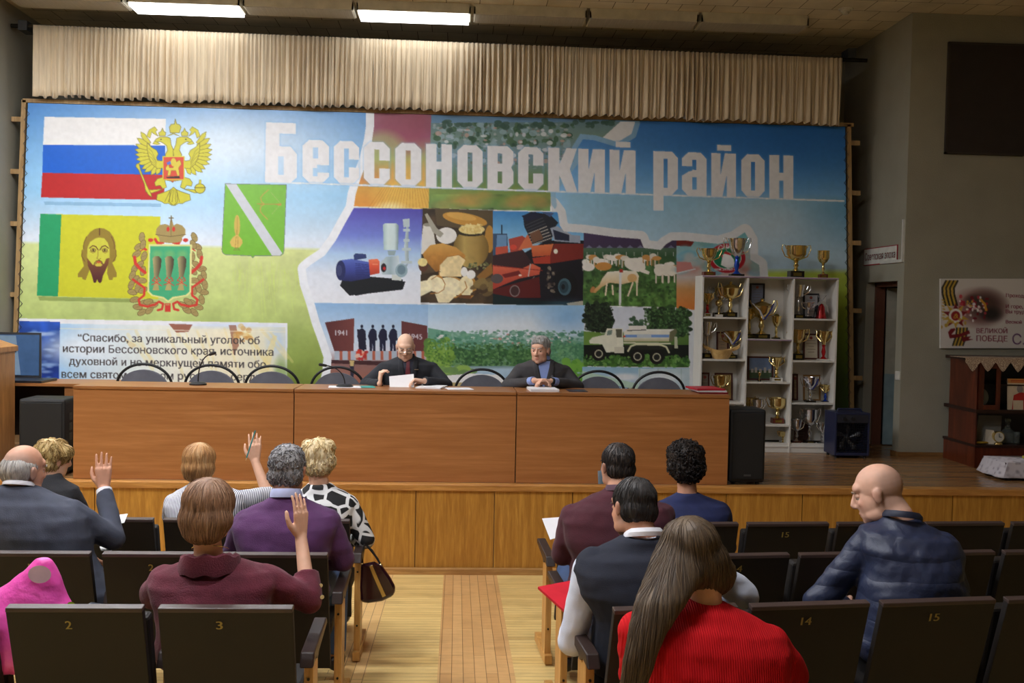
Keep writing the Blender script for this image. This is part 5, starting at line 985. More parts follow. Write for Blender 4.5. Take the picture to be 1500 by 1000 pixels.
MB().prism([(-.09,.0),(.12,.0),(.11,.1),(.13,.2),(.10,.21),(.05,.16),(.0,.17),(-.07,.14),(-.08,.08)],(0,-.004,0),(1,0,0),(0,0,1),(0,.003,0)).build('red_coat',pm('cover_red',(180,40,36),.4),bk)
MB().prism([(.03*math.cos(a)-.01,.2+.036*math.sin(a)) for a in np.linspace(0,2*PI,16,endpoint=False)],(0,-.006,0),(1,0,0),(0,0,1),(0,.003,0)).build('face',pm('cover_grey',(150,136,130),.5),bk)
MB().box((-.08,-.008,0),(.02,-.005,.09)).build('inset',pm('cover_cream',(206,188,160),.4),bk)
zc=ZS+z0+.0255
p=onY(1452,655,CYf+.14); b_=MB().box((-.12,0,0),(.12,.012,.26)).xf(lambda v:V(v[0]+.12*v[2],v[1]+.15*v[2],v[2])); small('leaning_booklet',b_,pm('booklet_grey',(140,138,132),.6),(p[0],CYf+.2,zc),'grey booklet leaning at the back of the open niche','booklet',False)
p=onY(1449,652,CYf+.08); cp=thing('tent_card',(p[0]+.02,CYf+.1,zc),'folded white paper card standing in the open niche','card'); MB().add([(-.07,-.03,0),(.06,-.05,0),(.03,0,.13),(-.05,0,.14),(-.06,.04,0),(.08,.03,0)],[(0,1,2,3),(3,2,5,4)]).build('card',pm('card_paper',(200,192,180),.6),cp).modifiers.new('s','SOLIDIFY').thickness=.002
p=onY(1463,655,CYf+.05); ck=thing('alarm_clock',(p[0],CYf+.07,zc),'small round brass alarm clock in the open niche','clock'); MB().tube([(0,-.02,.07),(0,.025,.07)],.055,24).build('case',GOLD,ck,smooth=True); MB().tube([(0,-.022,.07),(0,-.0205,.07)],.046,24).build('dial',pm('dial',(206,200,186),.5),ck); MB().box((-.002,-.024,.07),(.002,-.0225,.105)).box((-.002,-.024,.068),(.025,-.0225,.072)).build('hands',BLK,ck); MB().lathe([(.05,0),(.045,.012),(.02,.02)],20).build('foot',GOLD,ck,smooth=True)
gv=NT('vase_glass'); gv.b.inputs['Transmission Weight'].default_value=.9; gv.b.inputs['Roughness'].default_value=.1; gv.b.inputs['Base Color'].default_value=(.55,.62,.6,1)
p=onY(1474,655,CYf+.16); small('glass_decanter',MB().lathe([(.06,0),(.075,.03),(.07,.1),(.03,.14),(.018,.17),(.02,.2),(.028,.205),(.03,.24),(.001,.25)],20),gv.m,(p[0]+.03,CYf+.2,zc),'round glass decanter at the back of the open niche','decanter')
p=onY(1488,655,CYf+.12); small('glass_tumbler',MB().lathe([(.03,0),(.035,.11),(.032,.11),(.027,.01)],18),gv.m,(p[0]+.02,CYf+.15,zc),'clear tumbler right of the decanter','glass')
p=onY(1428,652,CYf+.05); small('yellow_cloth',MB().ball((0,0,.012),(.07,.04,.012)).ball((.05,.01,.012),(.05,.03,.012)),pm('cloth_yellow',(176,140,40),.8),(p[0]+.05,CYf+.07,zc),'folded yellow cloth at the left of the open niche','cloth')
# low table with a lace cloth
p=onY(1447,700,8.95); q=onY(1465,678,8.95); t=thing('low_table',(p[0]+.5,9.0,ZS),'low table under a pale lace cloth at the right stage edge','table'); Hh=q[2]-ZS+.03
MB().box((-.42,-.2,Hh-.03),(.6,.2,Hh-.004)).build('table_top',CABD,t)
for x in(-.38,.56):
    for y in (-.17,.17): MB().box((x-.02,y-.02,0),(x+.02,y+.02,Hh-.03)).build('leg',CABD,t)
cl=thing('table_cloth',(p[0]+.5,9.0,ZS+Hh-.003),'pale patterned lace cloth covering the low table','cloth')
rg=[]
for k,(e,z) in enumerate(((0.0,.003),(.005,-.0),(.02,-.05),(.045,-.11),(.06,-Hh+.03))):
    pts=[]
    for a in np.linspace(0,2*PI,64,endpoint=False):
        c_,s_=math.cos(a),math.sin(a); s4=max(abs(c_)/.515,abs(s_)/.205); r=1/s4; wv=.012*math.sin(a*17)*k/4; pts.append(V(.09+(r+e+wv)*c_,(r+e+wv)*s_,z))
    rg.append(pts)
m=MB().loft(rg,0,False); m.add(rg[0],[tuple(range(64))])
def lace2():
    l=NT('lace_cloth'); co=l.coords(); v=l.n('ShaderNodeTexVoronoi',Scale=22.0,feature='SMOOTH_F1'); l.l(co,v.inputs['Vector']); l.l(l.ramp(v.outputs[0],[(.1,rgba((150,142,150))),(.4,rgba((196,190,196)))]),l.b.inputs['Base Color']); l.b.inputs['Roughness'].default_value=.9; return l.m
o=m.build('cloth',lace2(),cl,smooth=True); o.modifiers.new('s','SOLIDIFY').thickness=.003
bt=thing('book',(p[0]+.55,8.96,ZS+Hh+.004),'closed yellow and blue book lying on the lace covered table','book',rotz=.15)
MB().box((-.16,-.1,.003),(.16,.1,.022)).build('pages',pm('pages',(200,196,180),.7),bt); MB().box((-.165,-.105,0),(.165,.105,.003)).box((-.165,-.105,.022),(.165,.105,.025)).box((-.168,-.105,0),(-.16,.105,.025)).build('cover',pm('book_yellow',(176,164,60),.4),bt); MB().box((-.165,-.105,.0251),(-.06,.105,.0265)).build('blue_band',pm('book_blue',(80,130,160),.4),bt)
# ================================================================== THEATRE SEATS
VIN=pm('brown_vinyl',(22,16,13),.68,var=.15,vs=5,bump=.25,bs=260); VIN_LIT=pm('brown_vinyl_lit_top',(66,52,48),.38,var=.1,bump=.2,bs=260); FW=wood('seat_frame_birch',(214,166,96),(178,126,62),.35,(10,10,1.2),2.2); ARM=pm('armrest_brown',(46,33,29),.4,bump=.1); GLD=pm('seat_number_gold',(176,156,84),.4)
SW=.49; SP=.545; TILT=.165
def seat_parts(t,folded,num,last):
    w2=SW/2
    yb=lambda z:TILT*(.86-z)/.56
    b=MB(); b.hexa([(-w2,yb(.27),.27),(w2,yb(.27),.27),(w2,yb(.27)+.03,.28),(-w2,yb(.27)+.03,.28),(-w2,0,.86),(w2,0,.86),(w2,.03,.868),(-w2,.03,.868)]); bk=b.build('backrest',VIN,t,bevel=.003)
    b=MB(); b.hexa([(-w2,-.003,.855),(w2,-.003,.855),(w2,.034,.863),(-w2,.034,.863),(-w2,-.003,.872),(w2,-.003,.872),(w2,.034,.878),(-w2,.034,.878)]); b.build('top_edging',VIN_LIT,bk,bevel=.003)  # paler strip: light grazing the seat tops, put into the vinyl colour
    b=MB(); b.hexa([(-w2+.02,yb(.40)+.031,.40),(w2-.02,yb(.40)+.031,.40),(w2-.02,yb(.40)+.065,.41),(-w2+.02,yb(.40)+.065,.41),(-w2+.02,.036,.845),(w2-.02,.036,.845),(w2-.02,.062,.84),(-w2+.02,.062,.84)]); b.build('back_pad',VIN,t,bevel=.012)
    if folded:
        b=MB(); b.hexa([(-w2+.015,.20,.40),(w2-.015,.20,.40),(w2-.015,.275,.42),(-w2+.015,.275,.42),(-w2+.015,.12,.80),(w2-.015,.12,.80),(w2-.015,.185,.81),(-w2+.015,.185,.81)])
    else: b=MB().box((-w2+.015,.20,.385),(w2-.015,.62,.45))
    b.build('seat_cushion',VIN,t,bevel=.015)
    def frame(x,nm='side_frame'):
        b=MB().prism([(.235,.05),(.37,.05),(.37,.56),(.34,.60),(.30,.57),(.265,.62),(.235,.60)],(x-.018,0,0),(0,1,0),(0,0,1),(.036,0,0)); f=b.build(nm,FW,t,bevel=.002)
        MB().box((x-.022,.20,.0),(x+.022,.64,.052)).build('foot',FW,f,bevel=.003)
        b=MB().prism([(.17,.585),(.20,.64),(.58,.66),(.59,.635),(.34,.60),(.31,.575),(.27,.60)],(x-.027,0,0),(0,1,0),(0,0,1),(.054,0,0)); b.build('armrest',ARM,t,bevel=.006)
        for z in (.2,.52): MB().tube([(x-.0,.238,z),(x-.0,.229,z)],.006,8).build('screw',DKM,f)
    frame(-SP/2); 
    if last: frame(SP/2)
    if num:
        n=V(0,-.56,-TILT); n=unit(n); upv=unit(V(0,-TILT,.57)); o=V(-.035-.0,yb(.79),.79)+n*.005
        textmb(MB(),num,o,(1,0,0),upv,(.022 if num!='1' else .01) if len(num)==1 else .042,.034,.03).build('seat_number',GLD,bk)
SEATS={}
SEATY={}
def seat_row(key,side,Y0,ang,n,occ,labels,i0=0):
    for i in range(i0,n):
        if side<0: x=-.59-SW/2-SP*i; y=Y0; num=str(3-i) if i<3 else None; last=(i==0); rz=0
        else:
            d=.0+SW/2+.005+SP*i; x=.60+d*math.cos(ang); y=Y0+d*math.sin(ang); num=str(13+i) if not (key=='CR' and i!=2) else None; last=False; rz=ang
        t=thing('theatre_seat',(x,y,zf(y)),labels[i],'seat','theatre seats',rz); SEATS[key,i]=t; SEATY[key,i]=(x,y)
        seat_parts(t,i not in occ,num,(side<0 and i==0) or (side>0 and i==n-1))
seat_row('AL',-1,3.73,0,3,(0,),['brown seat numbered 3 at the aisle, under the woman in the maroon sweater','brown seat numbered 2 holding the pink bag, left front','brown seat at the left edge of the nearest left row'])
seat_row('BL',-1,4.73,0,3,(0,2),['brown aisle seat of the purple sweater man','empty brown seat between the purple sweater man and the man in the grey suit','brown seat under the man in the grey suit'])
seat_row('CL',-1,5.70,0,4,(0,1,3),['brown aisle seat of the blonde woman in the black and white blouse','brown seat of the woman in the striped blouse','empty brown seat with white papers beside it, right of the raised grey sleeve','brown seat of the short haired blonde woman at the far left'])
seat_row('AR',1,3.72,.115,4,(0,2),['brown aisle seat of the man in the dark vest, left of the woman in red','brown seat numbered 14 in front of the woman in red','brown seat numbered 15 behind the bald man in the navy jacket','brown seat cut by the right picture edge in the nearest right row'])
seat_row('BR',1,4.70,.095,5,(0,),['brown aisle seat of the man in the maroon sweater','brown seat numbered 14 right of the man in the maroon sweater','empty brown seat left of the bald man in the navy jacket','brown seat right of the bald man in the navy jacket, middle row','brown seat at the right picture edge in the middle right row'])
seat_row('CR',1,5.64,.06,6,(1,),['empty front row aisle seat beyond the man in the maroon sweater','brown seat of the curly haired woman in navy','brown seat numbered 15 in the front right row, right of the curly haired woman','empty front row seat just left of the bald man','empty front row seat behind the bald man, on his right','front row seat at the right picture edge'])
seat_row('ZR',1,2.62,.12,2,(0,1),['seat outside the frame','brown seat under the woman in the red dress, below the frame'],1)
# ================================================================== PEOPLE
SKIN=vcol('skin',.5,bump=.08,bs=420,spec=.35); HAIRM=vcol('hair',.5,spec=.3)
def T_head(c,yaw,pitch,roll,s):
    m=Matrix.Rotation(yaw,3,'Z')@Matrix.Rotation(roll,3,'Y')@Matrix.Rotation(pitch,3,'X')
    m=np.array(m)*s; c=V(*c); return (lambda p:c+m@V(*p)),m,c
def head_mb(mb,T,m,s,slim=1.0):
    rt=Euler(Matrix((m/s).tolist()).to_euler())
    B=lambda c,r: mb.ball(T(c),V(*r)*s,20,14,0,rt)
    B((0,-.012,.028),(.075*slim,.094,.088)); B((0,.03,-.03),(.066*slim,.062,.085)); B((0,.045,-.07),(.05*slim,.045,.045)); B((0,.066,-.095),(.026,.022,.02)); B((0,.06,.035),(.055*slim,.032,.03))
    for sx in (-1,1):
        B((sx*.032,.062,-.025),(.024,.022,.02)); B((sx*.077*slim,-.006,-.012),(.009,.018,.031)); B((sx*.081*slim,-.014,.0),(.008,.013,.02)); B((sx*.045*slim,.02,-.075),(.02,.045,.03))
    mb.tube([T((0,.083,.022)),T((0,.098,-.004)),T((0,.108,-.028))],[.009*s,.011*s,.014*s],10); B((0,.103,-.03),(.014,.014,.011))
    for sx in (-1,1): B((sx*.012,.094,-.034),(.008,.01,.008))
    B((0,.084,-.062),(.022,.012,.007)); B((0,.082,-.072),(.019,.012,.007))
def hand_mb(mb,W,d,n,side,curl=.2,spread=.05,s=1.0,fist=False):
    d=unit(d); n=np.asarray(n,float); n=unit(n-d*np.dot(n,d)); t=side*np.cross(d,n); W=V(*W)   # t towards the thumb
    P=lambda a,b,c:W+(t*a+d*b+n*c)*s
    for a0,a1 in ((.018,.032),(.006,.011),(-.006,-.010),(-.018,-.030)): mb.cone(P(a0*.8,-.01,0),P(a1,.088,-.002),.0155*s,.0125*s,10)
    for a,L,an,r in ((.033,.074,.10,.0088),(.011,.083,.02,.0092),(-.011,.077,-.06,.0088),(-.031,.06,-.16,.0078)):
        p=P(a,.086,0); ang=an*spread/.1; dirv=unit(d+t*ang*1.0); c=curl*(1.15 if fist else 1)
        for k,f in enumerate((.45,.32,.27)):
            c2=c*(k+1) if not fist else c*(1.0+.75*k); dv=unit(dirv*math.cos(c2)+n*math.sin(c2)); q=p+dv*L*f*s; mb.cone(p,q,r*s*(1-.09*k),r*s*(.93-.09*k),10); p=q
    p=P(.022,.012,.006); q=P(.052,.042,.014); u=P(.062,.07,.016+.02*curl); v=P(.062-.01*curl,.098,.02+.04*curl)
    mb.cone(p,q,.017*s,.0125*s,10); mb.cone(q,u,.0125*s,.0105*s,10); mb.cone(u,v,.0105*s,.0085*s,10)
def torso_rings(hip,SLp,SRp,N,g,gd,inf,fwd,top=True,nr=.062):
    mid=(SLp+SRp)/2; r=unit(SRp-SLp); sw=np.linalg.norm(SRp-SLp)/2
    hr=unit(np.cross(fwd,V(0,0,1))); rings=[]
    spec=[(-.16,.175*g,.125*gd,2.2),(0,.19*g,.15*gd,2.3),(.2,.178*g,.145*gd,2.3),(.42,.175*g,.135*gd,2.4),(.66,max(.86*sw,.15),.13*gd,2.5),(.86,.93*sw,.118*gd,2.5),(1.0,.86*sw,.098*gd,2.4)]
    up=N-mid
    for fr,a,b,e in spec:
        k=min(max(fr,0),1); bow=math.sin(k*PI)*.03
        c=hip*(1-fr)+mid*fr-fwd*bow; rr=unit(hr*(1-k)+r*k); ff=unit(np.cross(V(0,0,1),rr)); 
        ring=[]
        for j in range(28):
            t=2*PI*j/28; ct,s_=math.cos(t),math.sin(t); ring.append(c+rr*(a+inf)*np.sign(ct)*abs(ct)**(2/e)+ff*(b+inf)*np.sign(s_)*abs(s_)**(2/e))
        rings.append(ring)
    if top:
        for fr,a,b in ((.38,.66*sw,.085),(.72,.44*sw,.075),(1.0,nr+.012,nr+.008),(1.12,nr+.004,nr)):
            c=mid+up*fr; ff=unit(np.cross(V(0,0,1),r)); rings.append([c+r*(a+inf*.6)*math.cos(2*PI*j/28)+ff*(b+inf*.6)*math.sin(2*PI*j/28) for j in range(28)])
    return rings
def limb(mb,p,q,r0,r1,flat_end=False,n=16):
    mb.tube([p,q],[r0,r1],n); mb.ball(p,r0,n,10)
    if not flat_end: mb.ball(q,r1,n,10)
def ruffle(o,amp,seed,fine=.4,sc=9):
    v=verts(o); nn=normals(o); d=amp*vnoise(v,(sc,sc,sc*1.3),seed)+amp*fine*vnoise(v,(sc*3,sc*3,sc*2.2),seed+3); 
    fold=vnoise(v+.02*vnoise(v,(6,6,6),seed+9)[:,None],(5,5,22),seed+5); d+=amp*.7*np.clip(fold,-.3,.6)
    setverts(o,v+nn*d[:,None])
PEOPLE={}
def person(key,label,base,seat_z,yaw,H,hrot,SLp,SRp,arms,skin=(214,164,134),hs=1.0,g=1.0,gd=1.0,garment=None,sleeve=True,cuffr=.043,slv=None,trouser=(40,42,52),shoe=(30,26,26),neck_up=.075,vox=.006,nr=.058,skirt=False,stub=None,lean=0,foot_dx=.0,knee=(.46,.12),hip_off=(0,0),palms=None):
    """base: x,y,z of the floor under the hips; arms: side -> (elbow, wrist, hand dir, palm normal, curl)"""
    t=thing('person',base,label,'person'); B=V(*base); PEOPLE[key]=t
    fwd=V(-math.sin(yaw),math.cos(yaw),0); rgt=V(math.cos(yaw),math.sin(yaw),0)
    W=lambda p:V(*p)-B
    H=W(H); SLp=W(SLp); SRp=W(SRp); hip=V(hip_off[0],hip_off[1],seat_z+.135)
    T,m,c=T_head(H,yaw+hrot[0],hrot[1],hrot[2],hs)
    mid=(SLp+SRp)/2; r=unit(SRp-SLp); nb=T((0,-.035,-.075)); N=mid+(nb-mid)*.45; N[2]=mid[2]+neck_up
    b=MB(); head_mb(b,T,m,hs)
    b.tube([N-V(0,0,.06),N*.5+nb*.5,nb,T((0,-.015,.0))],[nr+.006,nr,nr,nr*.95],18)
    b.loft(torso_rings(hip,SLp+r*.03-V(0,0,.03),SRp-r*.03-V(0,0,.03),N-V(0,0,.02),g*.86,gd*.82,-.016,fwd))
    ar={}
    for sd,sg in (('L',-1),('R',1)):
        S=(SLp if sg<0 else SRp)-r*sg*.062*max(1,g*.97)-V(0,0,.05); e,wv,hd,pn,cu=arms[sd]; e=W(e); wv=W(wv); ar[sd]=(S,e,wv)
        limb(b,S,e,.04,.036); limb(b,e,wv,.036,.026); hand_mb(b,wv+unit(hd)*.012,hd,pn,sg,cu,.05,hs*.98,cu>.5)
        hx=hip+rgt*sg*.085*g-V(0,0,.02); kn=B*0+V(0,0,0)+hip+fwd*knee[0]+rgt*sg*(knee[1]+(foot_dx if sg>0 else 0))-V(0,0,.015); an=kn+fwd*.02-V(0,0,kn[2]-.085)
        limb(b,hx,kn,.078*g,.055); limb(b,kn,an,.052,.038); b.cone(an-V(0,0,.03),an+fwd*.15-V(0,0,.05),.034,.03,12); ar[sd]+= (hx,kn,an)
    o=fuse(b,'body',SKIN,t,vox,4)
    # face: sockets, colour
    v=verts(o); Q=(v-c)@np.linalg.inv(m).T; near=(np.linalg.norm(Q,axis=1)<.17)
    for sx in (-1,1):
        d=np.linalg.norm((Q-V(sx*.031,.083,.002))*V(1,.6,1.5),axis=1); k=near*np.clip(1-d/.021,0,1); v-=(m@V(0,.009,0))[None]*(k**.8)[:,None]
    d=np.linalg.norm((Q-V(0,.094,-.067))*V(.45,.5,3.2),axis=1); v-=(m@V(0,.004,0))[None]*(near*np.clip(1-d/.012,0,1))[:,None]
    setverts(o,v); cs=np.tile(lin(skin),(len(v),1)); cs*=(1+.06*vnoise(v,(14,14,14),3)+.05*vnoise(v,(60,60,60),5))[:,None]
    if near.any():
        lip=near*np.clip(1.3-np.linalg.norm((Q-V(0,.09,-.067))*V(.9,.5,2.2),axis=1)/.02,0,1); cs=cs*(1-lip[:,None]*.7)+lin((168,92,84))*lip[:,None]*.7
        for sx in (-1,1):
            ck=near*np.clip(1-np.linalg.norm(Q-V(sx*.045,.07,-.03),axis=1)/.035,0,1)*.35; cs=cs*(1-ck[:,None])+lin((206,128,108))*ck[:,None]
            er=near*np.clip(1-np.linalg.norm(Q-V(sx*.08,-.006,-.01),axis=1)/.035,0,1)*.4; cs=cs*(1-er[:,None])+lin((204,122,102))*er[:,None]
        if stub:
            zz=Q[:,2]; yy=Q[:,1]; k=near*np.clip((-yy+.015-.35*(zz-.02))/.05,0,1)*np.clip((.095-zz)/.04,0,1)*np.clip((zz+.09)/.04,0,1)*.5; cs=cs*(1-k[:,None])+lin(stub)*k[:,None]
    setcol(o.data,cs)
    rt=Matrix((m/hs).tolist()).to_euler()
    for sx in (-1,1):
        MB().ball(T((sx*.031,.0725,.0062)),V(.0142,.0142,.0105)*hs,14,10).build('eyelid',pm('lid_%d'%skin[1],tuple(int(x*.94) for x in skin),.5),t,smooth=True)
        e=MB().ball(T((sx*.031,.0705,.001)),.012*hs,14,10).build('eye',pm('eye_white',(216,208,200),.2),t,smooth=True)
        MB().ball(T((sx*.031,.0785,-.001)),.006*hs,10,8).build('iris',pm('iris_dark',(54,44,38),.15),e,smooth=True)
        MB().tube([T((sx*.014,.0925,.021)),T((sx*.031,.0915,.027)),T((sx*.05,.078,.021))],[.003*hs,.0042*hs,.002*hs],8).build('eyebrow',vb(stub or (120,100,84)),t,smooth=True)
    # garment
    gm=MB(); gm.loft(torso_rings(hip,SLp,SRp,N,g,gd,.012,fwd,True,nr))
    for sd,sg in (('L',-1),('R',1)):
        S,e,wv=ar[sd][:3]; gr=.066*g**.6
        if sleeve:
            gm.ball(S,gr,18,12); k=slv.get(sd,1.0) if slv else 1.0
            limb(gm,S,e,gr,.054*g**.5)
            if k>.1: limb(gm,e,e+(wv-e)*k,.054*g**.5,cuffr+.006*(1-k),True)
        else: gm.ball(S-V(0,0,.0),gr*1.0,18,12)
    go=fuse(gm,garment[0],garment[1],t,.0075,5); ruffle(go,garment[2] if len(garment)>2 else .005,len(PEOPLE))
    # trousers and shoes
    tm=MB()
    tm.ball(hip-V(0,0,.01),V(.185*g,.15,.11),20,12)
    for sd in 'LR':
        hx,kn,an=ar[sd][3:]
        limb(tm,hx,kn,.092*g,.07); limb(tm,kn,an+V(0,0,.02),.068,.055,True)
    if skirt: tm.ball((ar['L'][4]+ar['R'][4])/2*.5+hip*.5,V(.19,.26,.085),18,10,0,(0,0,yaw))
    to=fuse(tm,'trousers' if not skirt else 'skirt',pm('cloth_%d_%d_%d'%trouser,trouser,.9,bump=.3,bs=300,var=.15),t,.011,4)
    for sd in 'LR':
        an=ar[sd][5]; MB().ball(an+fwd*.06-V(0,0,.045),(.045,.125,.035) if abs(math.sin(yaw))<.7 else (.125,.045,.035),16,10,0,(0,0,0)).ball(an-fwd*.02-V(0,0,.03),.045,14,8).build('shoe',pm('shoe_%d'%shoe[0],shoe,.4),t,smooth=True)
    return dict(t=t,T=T,m=m,c=c,N=N,mid=mid,r=r,fwd=fwd,ar=ar,B=B,garment=go,body=o,hs=hs,nr=nr)
def vb(c): return pm('brow_%d'%c[0],c,.7)
def collar(P,name,mat,r0,r1,h,dz=.0,tilt=.25,th=.006,open_front=True):
    N=P['N']+V(0,0,dz); rgs=[]; r=P['r']; f=unit(np.cross(V(0,0,1),r)); n=40
    for k,(rr,z) in enumerate(((r1,0),(r1*.98,h*.5),(r0,h),(r0-th,h),(r1-th,0))):
        rgs.append([N+r*rr*math.cos(2*PI*j/n)+f*rr*1.04*math.sin(2*PI*j/n)+V(0,0,z-tilt*rr*math.sin(2*PI*j/n)) for j in range(n)])
    return MB().loft(rgs,0,False).build(name,mat,P['t'],smooth=True)
def hair(P,balls,cols,n=700,L=.10,rad=.0022,crown=(0,-.05,.115),lift=.004,jit=.5,minz=None,seed=1,rough=.004,front=None,curl=False,name='hair',grav=.6,vox=.008,steps=10,extra=None,label=None,rsc=24):
    T,m,c,s=P['T'],P['m'],P['c'],P['hs']; rt=Matrix((m/s).tolist()).to_euler(); b=MB()
    for q in balls: b.ball(T(q[0]),V(*q[1])*s,20,14,0,rt if len(q)<3 else None)
    if extra: extra(b,T)
    o=fuse(b,name,HAIRM,P['t'],vox,5); v=verts(o); nn=normals(o)
    Q=(v-c)@np.linalg.inv(m).T; R_=np.random.RandomState(seed)
    # strand like grooves that run down from the crown
    az=np.arctan2(Q[:,0]-crown[0],Q[:,1]-crown[1]); k=vnoise(np.c_[np.cos(az)*3,np.sin(az)*3,Q[:,2]*6],(rsc/8,rsc/8,1),seed)+.6*vnoise(np.c_[np.cos(az)*3,np.sin(az)*3,Q[:,2]*4],(rsc/3,rsc/3,1),seed+2)
    setverts(o,v+nn*(rough*k+rough*.6*vnoise(v,(22,22,22),seed))[:,None])
    C=np.array([lin(x) for x in cols]); mixv=np.clip(.5+.9*k,0,1)[:,None]; cs=C[0]*(1-mixv)+C[1]*mixv
    if len(C)>2: u=np.clip(.5+1.2*vnoise(v,(16,16,10),seed+6),0,1)[:,None]*.5; cs=cs*(1-u)+C[2]*u
    setcol(o.data,cs)
    bv=BVHTree.FromObject(o,bpy.context.evaluated_depsgraph_get()); sb=MB(); sc=[]
    nv=len(v)
    for i in range(n):
        p=Vector(v[R_.randint(nv)])
        q0=np.linalg.inv(m)@(np.array(p)-c)
        if front is not None and q0[1]>front: continue
        if curl:
            a=Vector(R_.normal(size=3)).normalized(); b2=a.orthogonal().normalized(); c2=a.cross(b2); R0=R_.uniform(.007,.013)*s; th=R_.uniform(0,6.28)
            nrm=bv.find_nearest(p)[1]; p=p+nrm*.004
            sb.tube([np.array(p+(b2*math.cos(th+x)+c2*math.sin(th+x))*R0+a*x*.002) for x in np.linspace(0,5.2,9)],rad,4,0,False); k_=9*4
        else:
            pts=[]; cr=Vector(T(crown)); lw=R_.uniform(.2,1)*lift; st=L*R_.uniform(.6,1.1)/steps; bias=Vector(R_.normal(size=3))*jit*.25
            for j in range(steps):
                loc,nrm,_,_=bv.find_nearest(p)
                if loc is None: break
                pts.append(np.array(loc+nrm*(lw*(.3+.7*math.sin(PI*j/steps))-.001)))
                d=(loc-cr); d=d/(d.length+.02)+Vector((0,0,-grav))+bias; d=d-nrm*d.dot(nrm)
                if d.length<1e-5: break
                p=loc+d.normalized()*st
            if len(pts)<4: continue
            rr=[rad*(.4+.6*math.sin(PI*(j+.7)/(len(pts)+.4))) for j in range(len(pts))]; sb.tube(pts,rr,4,0,False); k_=len(pts)*4
        w_=R_.rand(); col=C[0]*(1-w_)+C[1]*w_; col=col*(R_.uniform(.75,1.2)); sc+= [col]*k_
    if sb.v:
        so=sb.build('strands',HAIRM,o,smooth=True,auto=False); setcol(so.data,np.array(sc)[:len(so.data.vertices)]); so['kind']='stuff'
    return o
FAB=lambda n,c,b=.5,bs=260,var=.12,sheen=0,rough=.9:pm(n,c,rough,var=var,bump=b,bs=bs,sheen=sheen,vs=14)
def at(px,py,y): return onY(px,py,y)
def fb(key,i,dy=.40):   # floor point under the hips of seat key,i
    x,y=SEATY[key,i]; return V(x,y+dy,zf(y))
LAPL=lambda b,dx=0,z=.66,dy=.30:(b+V(-.235+dx,.08,z+.13),b+V(-.08+dx,dy,z),V(.6,.75,-.1),V(0,0,-1),.35)
LAPR=lambda b,dx=0,z=.66,dy=.30:(b+V(.235+dx,.08,z+.13),b+V(.08+dx,dy,z),V(-.6,.75,-.1),V(0,0,-1),.35)
SK=(218,170,142); SK2=(206,152,124)
# 1 man in the grey suit, hand raised
b=fb('BL',2); y=b[1]
P=person('suit','balding grey haired man in a dark grey suit raising his right hand at the left',b,.45,-.1,at(36,688,y+.02),(-.45,-.15,0),at(-62,732,y-.03),at(124,738,y-.03),
 dict(L=LAPL(b),R=(at(166,789,y+.10),at(152,716,y+.26),V(-.05,.12,1),V(-.1,1,-.1),.06)),SK2,1.06,1.22,1.1,('suit_jacket',FAB('suit_grey',(66,70,84),.4,220),.006),slv=dict(L=1,R=.93),trouser=(44,46,56),vox=.005,stub=(150,142,136),neck_up=.08)
hair(P,[((0,-.045,.0),(.081,.070,.078)),((0,-.02,.02),(.0795,.085,.05))],[(188,184,178),(146,142,138),(214,210,206)],900,.05,.0012,lift=.003,seed=3,rough=.0012,front=.05,grav=.8)
collar(P,'shirt_collar',pm('shirt_white',(222,222,228),.8),.064,.074,.022,.0,.3)
wv=P['ar']['R'][2]; e=P['ar']['R'][1]; u_=unit(wv-e); MB().tube([wv-u_*.03,wv-u_*.006],[.041,.04],18).build('shirt_cuff',pm('shirt_white',(222,222,228),.8),P['t'],smooth=True)
for k in range(3): q=wv-u_*(.06+.018*k); MB().ball(q+V(.043,0,0),.006,10,8).build('button',BLK,P['t'],smooth=True)
# 2 short haired blonde woman at the far left
b=fb('CL',3); y=b[1]
P=person('blonde','short haired blonde woman in black behind the man in the grey suit',b,.45,0,at(79,672,y+.08),(-.75,-.2,0),at(28,716,y),at(118,714,y),dict(L=LAPL(b),R=LAPR(b)),SK,.98,.95,.95,('dark_cardigan',FAB('black_knit',(36,36,40),.9,160),.005),trouser=(30,30,34))
hair(P,[((0,-.02,.032),(.094,.105,.094)),((0,-.05,-.03),(.085,.07,.075)),((.05,.02,.05),(.05,.06,.05)),((-.05,.02,.05),(.05,.06,.05))],[(206,178,118),(140,108,62),(228,206,154)],700,.07,.0026,lift=.012,jit=1.4,seed=5,rough=.008,front=.07,grav=.3)
# 3 woman in the striped blouse, hand raised with a pencil
b=fb('CL',1); b[0]=at(304,700,b[1])[0]; y=b[1]
def stripes():
    t_=NT('striped_cotton'); co=t_.coords((1,.25,.12)); w_=t_.n('ShaderNodeTexWave',Scale=32.0,Distortion=.4); w_.bands_direction='X'; t_.l(co,w_.inputs['Vector']); t_.l(t_.ramp(w_.outputs[1],[(.25,rgba((66,70,92))),(.45,rgba((222,222,228)))]),t_.b.inputs['Base Color']); t_.b.inputs['Roughness'].default_value=.85; return t_.m
P=person('striped','woman in a striped blouse raising a hand that holds a pencil',b,.45,0,at(292,677,y+.02),(.1,-.1,0),at(240,726,y),at(362,722,y),dict(L=LAPL(b),R=(at(392,724,y+.12),at(374,676,y+.20),V(-.05,.1,1),V(-.2,1,0),.14)),SK,1.0,.98,1,('striped_blouse',stripes(),.005),slv=dict(L=1,R=.08),vox=.005,neck_up=.07,trouser=(50,52,64))
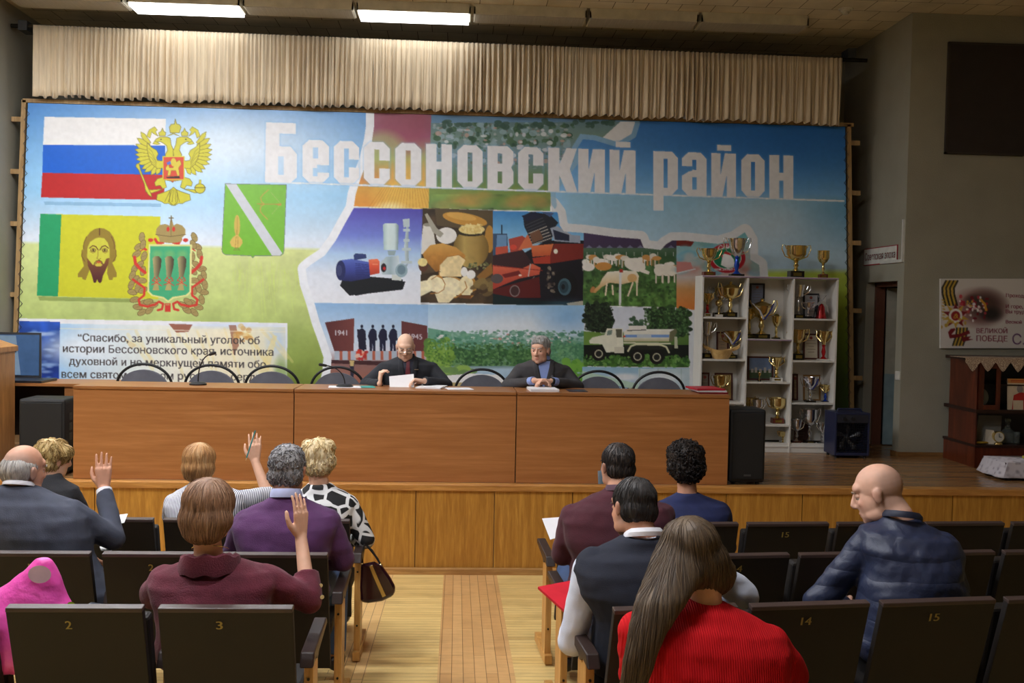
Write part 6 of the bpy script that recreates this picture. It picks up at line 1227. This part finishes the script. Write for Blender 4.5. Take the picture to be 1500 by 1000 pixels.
hair(P,[((0,-.02,.03),(.096,.106,.092)),((0,-.04,-.03),(.098,.085,.075)),((0,-.05,-.07),(.085,.06,.045))],[(196,150,98),(150,106,66),(214,178,130)],800,.13,.0024,crown=(.01,-.04,.12),lift=.003,jit=.4,seed=7,rough=.0022,front=.07,rsc=44)
hw=P['B']+P['ar']['R'][2]
pc=thing('pencil',hw+V(-.018,-.03,.125),'turquoise pencil held in the raised hand of the striped blouse woman','pencil'); pc.rotation_euler=(-.1,.28,0)
MB().tube([(0,0,-.1),(0,0,.075)],.0042,6).build('barrel',pm('pencil_green',(40,140,140),.4),pc); MB().tube([(0,0,-.118),(0,0,-.1)],[.0008,.004],8).build('tip',pm('pencil_wood',(206,170,120),.6),pc)
# 4 man in the purple sweater
b=fb('BL',0); b[0]-=.03; y=b[1]
P=person('purple','grey haired man in a purple sweater and jeans on the left aisle seat',b,.45,0,at(422,686,y+.08),(-.12,-.1,0),at(340,752,y),at(500,752,y),dict(L=LAPL(b,-.02),R=(b+V(.30,.05,.735),b+V(.12,.30,.66),V(-.5,.8,-.2),V(0,0,-1),.4)),SK2,1.08,1.2,1.1,('purple_sweater',FAB('purple_knit',(82,42,88),.6,240,sheen=.08),.006),trouser=(62,84,120),foot_dx=.10,neck_up=.085,nr=.062)
hair(P,[((0,-.02,.03),(.083,.1,.088)),((0,-.045,-.025),(.081,.066,.07))],[(156,154,154),(98,96,98),(196,194,194)],1100,.03,.0026,lift=.007,jit=2.2,seed=9,rough=.006,front=.055,grav=.2)
collar(P,'shirt_collar',pm('shirt_blue',(190,196,232),.8),.07,.082,.045,-.005,.2)
# 5 blonde woman in the black and white blouse
b=fb('CL',0); y=b[1]
def giraffe():
    t_=NT('black_white_print'); co=t_.coords((1,1,1)); v_=t_.n('ShaderNodeTexVoronoi',Scale=10.5,feature='DISTANCE_TO_EDGE'); t_.l(co,v_.inputs['Vector']); t_.l(t_.ramp(v_.outputs[0],[(.075,rgba((226,226,226))),(.095,rgba((22,22,24)))]),t_.b.inputs['Base Color']); t_.b.inputs['Roughness'].default_value=.8; return t_.m
P=person('giraffe','curly blonde woman in a black and white patterned blouse at the left aisle',b,.45,0,at(468,672,y+.04),(-.15,-.12,0),at(418,730,y),at(525,728,y),dict(L=LAPL(b),R=(at(536,790,y-.02),b+V(.14,.26,.62),V(-.6,.75,0),V(0,0,-1),.3)),SK,1.0,1.05,1,('patterned_blouse',giraffe(),.005),neck_up=.08,trouser=(30,30,34))
hair(P,[((0,-.02,.035),(.092,.104,.094)),((0,-.045,-.03),(.088,.075,.08)),((.05,-.03,.08),(.05,.05,.04)),((-.05,-.04,.07),(.05,.05,.045)),((.07,-.04,-.01),(.035,.05,.06)),((0,-.09,.04),(.05,.035,.05))],[(232,214,170),(196,164,108),(244,232,204)],420,.05,.003,lift=.01,jit=1.6,seed=11,rough=.008,front=.07,grav=.2,curl=False)
# 6 woman in the maroon sweater, hand raised
b=fb('AL',0,.38); b[0]=at(315,850,b[1])[0]; y=b[1]
P=person('maroon','woman in a maroon cowl neck sweater raising her right hand in the nearest left row',b,.45,0,at(307,747,y-.02),(-.1,-.15,0),at(216,836,y),at(412,832,y),dict(L=LAPL(b,-.03),R=(at(452,878,y+.06),at(441,788,y+.22),V(-.05,.16,1),V(-.85,.5,0),.10)),SK,1.06,1.18,1.1,('maroon_sweater',FAB('maroon_knit',(98,34,50),.9,170,var=.25,sheen=.08),.007),slv=dict(L=1,R=.42),cuffr=.052,vox=.0048,neck_up=.05,trouser=(40,36,44),nr=.055)
hair(P,[((0,-.02,.032),(.097,.108,.094)),((0,-.04,-.03),(.102,.088,.08)),((0,-.055,-.075),(.082,.058,.05))],[(162,124,96),(108,80,62),(192,158,130)],1300,.12,.0019,crown=(.01,-.045,.122),lift=.003,jit=.4,seed=13,rough=.0022,front=.07,rsc=44)
def cowl(P,mat):
    N=P['N']; r=P['r']; f=unit(np.cross(V(0,0,1),r)); n=40; rg=[]
    for a,b_,z,tl in ((.085,.08,.02,.35),(.098,.095,.03,.42),(.115,.11,.02,.48),(.125,.115,-.015,.45),(.13,.115,-.05,.35),(.105,.10,-.05,.3)):
        rg.append([N+r*a*math.cos(2*PI*j/n)+f*(b_*math.sin(2*PI*j/n))+V(0,0,z-.01-tl*b_*max(-.9,math.sin(2*PI*j/n))*.55+.006*math.sin(j*1.3)) for j in range(n)])
    return MB().loft(rg,0,False).build('cowl_collar',mat,P['t'],smooth=True)
cowl(P,_mc['maroon_knit'])
N=P['N']; MB().tube([N+P['r']*.072*math.cos(a)+unit(np.cross(V(0,0,1),P['r']))*.07*math.sin(a)+V(0,0,.042-.03*math.sin(a)) for a in np.linspace(PI,2*PI,20)],.0018,6).build('necklace',GOLD,P['t'])
S,e,wv=P['ar']['R'][:3]; u_=unit(wv-e)
for k in range(2): q=e+u_*(.02+.05*k)+V(.058,-.02,0); MB().tube([q,q+V(.004,-.008,.0)],.009,12).build('button',SILV,P['t'],smooth=True)
# 7 man in the maroon sweater, right front
b=fb('BR',0); b[0]=at(893,780,b[1])[0]; y=b[1]
P=person('maroon_man','dark haired man in a maroon sweater holding white papers at the right aisle',b,.45,.08,at(903,681,y+.08),(.3,-.12,0),at(820,744,y),at(990,742,y),dict(L=(at(824,812,y+.05),at(836,800,y+.28),V(.3,.9,0),V(.3,0,-1),.35),R=LAPR(b)),SK2,1.0,1.16,1.08,('maroon_pullover',FAB('dark_maroon_knit',(72,26,38),.6,240,sheen=.06),.006),neck_up=.085,trouser=(60,84,124),stub=(60,54,50),nr=.062)
hair(P,[((0,-.022,.032),(.083,.1,.087)),((0,-.048,-.02),(.08,.064,.062))],[(44,38,36),(26,22,22),(86,76,70)],900,.05,.0018,lift=.003,seed=15,rough=.003,front=.05,grav=.5)
collar(P,'shirt_collar',pm('shirt_grey',(96,70,84),.8),.066,.074,.03,-.0,.2)
Tm=P['T']; mm=MB(); mm.tube([Tm((-.088,-.005,.012)),Tm((-.086,.02,-.035)),Tm((-.07,.06,-.06))],.0016,6); mm.loft([[Tm((x,.062+.045*math.cos(x*16),z)) for x in np.linspace(-.065,.065,13)] for z in (-.03,-.06,-.1)],0,False,False)
mm.build('face_mask',pm('mask_blue',(150,190,214),.8),P['t'],smooth=True)
# 8 man in the dark vest
b=fb('AR',0); b[0]=at(948,860,b[1])[0]; y=b[1]
P=person('vest','man in a dark vest and white shirt with a red folder, beside the aisle',b,.45,.1,at(926,742,y+.08),(.35,-.3,.12),at(840,818,y),at(1058,812,y),dict(L=(at(838,940,y+.02),at(832,925,y+.24),V(.35,.9,.05),V(.4,0,-1),.4),R=(at(1094,874,y+.06),b+V(.16,.30,.62),V(-.6,.75,0),V(0,0,-1),.4)),SK2,1.04,1.12,1.08,('white_shirt',FAB('shirt_pale',(204,210,226),.3,220,var=.05),.007),neck_up=.08,trouser=(38,42,58),stub=(90,82,76),nr=.062)
hair(P,[((0,-.022,.032),(.084,.101,.088)),((0,-.046,-.022),(.083,.068,.066))],[(52,48,46),(28,26,26),(110,106,104)],1100,.06,.0018,lift=.003,seed=17,rough=.003,front=.05,grav=.5)
collar(P,'shirt_collar',pm('shirt_white',(222,222,228),.8),.068,.086,.036,-.0,.3)
def vest(P,g,gd,mat,base,seat_z=.45):
    SLp,SRp=P['mid']-P['r']*1,P['mid']+P['r']*1; hip=V(0,0,seat_z+.11); sw=P['sw']
    gm=MB().loft(torso_rings(hip,P['mid']-P['r']*(sw-.01)+V(0,0,.012),P['mid']+P['r']*(sw-.01)+V(0,0,.012),P['N']+V(0,0,.0),g,gd,.034,P['fwd'],True,P['nr']+.008)); 
    for sg in (-1,1): gm.ball(P['mid']+P['r']*sg*(sw-.085)-V(0,0,.028),.078,16,10)
    o=fuse(gm,'vest',mat,P['t'],.008,5); ruffle(o,.005,33)
P['sw']=np.linalg.norm(P['ar']['R'][0]-P['ar']['L'][0])/2+.066; vest(P,1.12,1.08,FAB('navy_vest',(28,32,46),.4,240),b)
# 9 curly haired woman in navy
b=fb('CR',1); b[0]=at(1008,760,b[1])[0]; y=b[1]
P=person('navy_woman','woman with short dark curly hair in a navy top, right front row',b,.45,.06,at(1003,676,y+.03),(0,-.05,0),at(948,740,y),at(1070,738,y),dict(L=LAPL(b),R=(at(1066,800,y),b+V(.10,.3,.62),V(-.6,.75,0),V(0,0,-1),.3)),SK2,1.0,1.05,1.05,('navy_top',FAB('navy_cloth',(32,40,82),.4,240),.005),neck_up=.07,trouser=(34,36,50))
hair(P,[((0,-.02,.035),(.108,.116,.1)),((0,-.04,-.03),(.112,.09,.08)),((0,-.06,-.07),(.085,.06,.05))],[(44,36,32),(22,18,18),(88,74,64)],900,.05,.0026,lift=.01,seed=19,rough=.011,front=.075,curl=True,rsc=60)
# 10 woman in the red dress
b=fb('ZR',1,.40); b[0]=at(1052,960,b[1])[0]; y=b[1]
def redrib():
    t_=NT('red_ribbed_knit'); co=t_.coords(); w_=t_.n('ShaderNodeTexWave',Scale=42.0,Distortion=1.2); w_.bands_direction='X'; t_.l(co,w_.inputs['Vector']); nz=t_.n('ShaderNodeTexNoise',Scale=7.0); t_.l(co,nz.inputs['Vector'])
    t_.l(t_.ramp(nz.outputs[0],[(.3,rgba((184,12,22))),(.7,rgba((204,18,28)))]),t_.b.inputs['Base Color']); t_.b.inputs['Roughness'].default_value=.85; t_.b.inputs['Specular IOR Level'].default_value=.2; t_.bump(w_.outputs[1],.5,.003); return t_.m
P=person('red','woman in a red dress with long straight brown hair, nearest on the right',b,.45,.1,at(1012,812,y+.10),(.25,-.25,-.32),at(908,900,y+.0),at(1156,926,y+.0),dict(L=(b+V(-.25,.08,.78),b+V(-.10,.32,.66),V(.6,.75,0),V(0,0,-1),.35),R=(b+V(.26,.06,.78),b+V(.10,.32,.66),V(-.6,.75,0),V(0,0,-1),.35)),SK,1.03,1.08,1.05,('red_dress',redrib(),.006),neck_up=.06,trouser=(172,24,36),skirt=True,nr=.052)
def longhair(bm_,T):
    H0=np.array(T((-.02,-.085,-.02)))
    B_=P['B']; g=lambda px,py,dy:at(px,py,y+dy)-B_
    pts=[g(1008,770,.09),g(1003,800,.07),g(990,838,.01),g(970,876,-.07),g(950,920,-.12),g(936,965,-.15),g(926,1010,-.16),g(918,1050,-.16)]; ra=[.06,.088,.094,.082,.062,.050,.042,.034]; fl_=[.9,.95,.85,.6,.5,.45,.4,.4]
    rg=[]
    for p,r_,f_ in zip(pts,ra,fl_): rg.append([p+V(r_*math.cos(a),f_*r_*math.sin(a),0) for a in np.linspace(0,2*PI,20,endpoint=False)])
    bm_.loft(rg)
hair(P,[((0,-.02,.035),(.092,.105,.088)),((0,-.045,-.03),(.092,.075,.085)),((.02,-.05,-.08),(.08,.05,.06))],[(104,86,66),(60,47,36),(136,116,92)],2600,.24,.0016,crown=(.0,-.02,.125),lift=.003,jit=.25,seed=21,rough=.003,front=.07,grav=1.4,steps=14,extra=longhair,rsc=40)
# 11 bald man in the navy quilted jacket
b=fb('AR',2,.40); b[0]=at(1336,860,b[1])[0]; y=b[1]
def quilt():
    t_=NT('navy_quilted'); co=t_.coords(); w1=t_.n('ShaderNodeTexWave',Scale=3.6,Distortion=2.2,Detail=2.0); w1.bands_direction='Z'; t_.l(co,w1.inputs['Vector']); w2=t_.n('ShaderNodeTexWave',Scale=4.5,Distortion=1.5); w2.bands_direction='X'; t_.l(co,w2.inputs['Vector'])
    a_=t_.n('ShaderNodeMath',operation='POWER'); t_.l(w1.outputs[1],a_.inputs[0]); a_.inputs[1].default_value=.4; nz=t_.n('ShaderNodeTexNoise',Scale=26.0,Detail=4.0,Distortion=.8); t_.l(co,nz.inputs['Vector'])
    k=t_.n('ShaderNodeMath',operation='ADD'); t_.l(a_.outputs[0],k.inputs[0]); t_.l(nz.outputs[0],k.inputs[1]); t_.bump(k.outputs[0],.4,.009)
    t_.b.inputs['Base Color'].default_value=rgba((36,44,70)); t_.b.inputs['Roughness'].default_value=.5; return t_.m
P=person('bald','bald man in a navy quilted jacket leaning forward on the right',b,.45,.18,at(1286,722,y+.16),(.85,-.35,.1),at(1252,772,y+.10),at(1408,790,y+.02),dict(L=(at(1196,884,y+.16),b+V(-.12,.45,.60),V(.3,.9,0),V(.3,0,-1),.35),R=LAPR(b)),(222,174,150),1.12,1.3,1.2,('quilted_jacket',quilt(),.009),neck_up=.06,trouser=(40,42,50),stub=(120,104,96),nr=.068,vox=.0055)
collar(P,'jacket_collar',pm('navy_collar',(26,32,54),.6),.078,.092,.03,.0,.25)
# ---------------- the two men behind the table
def stage_man(key,label,chx,H,hrot,SLp,SRp,y,arms,**kw):
    b=V(chx,y,ZS); return person(key,label,b,.47,PI,at(*H,y-.10),hrot,at(*SLp,y-.02),at(*SRp,y-.02),arms,**kw),b
cy=9.14
xs=at(596,540,cy)[0]
P,b=stage_man('speaker','bald man in glasses and a black suit reading a paper at the stage table',xs,(594,508),(.05,-.38,0),(644,534),(553,532),cy,dict(R=(at(536,563,cy-.12),at(556,562,cy-.36),V(.12,-.05,1),V(.6,.2,0),.75),L=(at(654,564,cy-.12),at(622,558,cy-.38),V(-1,-.35,.1),V(0,-.3,-1),.6)),skin=(228,186,160),hs=1.0,g=1.15,gd=1.05,garment=('black_jacket',FAB('jacket_black',(38,40,46),.4,240),.004),neck_up=.07,trouser=(30,30,34),stub=(150,130,116),vox=.0048,cuffr=.04,knee=(.42,.12))
T=P['T']
def lapels(P,shirt,tie=None,open_=.055,zlo=.2):
    f=P['fwd']; r=P['r']; N=P['N']; mid=P['mid']; t=P['t']; bv=BVHTree.FromObject(P['garment'],bpy.context.evaluated_depsgraph_get())
    def surf(dx,z,off):
        p=Vector(mid+r*dx+V(0,0,z)+f*.5); h=bv.ray_cast(p,Vector(-f)); 
        q=np.array(h[0]) if h[0] is not None else mid+r*dx+f*.1+V(0,0,z)
        return q+f*off
    rows=[]
    for k in range(9):
        z=.055-k*(zlo+.055)/8; w_=open_*(1-k/8*.96); rows.append([surf(-w_+2*w_*j/8,z,.004) for j in range(9)])
    MB().loft(rows,0,False,False).build('shirt_front',shirt,t,smooth=True)
    for sg in (-1,1):
        rows=[]
        for k in range(9):
            z=.065-k*(zlo+.065)/8; w0=open_*(1-k/8*.97); w1=w0+.045*math.sin(min(1,(k+1.5)/6)*PI*.6)+.008; rows.append([surf(sg*(w0+(w1-w0)*j/3),z,.008) for j in range(4)])
        o=MB().loft(rows,0,False,False).build('lapel',P['garment'].data.materials[0],t,smooth=True); o.modifiers.new('s','SOLIDIFY').thickness=.003
    if tie:
        rows=[]
        for k in range(9):
            z=.035-k*(zlo+.01)/8; w_=.012+.017*k/8+(.006 if k==0 else 0); rows.append([surf(-w_+2*w_*j/3,z,.010) for j in range(4)])
        MB().loft(rows,0,False,False).build('tie',tie,t,smooth=True)
lapels(P,pm('shirt_dark_navy',(30,32,50),.7),pm('tie_maroon',(104,34,44),.6))
collar(P,'shirt_collar',pm('shirt_dark_navy',(30,32,50),.7),.064,.072,.035,-.01,-.1)
gm=MB()
for sx in (-1,1):
    gm.tube([T((sx*.033+.022*math.cos(a),.104,-.006+.013*math.sin(a))) for a in np.linspace(0,2*PI,18)],.0016,6); gm.tube([T((sx*.055,.102,-.002)),T((sx*.076,.06,.0)),T((sx*.086,-.012,.006))],.0014,6)
gm.tube([T((-.011,.106,-.004)),T((0,.108,.0)),T((.011,.106,-.004))],.0014,6); go=gm.build('glasses',SILV,P['t'])
for sx in (-1,1): MB().prism([(.021*math.cos(a),.0125*math.sin(a)) for a in np.linspace(0,2*PI,18,endpoint=False)],T((sx*.033,.1035,-.006)),np.array(P['m'])@V(1,0,0),np.array(P['m'])@V(0,0,1),np.array(P['m'])@V(0,.0008,0)).build('lens',gl.m,go)
MB().box((-.018,-.003,-.003),(.018,.003,.003)).build('lapel_pin',SILV,P['t'],loc=[float(q) for q in (at(610,541,cy-.16)-P['B'])])
hair(P,[((0,-.05,-.03),(.076,.058,.035))],[(150,134,122),(110,98,90)],200,.02,.0009,lift=.001,seed=25,rough=.0008,front=-.01)
q=[at(570,551,8.76),at(606,547.5,8.76),at(607,569.5,8.70),at(571,571,8.70)]
m_=MB(); c_=sum(q)/4; m_.add([p-c_ for p in q],[(0,1,2,3)]); o=m_.build('paper_sheet',WHT,loc=[float(x) for x in c_]); o.modifiers.new('s','SOLIDIFY').thickness=.001; tag(o,'white paper sheet held in the hand of the man in glasses','paper')
xs=at(793,545,cy)[0]
P,b=stage_man('chair_man','grey haired man in a dark jacket with folded hands at the stage table',xs,(791,512),(-.42,-.12,0),(838,538),(752,535),cy,dict(R=(at(744,565,cy-.12),at(783,557,cy-.42),V(1,-.25,.05),V(.1,-.2,-1),.55),L=(at(846,566,cy-.12),at(808,558,cy-.42),V(-1,-.3,.05),V(-.1,-.2,-1),.55)),skin=(220,172,146),hs=1.03,g=1.2,gd=1.1,garment=('grey_jacket',FAB('jacket_charcoal',(62,60,62),.4,240),.004),neck_up=.07,trouser=(40,40,44),stub=(170,166,160),vox=.0048,cuffr=.04,knee=(.42,.12),slv=dict(L=.84,R=.84))
hair(P,[((0,-.025,.036),(.082,.1,.086)),((0,-.048,-.02),(.08,.064,.062)),((.0,.04,.075),(.06,.04,.03))],[(176,174,170),(126,124,122),(204,202,200)],900,.06,.002,lift=.005,seed=27,rough=.004,front=.075,grav=.4)
lapels(P,pm('shirt_sky',(140,160,216),.7),None,.062)
collar(P,'shirt_collar',pm('shirt_sky',(140,160,216),.7),.066,.076,.04,-.01,-.1)
for sd in 'LR':
    e,wv=P['ar'][sd][1:3]; u_=unit(wv-e); MB().tube([e+(wv-e)*.80,wv-u_*.012],[.038,.036],16).build('shirt_cuff',pm('shirt_sky',(140,160,216),.7),P['t'],smooth=True)
wv=P['ar']['L'][2]; e=P['ar']['L'][1]; u_=unit(wv-e); MB().tube([wv-u_*.012,wv+u_*.012],[.034,.033],16).build('wrist_watch',BLK,P['t'],smooth=True)
# ================================================================== THINGS THE AUDIENCE BROUGHT
def slab(name,pts,th,mat,label,cat):
    c_=sum(pts)/4; m_=MB(); n_=unit(np.cross(pts[1]-pts[0],pts[2]-pts[0])); n_=n_ if n_[2]>0 else -n_; m_.hexa([p-c_-n_*th for p in pts]+[p-c_ for p in pts]); return tag(m_.build(name,mat,loc=[float(x) for x in c_]),label,cat)
RF=pm('red_folder',(200,34,52),.35); y=PEOPLE['vest'].location.y
slab('folder',[at(788,859,y+.34),at(836,850,y+.40),at(866,880,y+.24),at(826,893,y+.16)],.012,RF,'red folder on the lap of the man in the dark vest','folder')
y=PEOPLE['maroon_man'].location.y
slab('paper_sheet',[at(794,759,y+.36),at(822,757,y+.38),at(832,782,y+.26),at(806,790,y+.22)],.003,WHT,'white sheet in a red cover held by the man in the maroon sweater','paper')
y=5.1
slab('paper_sheet',[at(146,800,y+.2),at(164,800,y+.2),at(164,806,y+.1),at(148,806,y+.1)],.003,WHT,'white paper lying below the raised elbow of the man in the grey suit','paper')
slab('paper_sheet',[at(172,754,y+.42),at(187,752,y+.42),at(182,765,y+.34),at(170,768,y+.34)],.003,WHT,'white paper sticking up beside the raised sleeve of the grey suit','paper')
# pink plastic bag on seat 2
x,yy=SEATY['AL',1]; bg=thing('plastic_bag',(x,yy+.25,zf(yy)+.45),'bright pink plastic carrier bag on seat number 2','bag')
lc=lambda px,py,dy=.0:at(px,py,yy+.22+dy)-V(x,yy+.25,zf(yy)+.45)
w0=[lc(-60,1000),lc(118,1000)]; rg=[]
for (xa,za),(xb,zb),th in (((-70,985),(122,985),.13),((-60,930),(120,930),.13),((-35,893),(110,893),.10),((-10,868),(98,874),.075),((25,845),(90,850),.05),((45,826),(82,832),.03),((54,815),(76,818),.015)):
    A,B_=lc(xa,za),lc(xb,zb); c_=(A+B_)/2; h=(B_-A)/2; rg.append([c_+h*math.cos(a)+V(0,th*math.sin(a),0) for a in np.linspace(0,2*PI,40,endpoint=False)])
m_=MB().loft(rg); m_.v=[(p[0],p[1],max(p[2],.006)) for p in m_.v]; PKM=pm('pink_plastic',(232,84,176),.3,var=.12,vs=6,bump=.3,bs=25,bd=.02); o=m_.build('bag',PKM,bg,smooth=True,auto=False); sd_=o.modifiers.new('d','SUBSURF'); sd_.levels=2; sd_.render_levels=2; bake(o); v=verts(o); nn=normals(o); setverts(o,v+nn*(.010*np.abs(vnoise(v,(9,9,9),4))+.006*vnoise(v,(20,20,20),6))[:,None]*(v[:,2:3]>.02))
hl=lambda cx,cy,rx,ry,a:at(cx+rx*math.cos(a),cy+ry*math.sin(a),yy+.15)-V(x,yy+.25,zf(yy)+.45)
m_=MB(); m_.add([hl(58,841,17,13,a) for a in np.linspace(0,2*PI,24,endpoint=False)],[tuple(range(24))]); m_.build('handle_hole',pm('bag_hole_pale',(232,200,220),.5),bg)
m_=MB(); m_.add([hl(104,886,6,5,a) for a in np.linspace(0,2*PI,18,endpoint=False)],[tuple(range(18))]); m_.build('green_spot',pm('bag_green',(170,200,40),.5),bg)
st_=MB().tube([at(126,892,yy+.25),at(134,886,yy+.28),at(146,888,yy+.3),at(152,893,yy+.25)],.012,8); tag(st_.build('bag_strap',pm('strap_dark',(60,66,78),.5),smooth=True),'dark strap lying behind seat number 2 beside the pink bag','strap')
# handbag hanging at the aisle
hy=6.0; hb=thing('handbag',at(545,850,hy),'dark maroon patent handbag with gold trim hanging at the left aisle','handbag'); O=V(*hb.location)
PAT=pm('patent_maroon',(44,16,22),.12,coat=.6); L_=lambda px,py,dy=0:at(px,py,hy+dy)-O
out=[(528,826),(548,822),(560,828),(572,845),(580,860),(577,872),(560,880),(540,883),(528,881),(526,860)]
def thick(pts,dy0,dy1): a=[L_(px,py,dy0) for px,py in pts]; c_=[L_(px,py,dy1) for px,py in pts]; n=len(pts); return MB().add(a+c_,[tuple(range(n)),tuple(range(2*n-1,n-1,-1))]+[(i,(i+1)%n,(i+1)%n+n,i+n) for i in range(n)])
thick(out,-.07,.07).build('pouch',PAT,hb,bevel=.018)
thick([(540,829),(546,827),(566,872),(560,875)],-.075,.02).build('gold_trim',GOLD,hb,bevel=.004)
MB().tube([L_(529,828,-.03),L_(530,812,-.03),L_(534,797,-.02),L_(541,803,-.02),L_(553,818,-.03),L_(558,828,-.03)],.006,8).build('strap',BLK,hb,smooth=True); MB().tube([L_(531,828,.04),L_(531,808,.04),L_(535,796,.03),L_(545,806,.04),L_(556,824,.04)],.006,8).build('strap',BLK,hb,smooth=True)
for px,py in ((530,827),(558,828)): MB().ball(L_(px,py,-.04),.012,12,8).build('ring',GOLD,hb,smooth=True)
